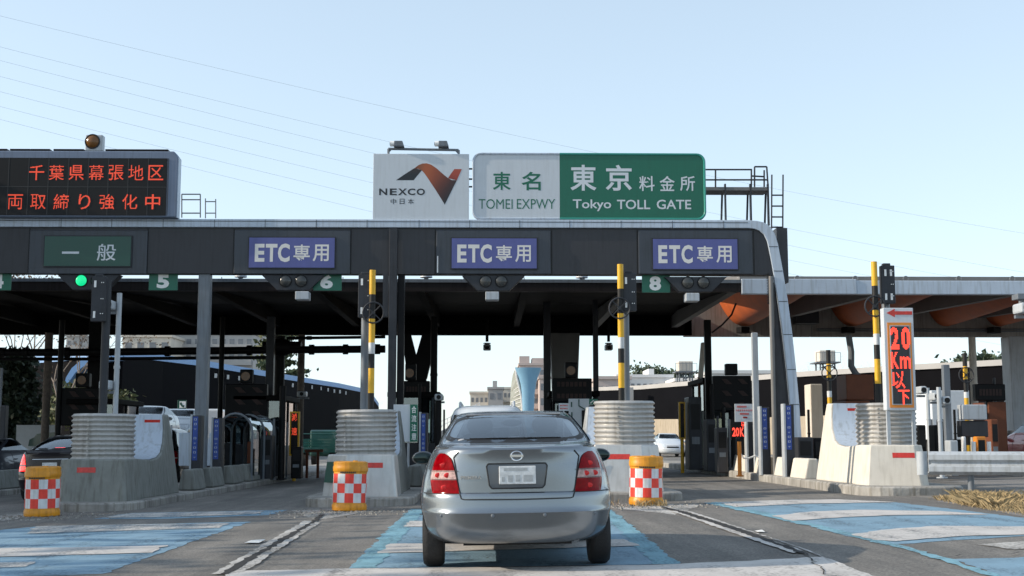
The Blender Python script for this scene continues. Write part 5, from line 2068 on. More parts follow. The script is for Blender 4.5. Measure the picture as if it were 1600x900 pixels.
mb.cyl((a.x + .15, Y + .04, gz(2)), (a.x + .15, Y + .04, b.z + .05), .025)
mb.build('board', 'sign_white', t)
mb = MB()
for r in range(2):
    for q in range(6):
        mb.b2((a.x + .04 + q * .04, Y - .006, a.z - .09 - r * .09), (a.x + .065 + q * .04, Y - .001, a.z - .05 - r * .09))
mb.build('lettering', 'notice_red', t)
# cameras on masts
def mast_camera(px, py, Y, w, label, m='pale_steel'):
    c = P(px, py, Y)
    t = thing('camera', label, 'camera', (c.x, c.y, c.z), 'small traffic cameras')
    mb = MB()
    mb.box((c.x, Y - .1, c.z), (w, .45, .2))
    mb.build('body', m, t, bevel=.04)
    mb = MB()
    mb.box((c.x + w * .1, Y, c.z - .15), (w * 1.2, .08, .06))
    mb.build('bracket', 'grey_steel', t)
    mb = MB()
    mb.cyl((c.x, Y - .34, c.z), (c.x, Y - .325, c.z), .07, n=12)
    mb.build('lens', 'black_face', t, smooth=True)


mast_camera(176, 478, 27.6, .16, 'small pale camera high on the tube mast by the leftmost drum')
mast_camera(169, 602, 27.6, .22, 'wide pale camera box low on the tube mast by the leftmost drum')
mast_camera(473, 616, 48.5, .34, 'white camera on the grey brown pole at the left lane')
mast_camera(686, 621, 40, .25, 'white camera on the black pole left of the silver car roof')
mast_camera(1458, 620, 32.7, .18, 'small camera on the left arm of the camera post by the guardrail')
mast_camera(1473, 626, 32.7, .2, 'flat camera on the right side of the camera post by the guardrail')
mast_camera(1437, 610, 33.5, .18, 'small white camera right of the speed display edge')
mast_camera(1594, 483, 24.5, .22, 'silver camera head hanging at the right frame edge')
mb = MB()
c = P(1594, 470, 24.5)
mb.b2((c.x - .12, 24.3, c.z + .02), (c.x + 2.5, 24.6, c.z + .12))
mb.cyl((c.x, 24.45, c.z - .15), (c.x, 24.45, c.z + .05), .05)
mb.b2((c.x + 2.3, 24.3, gz(12)), (c.x + 2.5, 24.6, c.z + .02))
mb.solo('mast_bracket', 'grey_steel', (c.x, 24.45, c.z), 'short grey arm carrying the silver camera at the right frame edge', 'camera arm')
# barrier fence and rail on the left island end
mb = MB()
Y = 46
for x_ in (480, 497):
    a = P(x_, 706, Y)
    mb.cyl((a.x, Y, gz(a.x)), (a.x, Y, a.z), .05, n=8)
a, b = P(476, 704, Y), P(505, 704, Y)
mb.b2((a.x, Y - .05, a.z - .06), (b.x, Y + .05, a.z + .04))
mb.solo('pipe_barrier', 'brown', P(490, 740, Y), 'brown pipe barrier at the end of the left lane', 'barrier')
# telephone sign on the shed
Y = 60
t = thing('telephone_sign', 'small dark green sign with white telephone symbol at left', 'sign', P(285, 632, Y))
mb = MB()
px_box(mb, 278, 625, 291, 640, Y, .05)
mb.cyl((P(278, 640, Y).x, Y + .03, gz(-14)), (P(278, 640, Y).x, Y + .03, P(278, 625, Y).z), .03)
mb.build('panel', 'dark_green', t)
mb = MB()
px_box(mb, 280.5, 627, 290, 637, Y - .01, .009)
mb.build('white_square', 'letter_white', t)
mb = MB()
mb.tube([P(*q, Y - .014) for q in ((282.5, 629), (282.8, 632), (285, 634.5), (288, 635))], .05, n=5)
mb.build('handset', 'dark_green', t)

# ================================================================ CARS
SEDAN = [  # z, half width, rear y, front y
    (.215, .75, .15, 4.42), (.25, .80, .075, 4.48), (.30, .842, .040, 4.53), (.38, .872, .018, 4.56), (.495, .893, .002, 4.57), (.507, .897, .0, 4.57),
    (.525, .899, .012, 4.56), (.60, .904, .022, 4.54), (.685, .901, .03, 4.50), (.70, .899, .048, 4.47), (.80, .886, .050, 4.36), (.90, .862, .052, 4.05),
    (1.00, .828, .056, 3.70), (1.06, .800, .052, 3.50), (1.10, .778, .046, 3.42), (1.118, .762, .058, 3.38), (1.132, .752, .13, 3.32), (1.150, .738, .30, 3.25), (1.165, .728, .44, 3.18),
    (1.20, .716, .53, 3.06), (1.28, .686, .74, 2.84), (1.36, .650, .98, 2.62), (1.43, .612, 1.22, 2.42), (1.465, .582, 1.38, 2.30), (1.488, .545, 1.56, 2.18), (1.503, .48, 1.78, 2.08), (1.510, .40, 1.95, 2.0)]
VAN = [
    (.24, .76, .16, 4.5), (.28, .80, .08, 4.55), (.36, .84, .03, 4.6), (.52, .86, .0, 4.62), (.60, .862, .01, 4.6), (.75, .86, .03, 4.55), (.90, .85, .05, 4.4), (1.0, .84, .07, 4.1), (1.06, .83, .09, 3.95),
    (1.10, .82, .11, 3.85), (1.25, .79, .17, 3.6), (1.45, .75, .26, 3.3), (1.62, .71, .35, 3.05), (1.70, .67, .44, 2.9), (1.75, .62, .60, 2.75), (1.78, .52, .90, 2.55), (1.79, .42, 1.2, 2.4)]


HERO = [(z, w * (1.055 if z < 1.2 else 1.055 - .02 * min(1, (z - 1.2) / .25)), a, b) for z, w, a, b in SEDAN]


class Body:
    def __init__(self, table, Lr=.95, nr=3.1, glass0=1.18, glass1=1.455):
        a = np.array(table)
        self.z = a[:, 0]
        self.w, self.yr, self.yf = pchip(a[:, 0], a[:, 1]), pchip(a[:, 0], a[:, 2]), pchip(a[:, 0], a[:, 3])
        self.g0, self.g1 = glass0, glass1
        self.Lr0, self.nr = Lr, nr

    def L(self, z):
        return min(self.Lr0 if z < self.g0 - .06 else self.Lr0 * .62, (self.yf(z) - self.yr(z)) * .45)

    def rear(self, s, z):       # s = |x| / half width
        return self.yr(z) + self.L(z) * (1 - (1 - min(abs(s), 1) ** self.nr) ** (1 / self.nr))

    def front(self, s, z):
        L, n = min(.9, (self.yf(z) - self.yr(z)) * .45), 2.7
        return self.yf(z) - L * (1 - (1 - min(abs(s), 1) ** n) ** (1 / n))

    def ring(self, z):
        S = [0, .12, .25, .38, .5, .6, .68, .75, .81, .86, .9, .935, .955]
        Q = [.62, .5, .38, .26, .14, 0]
        w, n = self.w(z), self.nr
        pts = [(s * w, self.rear(s, z)) for s in S]
        L = self.L(z)
        for q in Q:
            if (1 - q ** n) ** (1 / n) > S[-1]:
                pts.append(((1 - q ** n) ** (1 / n) * w, self.yr(z) + L * (1 - q)))
            else:
                pts.append((S[-1] * w, self.rear(S[-1], z)))
        y0 = self.yr(z) + L
        Lf = min(.9, (self.yf(z) - self.yr(z)) * .45)
        y1 = self.yf(z) - Lf
        for k in range(1, 12):
            pts.append((w, y0 + (y1 - y0) * k / 12))
        n = 2.7
        pts.append((w, y1))
        for q in (.2, .4, .6):
            pts.append(((1 - q ** n) ** (1 / n) * w, y1 + Lf * q))
        for s in (.93, .85, .72, .55, .36, .18, 0):
            pts.append((s * w, self.front(s, z)))
        return pts                # right half, rear centre to front centre


def car_shell(B, t, paint_m, low_m, open_glass=True, trim_z=.0):
    rows = []
    for a, b in zip(B.z[:-1], B.z[1:]):
        k = max(1, int((b - a) / .035))
        rows += list(np.linspace(a, b, k, endpoint=False))
    rows.append(B.z[-1])
    rows = sorted(set(rows) | {B.g0, B.g1})
    mb = MB()
    idx = {}
    nh = len(B.ring(rows[0]))
    for i, z in enumerate(rows):
        pts = B.ring(z)
        full = pts + [(-x, y) for x, y in pts[-2:0:-1]]
        for j, (x, y) in enumerate(full):
            idx[(i, j)] = len(mb.v)
            mb.v.append((x, y, z))
    N = 2 * nh - 2
    for i in range(len(rows) - 1):
        zc = (rows[i] + rows[i + 1]) / 2
        for j in range(N):
            jj = j if j < nh - 1 else N - 1 - j          # mirrored index of the cell
            if open_glass and B.g0 < zc < B.g1:
                if jj < 11 or jj >= nh - 8 or 19 <= jj <= 28:
                    continue
            mb.f.append((idx[(i, j)], idx[(i, (j + 1) % N)], idx[(i + 1, (j + 1) % N)], idx[(i + 1, j)]))
            mb.m.append(1 if zc < trim_z else 0)
    i = len(rows) - 1
    z = rows[i]
    c = len(mb.v)
    mb.v.append((0, (B.yr(z) + B.yf(z)) / 2, z + .006))
    for j in range(N):
        mb.f.append((idx[(i, j)], idx[(i, (j + 1) % N)], c))
        mb.m.append(0)
    o = mb.build('body', [paint_m, low_m], t, smooth=True, auto=42)
    return o


def rear_patch(B, rows, off, cols=10, m=0, thick=.03):
    """patch on the rear face, rows = [(z, x_inner, x_outer)]"""
    mb = MB()
    n = cols + 1
    for d in (off, off + thick):
        for z, a, b in rows:
            for k in range(n):
                x = a + (b - a) * k / cols
                mb.v.append((x, B.rear(x / B.w(z), z) - (off if d == off else off - thick), z))
    R_ = len(rows)
    for r in range(R_ - 1):
        for k in range(cols):
            mb.f.append((r * n + k, r * n + k + 1, (r + 1) * n + k + 1, (r + 1) * n + k))
            mb.m.append(m if not callable(m) else m((rows[r][0] + rows[r + 1][0]) / 2))
    base = R_ * n
    edge = [k for k in range(n)] + [r * n + n - 1 for r in range(1, R_)] + [(R_ - 1) * n + k for k in range(n - 2, -1, -1)] + [r * n for r in range(R_ - 2, 0, -1)]
    for q in range(len(edge)):
        u, v = edge[q], edge[(q + 1) % len(edge)]
        mb.f.append((u, v, base + v, base + u))
        mb.m.append(m if not callable(m) else m(mb.v[u][2]))
    return mb


def interp_rows(pts, n=18):
    """pts [(z, xin, xout)] -> smooth rows"""
    zs = [p[0] for p in pts]
    fi, fo = pchip(zs, [p[1] for p in pts]), pchip(zs, [p[2] for p in pts])
    return [(z, fi(z), fo(z)) for z in np.linspace(zs[0], zs[-1], n)]


def wheel(t, x, y, r=.315, w=.205, drop=0.0):
    s = 1 if x > 0 else -1
    prof = [(r * .62, -w / 2), (r * .9, -w / 2), (r * .985, -w / 2 + .03), (r, -w / 2 + .06), (r, w / 2 - .06), (r * .985, w / 2 - .03), (r * .9, w / 2), (r * .62, w / 2)]
    mb = MB()
    mb.lathe(prof, (0, 0, 0), n=36)
    for k in range(4):
        pass
    mb.v = [(x + v[2], y + v[0], r - drop + v[1]) for v in mb.v]
    h = mb.build('wheel', 'rubber', t, smooth=True)
    mb = MB()
    mb.lathe([(.03, .0), (r * .25, .004), (r * .6, .0), (r * .62, -.02)], (0, 0, 0), n=24)
    mb.v = [(x + s * (w / 2 + .004 + v[2]), y + v[0], r - drop + v[1]) for v in mb.v]
    mb.build('rim', 'rim', h, smooth=True)
    return h


def make_car(label, cat, paint_m, table=SEDAN, hero=False, lights='lens_red', g=(1.18, 1.455), rear_glass='car_glass', group=None, front_detail=False, roof_rail=False, name='parked_car', lens_rows=None):
    B = Body(table, glass0=g[0], glass1=g[1])
    t = thing(name, label, cat, (0, 0, 0), group)
    low = 'plastic_black'
    car_shell(B, t, paint_m, low, True)
    g0, g1 = g
    top = B.z[-1]
    # glass
    def grid_patch(xf, yf, n0, n1, mname, m):
        mb = MB()
        zs = np.linspace(g0 - .012, g1 + .012, n1)
        ss = np.linspace(-1, 1, n0)
        for z in zs:
            for s in ss:
                mb.v.append((xf(s, z), yf(s, z), z))
        for r in range(n1 - 1):
            for k in range(n0 - 1):
                mb.f.append((r * n0 + k, r * n0 + k + 1, (r + 1) * n0 + k + 1, (r + 1) * n0 + k))
                mb.m.append(0)
        return mb.build(mname, m, t, smooth=True, auto=80)
    grid_patch(lambda s, z: s * .945 * B.w(z), lambda s, z: B.rear(s * .945, z) - .002, 25, 12, 'rear_window', rear_glass)
    grid_patch(lambda s, z: s * .97 * B.w(z), lambda s, z: B.front(s * .97, z) + .002, 25, 12, 'windscreen', 'screen_glass')
    for s_ in (-1, 1):
        mb = MB()
        zs = np.linspace(g0 - .01, g1 + .01, 10)
        for z in zs:
            L = B.L(z)
            y0, y1 = B.yr(z) + L * .6, B.yf(z) - .5 * min(.9, (B.yf(z) - B.yr(z)) * .45)
            for k in range(13):
                mb.v.append((s_ * (B.w(z) + .003), y0 + (y1 - y0) * k / 12, z))
        for r in range(9):
            for k in range(12):
                mb.f.append((r * 13 + k, r * 13 + k + 1, (r + 1) * 13 + k + 1, (r + 1) * 13 + k))
                mb.m.append(0)
        mb.build('side_window', 'car_glass_dark' if not hero else 'car_glass', t, smooth=True, auto=80)
    # black frit round the rear glass
    mb = MB()
    ring_o, ring_i = [], []
    nn = 48
    for k in range(nn):
        a = 2 * math.pi * k / nn
        u = math.copysign(abs(math.cos(a)) ** .42, math.cos(a))
        v = math.copysign(abs(math.sin(a)) ** .42, math.sin(a))
        for lst, sx, sz in ((ring_o, .965, 1.10), (ring_i, .91, .82)):
            zc, hz = (g0 + g1) / 2, (g1 - g0) / 2
            z = zc + hz * sz * v
            s = sx * u
            lst.append((s * B.w(z), B.rear(s, z) - .005, z))
    mb.add(ring_o + ring_i, [(k, (k + 1) % nn, nn + (k + 1) % nn, nn + k) for k in range(nn)])
    mb.build('window_seal', 'plastic_black', t, smooth=True, auto=80)
    # floor pan and interior
    yf, yr = B.yf(.5), B.yr(.5)
    mb = MB()
    mb.b2((-.72, .35, .24), (.72, yf - .4, .36))
    mb.b2((-.52, .28, .19), (.52, yf - .6, .26))
    mb.build('underbody', 'plastic_black', t)
    mb = MB()
    mb.b2((-.66, B.yr(g0) + .12, g0 - .10), (.66, B.yr(g0) + .55, g0 - .03))
    mb.b2((-.64, B.yr(g0) + .5, .45), (.64, B.yr(g0) + .68, g0 - .02))
    mb.build('rear_seat', 'interior', t, bevel=.04)
    for x_ in (-.36, .36):
        mb = MB()
        yq = yr + (1.95 if table is not VAN else 2.4)
        sc = (.235, .11) if hero else (.24, .1)
        zt_ = g0 + .09
        mb.prism([(x_ - .22, .5), (x_ + .22, .5), (x_ + .235, zt_ - .12), (x_ + .16, zt_), (x_ - .16, zt_), (x_ - .235, zt_ - .12)], 'y', yq, yq + .12)
        h = mb.build('front_seat', 'interior', t, bevel=.04)
        mb = MB()
        mb.ball((x_, yq + .05, zt_ + .085), .14, s=(1.05, .5, .78))
        mb.build('headrest', 'interior', h, smooth=True)
    mb = MB()
    mb.b2((-.62, B.yf(g0) - .55, g0 - .3), (.62, B.yf(g0) - .15, g0 - .06))
    mb.build('dashboard', 'interior', t, bevel=.06)
    mb = MB()
    mb.ball((0, B.yf(g1) + .02, g1 - .065), .10, s=(1.15, .3, .42))
    mb.build('inner_mirror', 'plastic_black', t, smooth=True)
    # wheels with dark arches
    yw0, yw1 = yr + .92, yf - .88
    for y_ in (yw0, yw1):
        for s_ in (-1, 1):
            wheel(t, s_ * (B.w(.4) - (.10 if not hero else .095)), y_, drop=.064 if hero else 0)
            mb = MB()
            pts_i, pts_o = [], []
            n = 24
            for k in range(n + 1):
                a = math.pi * k / n
                z = max(.215, .315 + .36 * math.sin(a))
                yy = y_ + .36 * math.cos(a)
                q_ = max(0.0, 1 - (yy - B.yr(z)) / B.L(z))
                pts_o.append((s_ * (B.w(z) * (1 - q_ ** B.nr) ** (1 / B.nr) + .003), yy, z))
            mb.v = pts_o + [pts_o[0], pts_o[-1]]
            mb.f = [(0, n + 1, n + 2) + tuple(range(n, 0, -1))]
            mb.m = [0]
            mb.build('wheel_arch', 'plastic_black', t)
    # tail lights
    lr = lens_rows or [(.694, .545, .812), (.76, .560, .826), (.83, .576, .832), (.90, .592, .822), (.97, .610, .803), (1.02, .628, .784), (1.052, .655, .765), (1.073, .690, .742)]
    band = (.826, .905) if hero else (.80, .84)
    rows = interp_rows(lr, 22)
    for s_ in (-1, 1):
        mb = rear_patch(B, [(z, s_ * a, s_ * b) for z, a, b in rows], .012, 10, (lambda z: 1 if band[0] < z < band[1] else 0))
        h = mb.build('tail_light', [lights, 'lens_clear'], t, smooth=True, auto=50)
        if hero:                       # bulbs and ribs showing through the lens
            mb = MB()
            for z_, x_ in ((.96, .70), (.865, .66), (.865, .75), (.75, .69)):
                x_ *= s_
                mb.ball((x_, B.rear(x_ / B.w(z_), z_) - .012, z_), .028, s=(1.3, .25, .9))
            mb.build('bulb', 'lens_bulb', h, smooth=True)
            mb = MB()
            for zq in band:
                q = [(x_ * s_, B.rear(x_ / B.w(zq), zq) - .0135, zq) for x_ in np.linspace(rows[10][1] - .02, rows[10][2] - .006, 10)]
                mb.tube(q, .0035, n=4)
            mb.build('lens_rib', 'seam', h)
    # bumper seam, lid seam, plate
    def on_rear(x, z, off=.001):
        return (x, B.rear(x / B.w(z), z) - off, z)
    if hero:
        lid = [(-.555, 1.085), (-.60, 1.03), (-.585, .95), (-.545, .69), (-.53, .645), (-.50, .637), (-.25, .634), (0, .631), (.25, .634), (.50, .637), (.53, .645), (.545, .69), (.585, .95), (.60, 1.03), (.555, 1.085)]
        dense = []
        for (a, b), (c, d) in zip(lid[:-1], lid[1:]):
            for k in range(6):
                dense.append((a + (c - a) * k / 6, b + (d - b) * k / 6))
        dense.append(lid[-1])
        mb = MB()
        mb.tube([on_rear(*p) for p in dense], .0065, n=6)
        mb.build('lid_seam', 'seam', t)
        mb = MB()
        for s_ in (-1, 1):
            mb.tube([on_rear(s_ * x, .692 - .0 * x, .001) for x in np.linspace(.545, .90, 16)], .006, n=6)
        mb.build('bumper_seam', 'seam', t)
        # lower lip of the lid stands a little darker: recessed strip
        mb = rear_patch(B, [(z, -.525, .525) for z in (.642, .655, .675, .688)], .004, 24, thick=.006)
        mb.build('lid_lip', paint_m, t, smooth=True)
        # number plate recess: a flush patch, its shade painted as darker silver
        def outline(dx):
            base = [(-.288 - dx, .945), (-.272 - dx, .968 + dx), (.272 + dx, .968 + dx), (.288 + dx, .945), (.262 + dx, .765), (.238 + dx, .737 - dx), (-.238 - dx, .737 - dx), (-.262 - dx, .765)]
            return base
        mb = MB()
        oo = []
        bs = outline(0)
        for (a, b), (c, d) in zip(bs, bs[1:] + bs[:1]):
            for k in range(5):
                oo.append((a + (c - a) * k / 5, b + (d - b) * k / 5))
        mb.tube([on_rear(a, b, .002) for a, b in oo], .008, n=6, closed=True)
        mb.build('recess_rim', 'seam', t, smooth=True)
        fi = pchip([.738, .765, .945, .967], [.238, .262, .288, .272])
        mb = rear_patch(B, [(z, -fi(z), fi(z)) for z in np.linspace(.739, .966, 8)], .0025, 16, thick=.004)
        mb.build('plate_recess', 'recess_shade', t, smooth=True)
        mb = MB()
        mb.b2((-.17, .015, .775), (.178, .032, .945))
        h = mb.build('number_plate', 'plate', t, bevel=.006)
        mat('plate_smudge', (0.42, 0.44, 0.45), 0.6, var=.2, scale=20)
        mb = MB()
        for a, b, c, d in ((-.125, .90, .10, .928), (-.145, .80, -.115, .845), (-.085, .795, -.04, .86), (-.015, .80, .03, .862), (.06, .797, .15, .86)):
            mb.b2((a, .0135, b), (c, .0148, d))
        mb.build('plate_mark', 'plate_smudge', h)
        # emblem: ring with bar; script badge
        mb = MB()
        zc = 1.04
        yq = B.rear(0, zc) - .008
        mb.tube([(.052 * math.cos(a), yq, zc + .042 * math.sin(a)) for a in np.linspace(0, 6.1, 28)], .0085, n=8, closed=True)
        mb.b2((-.064, yq - .012, zc - .011), (.064, yq + .006, zc + .011))
        mb.build('emblem', 'chrome', t, smooth=True)
        mb = MB()
        mb.text('PRIMERA', -.535, -.335, .826, .858, 0, .02, depth=.008)
        mb.v = [(p[0], B.rear(p[0] / B.w(.84), .84) - .004 + p[1], p[2]) for p in mb.v]
        mb.build('name_badge', 'chrome', t)
        mb = MB()
        for x_ in (-.72, -.235, .255, .735):
            z_ = .485
            mb.ball(on_rear(x_, z_, .0), .017, s=(1, .35, 1))
        mb.build('parking_sensor', 'grey_steel', t, smooth=True)
        mb = MB()
        mb.cyl((.56, .24, .235), (.56, .6, .25), .032, n=14)
        mb.cyl((.45, .62, .27), (.05, .75, .27), .085, n=14)
        mb.build('exhaust', 'grey_steel', t, smooth=True)
        mb = MB()
        mb.ball((-.52, .62, g0 + .005), .045, s=(1.3, .6, .6))
        mb.ball((.0, .70, g0 + .02), .09, s=(1.1, .5, .3))
        mb.build('shelf_lump', 'interior_grey', t, smooth=True)  # two pale rounded lumps on the rear shelf
        mb = MB()
        mb.tube([(x_, B.rear(x_ / B.w(g0 + .03), g0 + .03) - .012, g0 + .032 - .004 * abs(x_)) for x_ in np.linspace(-.45, .45, 12)], .006, n=6)
        mb.build('wiper', 'plastic_black', t)
        # inner trim of the rear pillars
        mb = MB()
        for s_ in (-1, 1):
            vs = []
            for z in (g0 - .02, g1):
                for q in (.80, .925):
                    vs.append((s_ * q * B.w(z), B.rear(q, z) + .05, z))
            mb.add(vs, [(0, 1, 3, 2)])
        mb.build('pillar_trim', 'interior_grey', t)
        mb = MB()
        mb.b2((-.5, B.yr(g1) + .08, g1 + .005), (.5, B.yf(g1) - .1, g1 + .02))
        mb.build('headliner', 'interior_grey', t)
    else:
        mb = MB()
        zp = .80 if table is not VAN else .78
        mb.b2((-.165, B.yr(zp) - .012, zp - .08), (.165, B.yr(zp) + .02, zp + .08))
        mb.build('number_plate', 'plate', t)
        mb = MB()
        mb.tube([on_rear(x_, zp + .15, .006) for x_ in np.linspace(-.4, .4, 10)], .012, n=6)
        mb.build('garnish', 'chrome', t, smooth=True)
        mb = MB()
        mb.tube([on_rear(x_, .69, .001) for x_ in np.linspace(-.86, .86, 24)], .006, n=6)
        mb.build('bumper_seam', 'seam', t)
    # door mirrors
    for s_ in (-1, 1):
        mb = MB()
        zm, ym = 1.0 + (g0 - 1.18), yr + 2.95
        mb.ball((s_ * (1.045 if hero else 1.005), ym, zm), .13, s=(1.0, .42, .62))
        mb.b2((s_ * .80, ym - .01, zm - .06), (s_ * .92, ym + .06, zm - .01))
        h = mb.build('door_mirror', paint_m if not hero else 'paint_mirror', t, smooth=True, auto=60)
        mb = MB()
        mb.ball((s_ * (1.048 if hero else 1.008), ym - .042, zm), .112, s=(.98, .13, .58))
        mb.build('mirror_glass', 'mirror_dark', h, smooth=True)
    # sill seams on the doors
    mb = MB()
    for s_ in (-1, 1):
        for y_ in (yr + 1.35, yr + 2.35, yr + 3.3):
            mb.tube([(s_ * (B.w(z) + .001), y_, z) for z in np.linspace(.30, g0 - .02, 12)], .005, n=5)
    mb.build('door_seam', 'seam', t)
    mb = MB()
    for s_ in (-1, 1):
        for y_ in (yr + 1.50, yr + 2.55):
            z = .93
            mb.box((s_ * (B.w(z) + .015), y_, z), (.025, .2, .03))
    mb.build('door_handle', paint_m, t, bevel=.008)
    if front_detail:
        for s_ in (-1, 1):
            mb = MB()
            for z in (.62, .68, .74, .80):
                for k in range(7):
                    x_ = s_ * (.46 + .32 * k / 6)
                    mb.v.append((x_, B.front(x_ / B.w(z), z) + .012, z))
            for r in range(3):
                for k in range(6):
                    mb.f.append((r * 7 + k, r * 7 + k + 1, r * 7 + 8 + k, r * 7 + 7 + k))
                    mb.m.append(0)
            mb.build('headlight', 'headlamp', t, smooth=True)
        mb = MB()
        for z in (.58, .64, .72):
            for k in range(9):
                x_ = -.38 + .76 * k / 8
                mb.v.append((x_, B.front(x_ / B.w(z), z) + .01, z))
        for r in range(2):
            for k in range(8):
                mb.f.append((r * 9 + k, r * 9 + k + 1, r * 9 + 10 + k, r * 9 + 9 + k))
                mb.m.append(0)
        mb.build('grille', 'plastic_black', t)
        mb = MB()
        mb.b2((-.17, B.yf(.45) - .02, .38), (.17, B.yf(.45) + .015, .5))
        mb.build('number_plate', 'plate', t)
    if roof_rail:
        mb = MB()
        for s_ in (-1, 1):
            mb.tube([(s_ * .55, y_, B.z[-1] + (.05 if .9 < y_ < 2.9 else -.05)) for y_ in (.8, .95, 1.5, 2.2, 2.85, 3.0)], .03, n=8)
        mb.build('roof_rail', 'pale_steel', t, smooth=True)
    return t


paint('recess_shade', (0.11, 0.122, 0.14), 0.8, 0.35)  # body paint darkened, the recess shade put into the colour
paint('paint_mirror', (0.04, 0.046, 0.052), 0.5, 0.3)  # mirror shells painted darker to stand for a dark reflection
mat('mirror_dark', (0.035, 0.05, 0.05), 0.05, 0.9, var=.1)  # dark reflection put into the mirror glass colour


def place(t, x, y, rz=0.0, z=None):
    t.location = (x, y, gz(x) if z is None else z)
    t.rotation_euler = (0, math.atan(-CROSS), rz)
    return t


hero = make_car('silver grey sedan seen from behind in the middle lane, red tail lights', 'car', 'paint_silver', HERO, hero=True, name='sedan_car')
place(hero, .262, 11.6, z=gz(.26) + .061)
hero.scale = (.952, 1, .948)
place(make_car('dark navy sedan with glowing red brake lights at far left', 'car', 'paint_navy', lights='lens_brake', name='sedan_car'), -9.78, 28.9, R(-2))
_dark = [o for o in COL.objects if o.get('label', '').startswith('dark navy sedan')][0]
mb = MB()
mb.b2((-.10, .62, 1.17), (.10, .70, 1.215))
mb.build('brake_light', 'lens_brake', _dark)
place(make_car('grey hatchback cut by the left frame edge behind the low blocks', 'car', 'paint_grey', name='sedan_car'), -14.0, 34.5, R(-2))
place(make_car('white wagon ahead of the silver car, only its roof showing', 'car', 'paint_white', VAN, g=(1.08, 1.6), roof_rail=True, name='wagon_car', lens_rows=[(.62, .55, .80), (.8, .6, .82), (1.0, .66, .80)]), -.02, 27.0).scale = (1.06, 1.06, 1.1)
place(make_car('black minivan behind the left crash block', 'car', 'paint_black', VAN, g=(1.08, 1.6), name='minivan_car', rear_glass='car_glass_dark', lens_rows=[(.62, .6, .80), (.8, .66, .82), (1.05, .70, .80)]), -10.9, 41.5)
place(make_car('white minivan far ahead of the black minivan at left', 'car', 'paint_white', VAN, g=(1.08, 1.6), name='minivan_car', lights='lens_brake', lens_rows=[(.62, .6, .80), (.8, .66, .82), (1.05, .70, .80)]), -11.5, 58)
place(make_car('small white hatchback facing the camera far away in the right lane', 'car', 'paint_white', front_detail=True, name='sedan_car'), 11.6, 86, R(180))
place(make_car('red car just showing at the right frame edge', 'car', 'paint_red', name='sedan_car'), 18.6, 41)

# car carrier with two cars facing back
CX, CY, CZ = -13.6, 49.0, gz(-13.6)
t = thing('car_carrier', 'white car carrier truck at left loaded with two pale cars', 'truck', (CX, CY, CZ))
mb = MB()
mb.b2((CX - 1.15, CY, CZ + 1.15), (CX + 1.15, CY + 9.8, CZ + 1.32))
mb.build('deck', 'pale_steel', t)
mb = MB()
for s_ in (-1, 1):
    mb.b2((CX + s_ * 1.16, CY, CZ + 1.1), (CX + s_ * 1.24, CY + 9.8, CZ + 1.55))
mb.build('side_rail', 'sign_white', t)
mb = MB()
mb.b2((CX - 1.2, CY + 10.2, CZ + .6), (CX + 1.2, CY + 12.2, CZ + 2.9))
mb.build('cab', 'paint_white', t, bevel=.08)
mb = MB()
mb.b2((CX - .5, CY + .3, CZ + .7), (CX + .5, CY + 10.5, CZ + 1.1))
mb.build('chassis', 'black_steel', t)
for y_ in (1.2, 2.5, 8.6, 10.9):
    for s_ in (-1, 1):
        mb = MB()
        mb.cyl((CX + s_ * .8, CY + y_, CZ + .48), (CX + s_ * 1.12, CY + y_, CZ + .48), .48, n=24)
        mb.build('wheel', 'rubber', t, smooth=True)
for s_ in (-1, 1):
    mb = MB()
    mb.b2((CX + s_ * .7, CY - .03, CZ + .85), (CX + s_ * 1.1, CY - .001, CZ + 1.05))
    mb.build('tail_light', 'lens_red', t)
place(make_car('pale blue white hatchback riding on the carrier, nearer of two', 'car', 'paint_white', front_detail=True, name='sedan_car'), CX, CY + 4.7, R(180), CZ + 1.32)
place(make_car('pale silver hatchback riding on the carrier, farther of two', 'car', 'paint_silver', front_detail=True, name='sedan_car'), CX + .1, CY + 9.6, R(180), CZ + 1.32)
# teal flatbed truck far in the left lane
TX, TY = P(495, 690, 70).x, 70
t = thing('flatbed_truck', 'teal green flatbed truck far along the left lane', 'truck', (TX, TY, gz(TX)))
tz = gz(TX)
mb = MB()
mb.b2((TX - 1.0, TY, tz + .75), (TX + 1.0, TY + 4, tz + .95))
for s_ in (-1, 1):
    mb.b2((TX + s_ * .97, TY, tz + .95), (TX + s_ * 1.0, TY + 4, tz + 1.4))
for q in range(4):
    mb.b2((TX - 1.0, TY - .04, tz + .95 + q * .15), (TX + 1.0, TY - .001, tz + 1.03 + q * .15))
mb.build('bed', 'paint_teal', t)
mb = MB()
mb.tube([(TX - 1, TY + .02, tz + 1.42), (TX - .9, TY + .02, tz + 1.75), (TX + .9, TY + .02, tz + 1.75), (TX + 1, TY + .02, tz + 1.42)], .03, n=6)
mb.build('tail_frame', 'paint_teal', t)
mb = MB()
mb.b2((TX - .95, TY + 4.1, tz + .5), (TX + .95, TY + 5.8, tz + 2.0))
mb.build('cab', 'paint_teal', t, bevel=.1)
for y_ in (.8, 4.9):
    for s_ in (-1, 1):
        mb = MB()
        mb.cyl((TX + s_ * .65, TY + y_, tz + .38), (TX + s_ * .92, TY + y_, tz + .38), .38, n=20)
        mb.build('wheel', 'rubber', t, smooth=True)
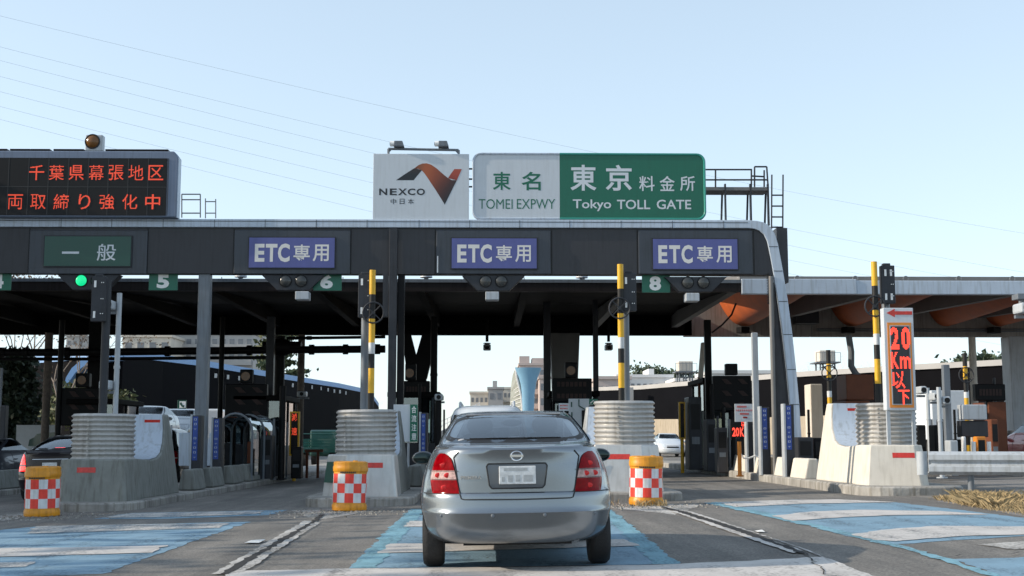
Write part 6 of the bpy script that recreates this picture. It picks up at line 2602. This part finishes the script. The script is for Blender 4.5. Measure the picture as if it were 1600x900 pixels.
# grey box lorry beyond the right lanes
BX = P(1470, 650, 62).x
t = thing('box_lorry', 'pale blue grey box lorry parked far right behind the camera post', 'truck', (BX, 62, gz(30)))
bz = gz(BX)
a, b = P(1455, 610, 62), P(1518, 700, 62)
mb = MB()
mb.b2((a.x, 62, bz + .9), (b.x, 68, a.z))
mb.build('box', 'board_white', t, bevel=.03)
mb = MB()
mb.b2((a.x + .2, 62.1, bz + .5), (b.x - .2, 68.2, bz + .9))
mb.build('chassis', 'black_steel', t)
for y_ in (63, 67):
    for x_ in (a.x + .25, b.x - .25):
        mb = MB()
        mb.cyl((x_ - .12, y_, bz + .45), (x_ + .12, y_, bz + .45), .45, n=20)
        mb.build('wheel', 'rubber', t, smooth=True)

# ================================================================ BACKGROUND
# noise shelters over the far carriageways
def wall_run(name, cat, label, pts, h0, thick, m, cap=None, cap_m=None, base=None):
    """pts: [(x, y, z_bottom, z_top)] in plan"""
    t = thing(name, label, cat, (pts[0][0], pts[0][1], 0))
    mb = MB()
    n = len(pts)
    vs = []
    for x, y, a, b in pts:
        vs += [(x, y, a), (x, y, b), (x + thick[0], y + thick[1], b), (x + thick[0], y + thick[1], a)]
    fs = []
    for i in range(n - 1):
        for q in range(4):
            fs.append((4 * i + q, 4 * i + (q + 1) % 4, 4 * i + 4 + (q + 1) % 4, 4 * i + 4 + q))
    fs += [(0, 1, 2, 3), tuple(4 * (n - 1) + q for q in (3, 2, 1, 0))]
    mb.add(vs, fs)
    mb.build('wall', m, t)
    if cap:
        mb = MB()
        vs = []
        for x, y, a, b in pts:
            vs += [(x, y - .25, b + .02), (x, y - .25, b + cap), (x + thick[0], y + thick[1], b + cap + .3), (x + thick[0], y + thick[1], b + .02)]
        mb.add(vs, fs)
        mb.build('roof_edge', cap_m, t)
    return t


def on(px, py, Y):
    p = P(px, py, Y)
    return p


# left: long curving dark shelter
prof = [(192, 556, 100), (255, 563, 108), (320, 571, 116), (400, 584, 126), (470, 595, 140), (530, 604, 155), (565, 611, 168), (582, 620, 176), (592, 634, 182)]
pts = []
for px, py, Y in prof:
    p = P(px, py + 2, Y)
    pts.append((p.x, Y, -.6, p.z))
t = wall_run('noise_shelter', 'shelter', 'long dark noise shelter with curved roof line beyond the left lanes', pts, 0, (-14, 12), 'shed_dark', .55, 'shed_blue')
for px, py in ((337, 587), (356, 589), (374, 591), (457, 602), (487, 605), (501, 607), (512, 609), (522, 611), (531, 612), (540, 614), (580, 619)):
    Y = np.interp(px, [q[0] for q in prof], [q[2] for q in prof]) - .3
    p = P(px, py, Y)
    mb = MB()
    mb.box((p.x, p.y, p.z), (.22, .12, .4))
    OFF_T = mb.build('wall_lamp', 'letter_white', t)
# blue arch end of that shelter
Y = 99.4
arc = [(98, 640), (99, 610), (103, 590), (112, 575), (125, 564), (140, 558.5), (160, 556), (192, 555.5)]
inn = [(104, 640), (105, 612), (109, 595), (118, 582), (131, 572), (145, 567), (162, 564), (192, 563)]
mb = MB()
vs = []
for a, b in zip(arc, inn):
    a, b = P(*a, Y), P(*b, Y)
    vs += [(a.x, Y, a.z), (b.x, Y, b.z), (b.x - 1, Y + 10, b.z), (a.x - 1, Y + 10, a.z)]
fs = []
for i in range(len(arc) - 1):
    for q in range(4):
        fs.append((4 * i + q, 4 * i + (q + 1) % 4, 4 * i + 4 + (q + 1) % 4, 4 * i + 4 + q))
mb.add(vs, fs)
mb.solo('shelter_arch', 'shed_blue', P(98, 640, Y), 'blue arched end frame of the dark shelter at left', 'arch', smooth=True)

# right: noise wall on a tan retaining wall
def strip(pxpy, Y):
    out = []
    for (px, pt, pb), y in zip(pxpy, Y):
        a, b = P(px, pt, y), P(px, pb, y)
        out.append((a.x, y, b.z, a.z))
    return out


Ys = [120, 106, 94, 84, 76, 66]
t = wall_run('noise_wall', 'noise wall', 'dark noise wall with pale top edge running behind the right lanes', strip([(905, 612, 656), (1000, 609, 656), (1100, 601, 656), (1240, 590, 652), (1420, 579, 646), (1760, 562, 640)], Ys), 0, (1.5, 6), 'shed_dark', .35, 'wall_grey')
t2 = wall_run('retaining_wall', 'wall', 'tan concrete retaining wall below the dark noise wall', [(x, y - .12, -.6 if True else a, a + .05) for x, y, a, b in strip([(905, 612, 656), (1000, 609, 656), (1100, 601, 656), (1240, 590, 652), (1420, 579, 646), (1760, 562, 640)], Ys)], 0, (1.5, 6), 'tan_wall')
# grey end block of the noise wall, left of the striped pole
cabinet_pts = [P(955, 612, 112), P(972, 640, 112)]
mb = MB()
mb.b2((cabinet_pts[0].x, 103, 3.0), (cabinet_pts[1].x, 104.2, cabinet_pts[0].z))
mb.solo('wall_pier', 'wall_grey', (cabinet_pts[0].x, 103, 3), 'grey pier standing before the dark noise wall near the bright drum', 'pier')

# flared blue tower with lattice arch
Y = 170
left = [(825, 574.5), (829, 588), (832.5, 604), (834, 620), (834.5, 700)]
right = [(848, 574.5), (845, 588), (841, 604), (838.5, 620), (837.5, 700)]
n = 14
mb = MB()
prof = []
for py, hw in ((700, 8.5), (640, 8.8), (615, 10), (600, 12), (588, 15.5), (580, 19), (574.8, 21)):
    c = P(825.5, py, Y)
    prof.append((c.x, c.z, hw * Y / F))
vs, fs = [], []
for x, z, r in prof:
    for k in range(24):
        a = 2 * math.pi * k / 24
        vs.append((x + r * math.cos(a), Y + r * .6 * math.sin(a), z))
for i in range(len(prof) - 1):
    for k in range(24):
        fs.append((i * 24 + k, i * 24 + (k + 1) % 24, (i + 1) * 24 + (k + 1) % 24, (i + 1) * 24 + k))
fs.append(tuple(range((len(prof) - 1) * 24, len(prof) * 24)))
mb.add(vs, fs)
mb.solo('flared_tower', 'tower_blue', (prof[0][0], Y, 0), 'light blue tower flaring out at the top, seen above the silver car', 'tower', smooth=True)
mb = MB()
Y = 172
arc = [(806, 574), (808, 590), (812, 606), (815, 620), (817, 640), (817, 690)]
lft = [(804, 578), (802, 590), (800.5, 606), (800, 620), (799.5, 640), (799.5, 690)]
vs = []
for a, b in zip(arc, lft):
    a, b = P(*a, Y), P(*b, Y - 3)
    vs += [(a.x, Y, a.z), (b.x, Y + 12, b.z)]
mb.add(vs, [(2 * i, 2 * i + 1, 2 * i + 3, 2 * i + 2) for i in range(5)])
for v_ in list(mb.v):
    pass
t = thing('lattice_screen', 'grey curved lattice screen leaning beside the light blue tower', 'screen', P(806, 690, Y))
o = mb.build('lattice', 'lattice', t)
md = o.modifiers.new('solid', 'SOLIDIFY')
md.thickness = .3
mb = MB()
mb.tube([P(a[0] - .5, a[1], Y - .3) for a in arc], .14, n=6)
for q in range(12):
    f = q / 11
    a = Vector(vs[0]).lerp(Vector(vs[8]), f)
    b = Vector(vs[1]).lerp(Vector(vs[9]), f)
    mb.cyl(a - Vector((0, .3, 0)), b - Vector((0, .3, 0)), .05, n=4)
mb.build('rim', 'wall_white', t)


# buildings
def building(x0, y0, x1, Y, depth, label, wall, floors, bays, balcony=True, ybase=700, win='window_dark', group=None, rooftop=None, wtop=.0, rz=0.0):
    a, b = P(x0, y0, Y), P(x1, ybase, Y)
    W, zt_ = b.x - a.x, a.z
    t = thing('apartment_building', label, 'building', ((a.x + b.x) / 2, Y, -1), group)
    mb = MB()
    mb.b2((a.x, Y, -1), (b.x, Y + depth, zt_))
    mb.build('wall', wall, t)
    fh = 3.0
    mb_n = 0
    for f in range(floors):
        zc = zt_ - 1.6 - f * fh
        if zc < 0:
            break
        for k in range(bays):
            xc = a.x + W * (k + .5) / bays
            w = W / bays * .55
            mb = MB()
            mb.b2((xc - w / 2, Y - .05, zc - .75), (xc + w / 2, Y + .05, zc + .65))
            mb.build('window', win, t)
        if balcony:
            mb = MB()
            mb.b2((a.x + .2, Y - 1.2, zc - 1.5), (b.x - .2, Y - 1.05, zc - .45))
            mb.b2((a.x + .2, Y - 1.05, zc - 1.5), (b.x - .2, Y - .06, zc - 1.38))
            mb.build('balcony', wall, t)
    mb = MB()
    mb.b2((a.x - .25, Y - .3, zt_ + .02), (b.x + .25, Y + depth + .2, zt_ + .5))
    mb.build('parapet', wall, t)
    if rooftop:
        for fx0, fx1, h in rooftop:
            mb = MB()
            mb.b2((a.x + W * fx0, Y + 2, zt_ + .51), (a.x + W * fx1, Y + depth * .7, zt_ + .5 + h))
            mb.build('roof_house', wall, t)
    return t


building(192, 527, 262, 240, 14, 'cream apartment block with few windows, left of the pale gantry leg', 'wall_cream', 6, 4, False, rooftop=[(.3, .6, 3)])
building(262, 522, 392, 250, 14, 'long pale apartment block with balconies behind the gantry leg', 'wall_grey', 6, 10, True, rooftop=[(.7, .85, 2.5)])
building(104, 526, 124, 300, 12, 'narrow grey apartment block at left seen beyond the dark poles', 'wall_grey', 6, 3, True)
building(20, 560, 95, 120, 10, 'white house block behind the bare trees at far left', 'wall_white', 3, 5, True)
building(735, 615, 763, 300, 12, 'cream stepped apartment block with balconies, left of the blue tower', 'wall_cream', 6, 4, True)
building(763, 608, 786, 296, 12, 'grey end wall apartment block next to the cream stepped block', 'wall_grey', 5, 2, False, rooftop=[(.3, .6, 1.5)])
building(786, 608, 806, 310, 12, 'small beige apartment block touching the lattice screen', 'wall_cream', 5, 3, True)
building(812, 571, 852, 270, 12, 'pink apartment tower behind the light blue tower, stepped roof', 'wall_pink', 8, 4, True, rooftop=[(.0, .4, 1.6), (.5, 1.0, 1.2)])
building(843, 592, 860, 262, 12, 'lower pink apartment block right of the light blue tower', 'wall_pink', 7, 2, False)
building(934, 593, 985, 190, 12, 'low white and pink house block behind the bright drum pole', 'wall_pink', 2, 5, False, ybase=650)
building(965, 590, 1051, 200, 14, 'long low white apartment block behind the noise wall', 'wall_white', 2, 9, True, ybase=650, rooftop=[(.6, .7, 1)])
building(1110, 584, 1210, 180, 12, 'white building glimpsed between the pale post and the gantry end', 'wall_white', 2, 7, False, ybase=650)
building(1056, 596, 1100, 190, 12, 'small white house at foot of the water tank', 'wall_white', 2, 3, False, ybase=650)


def water_tank(x0, y0, x1, y1, yb, Y, label):
    a, b = P(x0, y0, Y), P(x1, y1, Y)
    zb_ = P(x0, yb, Y).z
    t = thing('water_tank', label, 'water tank', ((a.x + b.x) / 2, Y, zb_), 'elevated water tanks')
    mb = MB()
    mb.b2((a.x, Y, b.z), (b.x, Y + 2, a.z))
    mb.build('tank', 'wall_cream', t, bevel=.1)
    mb = MB()
    for k in range(1, 4):
        x = a.x + (b.x - a.x) * k / 4
        mb.b2((x - .03, Y - .03, b.z + .1), (x + .03, Y - .002, a.z - .1))
    mb.build('panel_joint', 'wall_grey', t)
    mb = MB()
    for x in (a.x + .1, (a.x + b.x) / 2, b.x - .1):
        for y in (Y + .1, Y + 1.9):
            mb.cyl((x, y, zb_), (x, y, b.z), .09, n=6)
    for z in (zb_ + (b.z - zb_) * .33, zb_ + (b.z - zb_) * .66):
        mb.cyl((a.x, Y + .1, z), (b.x, Y + .1, z), .05, n=5)
    mb.cyl((a.x, Y + .1, zb_), (b.x, Y + .1, b.z), .05, n=5)
    mb.cyl((b.x, Y + .1, zb_), (a.x, Y + .1, b.z), .05, n=5)
    mb.build('tower_frame', 'grey_steel', t)
    mb = MB()
    mb.b2((a.x - .4, Y - .4, b.z - .15), (b.x + .4, Y + 2.4, b.z - .02))
    for x in np.linspace(a.x - .4, b.x + .4, 5):
        mb.cyl((x, Y - .38, b.z), (x, Y - .38, b.z + .9), .03, n=4)
    mb.cyl((a.x - .4, Y - .38, b.z + .9), (b.x + .4, Y - .38, b.z + .9), .03, n=4)
    mb.build('platform', 'grey_steel', t)


water_tank(1060, 564, 1083, 580, 606, 150, 'white water tank on a steel frame above the dark noise wall')
water_tank(1280, 547, 1306, 565, 592, 130, 'white water tank right of the curved gantry end, behind bare twigs')


# trees
def limb(mb, p, d, L, r, depth, maxd, spread, tips, seg=2):
    pts, rs = [p], [r]
    q = Vector(p)
    dd = Vector(d).normalized()
    for s in range(seg):
        dd = (dd + Vector((rng.normal(0, .12), rng.normal(0, .12), rng.normal(.03, .08)))).normalized()
        q = q + dd * (L / seg)
        pts.append(tuple(q))
        rs.append(r * (1 - .38 * (s + 1) / seg))
    mb.tube(pts, rs, n=5 if depth < 2 else 3)
    if depth >= maxd:
        tips.append(tuple(q))
        return
    k = 3 if depth < 2 else int(rng.integers(2, 4))
    for i in range(k):
        ax = Vector((rng.normal(), rng.normal(), rng.normal() * .5)).normalized()
        nd = (dd + ax * spread).normalized()
        nd.z = max(nd.z, -.1)
        limb(mb, q, nd, L * float(rng.uniform(.62, .84)), rs[-1] * .72, depth + 1, maxd, spread, tips)
    if depth < maxd - 1:
        tips.append(tuple(q))


def leaves(mb, centres, n, spread, size, flat=.6):
    c = np.array(centres)
    idx = rng.integers(0, len(c), n)
    pos = c[idx] + rng.normal(0, 1, (n, 3)) * np.array([spread, spread, spread * flat])
    a = rng.normal(0, 1, (n, 3))
    a /= np.linalg.norm(a, axis=1, keepdims=True)
    b = rng.normal(0, 1, (n, 3))
    b -= a * (a * b).sum(1, keepdims=True)
    b /= np.linalg.norm(b, axis=1, keepdims=True)
    s = size * rng.uniform(.5, 1.3, (n, 1))
    for p, u, v in zip(pos, a * s, b * s * .6):
        k = len(mb.v)
        mb.v += [tuple(p - u - v * .4), tuple(p + v), tuple(p + u - v * .2), tuple(p - v)]
        mb.f.append((k, k + 1, k + 2, k + 3))
        mb.m.append(0)


def tree(x, y, h, label, kind='bare', leaf=None, nleaf=0, size=.3, r0=None, group=None, zb_=None, depth=5, spread=.62, clump=.5, name=None):
    z = gz(x) - .1 if zb_ is None else zb_
    t = thing(name or {'bare': 'bare_tree', 'round': 'leafy_tree', 'pine': 'pine_tree', 'cone': 'evergreen_tree'}[kind], label, 'tree', (x, y, z), group)
    r0 = r0 or h * .02
    mb = MB()
    tips = []
    if kind in ('bare', 'round'):
        limb(mb, (x, y, z), (0, 0, 1), h * (.30 if kind == 'bare' else .28), r0, 0, depth, spread, tips)
    else:
        mb.tube([(x, y, z), (x + .05 * h * rng.normal() * .3, y, z + h * .5), (x, y, z + h)], [r0, r0 * .7, r0 * .2], n=7)
        m = 26 if kind == 'pine' else 60
        for k in range(m):
            f = .30 + .68 * k / m if kind == 'pine' else .06 + .92 * k / m
            a = k * 2.4 + rng.normal() * .3
            rr = h * (.26 * (1.12 - f) + .05 if kind == 'pine' else .30 * (1.03 - f) + .02) * rng.uniform(.7, 1.15)
            e = (x + rr * math.cos(a), y + rr * math.sin(a), z + h * f + (.03 * h if kind == 'pine' else -.02 * h))
            mb.tube([(x, y, z + h * f), e], [r0 * .3, r0 * .1], n=4)
            for g_ in (.55, .8, 1.0):
                tips.append((x + (e[0] - x) * g_, y + (e[1] - y) * g_, z + h * f + (e[2] - z - h * f) * g_))
    mb.build('trunk', 'bark_grey' if kind == 'bare' else 'bark', t, smooth=True)
    if leaf and nleaf:
        mb = MB()
        leaves(mb, tips, nleaf, clump, size, .6 if kind != 'pine' else .28)
        mb.build('crown', leaf, t)
    return t


tree(P(45, 690, 75).x, 75, 13.0, 'brown twiggy tree at far left behind the service pipes, nearest the frame edge', 'bare', 'leaf_rust', 1200, .10, depth=6, clump=.7)
tree(P(92, 690, 82).x, 82, 12.0, 'brown twiggy tree at far left between the brown and dark poles', 'bare', 'leaf_rust', 900, .10, depth=6, clump=.7)
tree(P(-10, 690, 88).x, 88, 14.0, 'tall bare tree cut by the left frame edge', 'bare', 'leaf_rust', 900, .12, depth=6, clump=.7)
tree(P(20, 690, 52).x, 52, 5.3, 'dark dense evergreen at far left under the service pipes', 'cone', 'leaf_dark', 9000, .14, clump=.24)
tree(P(130, 690, 90).x, 90, 6.5, 'yellow green bush under the blue arch at left', 'round', 'leaf_pine', 2500, .2, depth=4, clump=.5)
tree(P(432, 700, 150).x, 150, 14.6, 'open pine tree above the dark shelter left of the gantry mast', 'pine', 'leaf_pine', 3600, .38, clump=.55)
tree(P(395, 700, 170).x, 170, 9, 'low rusty bush top showing over the dark shelter', 'round', 'leaf_rust', 1200, .35, depth=4, clump=.8)
tree(P(560, 700, 190).x, 190, 10.5, 'faint bare tree top over the far end of the dark shelter', 'bare', depth=6)
for px, Y, h, l in ((1000, 260, 17.5, 'dark evergreen clump behind the low white block, left one'), (1028, 255, 18.6, 'dark evergreen clump behind the low white block, middle one'), (1050, 250, 16.2, 'dark evergreen clump left of the white water tank'),
                    (1089, 240, 16.0, 'dark evergreen right of the white water tank'), (1552, 150, 11.2, 'grey green tree top above the noise wall at far right'), (1572, 155, 12.0, 'grey green tree top beside the tapering column at far right')):
    tree(P(px, 690, Y).x, Y, h, l, 'round', 'leaf_mid', 3800, .42, depth=5, spread=.75, clump=.85)
for px, Y, h, l in ((1262, 110, 7.9, 'bare twiggy tree right of the curved gantry end'), (1290, 116, 8.8, 'bare twiggy tree in front of the right water tank'), (1322, 112, 8.6, 'bare twiggy tree behind the bent pipe'), (1362, 114, 8.4, 'bare twiggy tree behind the striped pole of the speed display')):
    tree(P(px, 690, Y).x, Y, h, l, 'bare', depth=6, spread=.7)
tree(P(1015, 700, 92).x, 92, 1.6, 'small roadside shrub at foot of the tan retaining wall', 'round', 'leaf_pine', 900, .12, depth=4, clump=.3, r0=.05)
# white hoarding with green hill motif behind the dark sedan
Y = 48
t = thing('hoarding', 'white site hoarding with green hill motif behind the dark navy sedan', 'hoarding', (P(50, 690, Y).x, Y, gz(-17)))
mb = MB()
a, b = P(26, 664, Y), P(93, 700, Y)
mb.b2((a.x, Y, gz(-17)), (b.x, Y + .06, a.z))
mb.build('panel', 'board_white', t)
mb = MB()
q = [(44, 697), (46, 687), (54, 683), (58, 678), (66, 677), (72, 679), (76, 676), (86, 675), (92, 680), (92, 697)]
mb.prism([(P(*p, Y).x, P(*p, Y).z) for p in q], 'y', Y - .01, Y - .002)
mb.build('hill_motif', 'paint_teal', t)
# far fence on the ramp left of the silver car roof
t = thing('ramp_fence', 'pale wire fence rising on the ramp left of the silver car roof', 'fence', (P(700, 665, 110).x, 110, 0))
mb = MB()
for k in range(14):
    x = 684 + k * 5
    yb = 676 - k * 2.4
    a, b = P(x, yb, 110 + k), P(x, yb - 16, 110 + k)
    mb.cyl((a.x, a.y, a.z), (b.x, b.y, b.z), .04, n=5)
for dy in (0, -8, -15):
    a, b = P(684, 676 + dy, 110), P(749, 676 - 31 + dy, 123)
    mb.cyl((a.x, a.y, a.z), (b.x, b.y, b.z), .03, n=5)
mb.build('wires', 'wall_white', t)
mb = MB()
q0, q1 = P(684, 676, 110), P(749, 645, 123)
mb.add([(q0.x, q0.y, -.6), (q1.x, q1.y, -.6), (q1.x, q1.y, q1.z), (q0.x, q0.y, q0.z), (q0.x, q0.y + 1, -.6), (q1.x, q1.y + 1, -.6), (q1.x, q1.y + 1, q1.z), (q0.x, q0.y + 1, q0.z)],
       [(0, 1, 2, 3), (5, 4, 7, 6), (3, 2, 6, 7), (0, 3, 7, 4), (1, 5, 6, 2)])
mb.build('base_wall', 'wall_grey', t)

# power lines crossing the sky
for i, (x0, y0, x1, y1) in enumerate(((-60, 10, 1750, 388), (-60, 58, 1750, 450), (-60, 79, 1750, 478), (-60, 104, 1750, 500), (-60, 128, 1750, 520), (-60, 151, 1750, 545), (-60, 171, 1750, 570))):
    Y0, Y1 = 210, 330
    a, b = P(x0, y0, Y0), P(x1, y1, Y1)
    mb = MB()
    pts = []
    for k in range(25):
        f = k / 24
        p = a.lerp(b, f)
        pts.append((p.x, p.y, p.z - 4 * f * (1 - f) * 3.0))
    mb.tube(pts, .024, n=4)
    mb.solo('power_line', 'wire', pts[0], 'topmost thin power line crossing the pale sky' if i == 0 else 'thin power line in the bundle below the topmost one', 'power line', 'power lines crossing the sky')

# dry grass on the verge and at the drum foot
def grass(name, cx, cy, rx, ry, n, hmin, hmax, label=None):
    mb = MB()
    for k in range(n):
        a, r = rng.uniform(0, 6.28), math.sqrt(rng.uniform(0, 1))
        x, y = cx + rx * r * math.cos(a), cy + ry * r * math.sin(a)
        z = gz(x) + .002
        h = rng.uniform(hmin, hmax)
        b = rng.uniform(0, 6.28)
        lx, ly = rng.normal(0, .6) * h, rng.normal(0, .6) * h
        w = .008
        mb.add([(x - w * math.cos(b), y - w * math.sin(b), z), (x + w * math.cos(b), y + w * math.sin(b), z), (x + lx * .5 + w * .5, y + ly * .5, z + h * .7), (x + lx, y + ly, z + h)], [(0, 1, 2), (0, 2, 3)])
    o = mb.build(name, 'straw')
    return tag(o, label, None, None, 'stuff')


vg = MB()
c0, c1 = G(1474, 783).xy, G(1660, 816).xy
mbs = MB()
for k in range(14000):
    f = rng.uniform(-.02, 1)
    o_ = abs(rng.normal(0, 1.0)) * (.35 + f * 1.2)
    px_ = c0.lerp(c1, f)
    x = px_.x + o_ * .75 + rng.normal(0, .06)
    y = px_.y + o_ * .95 + rng.normal(0, .22)
    if y > 33:
        continue
    dens = math.sin(x * 2.3) * math.sin(y * 1.7 + 1)
    if dens < -.25 and rng.uniform() < .8:
        continue
    z = gz(x) + .002
    h = rng.uniform(.03, .20) * (1 if dens > .2 else .5)
    b = rng.uniform(0, 6.28)
    lx, ly = rng.normal(0, .7) * h, rng.normal(0, .7) * h
    w = .005
    mbs.add([(x - w * math.cos(b), y - w * math.sin(b), z), (x + w * math.cos(b), y + w * math.sin(b), z), (x + lx * .5 + w * .5, y + ly * .5, z + h * .7), (x + lx, y + ly, z + h)], [(0, 1, 2), (0, 2, 3)])
tag(mbs.build('dry_grass', 'straw'), kind='stuff')
grass('dry_grass', 2.85, 22.8, .30, .16, 140, .03, .13)
grass('dry_grass', 2.15, 23.6, .2, .25, 40, .04, .12)
# loose grit at the foot of the drums
mb = MB()
for k in range(900):
    cx, cy = ((-8.0, 22.7), (-2.5, 22.6), (2.8, 22.8))[k % 3]
    x, y = cx + rng.normal(0, .7), cy + rng.normal(0, .5)
    s = rng.uniform(.008, .03)
    mb.box((x, y, gz(x) + s * .3), (s * 1.4, s, s * .8), rz=rng.uniform(0, 3))
tag(mb.build('grit', 'kerb_stone'), kind='stuff')

# roadside trees at left, outside the picture, that throw the streaky shade
ROW = ((-28, 9.5, 12.5, 'slim bare'), (-27, 13.2, 11.5, 'short bare'), (-28, 17.0, 13, 'bare'), (-28, 22.6, 13.4, 'leafy'), (-28, 26.6, 13.8, 'broad leafy'), (-28.5, 30.6, 14, 'dense leafy'),
       (-29, 35.5, 18, 'tall leafy'), (-30, 40, 18, 'tall leafy'), (-29, 45, 17, 'tall leafy'), (-33, 38, 20, 'tall leafy'), (-32, 49, 17, 'tall leafy'))
for i, (x, y, h, w_) in enumerate(ROW):
    bare = 'bare' in w_
    tree(x, y, h, w_ + ' roadside tree in the row left of the plaza', 'bare' if bare else 'round', 'leaf_mid', 350 if bare else 4800, .30, depth=6 if bare else 5, spread=.72, clump=.9, group='roadside trees left of the plaza')
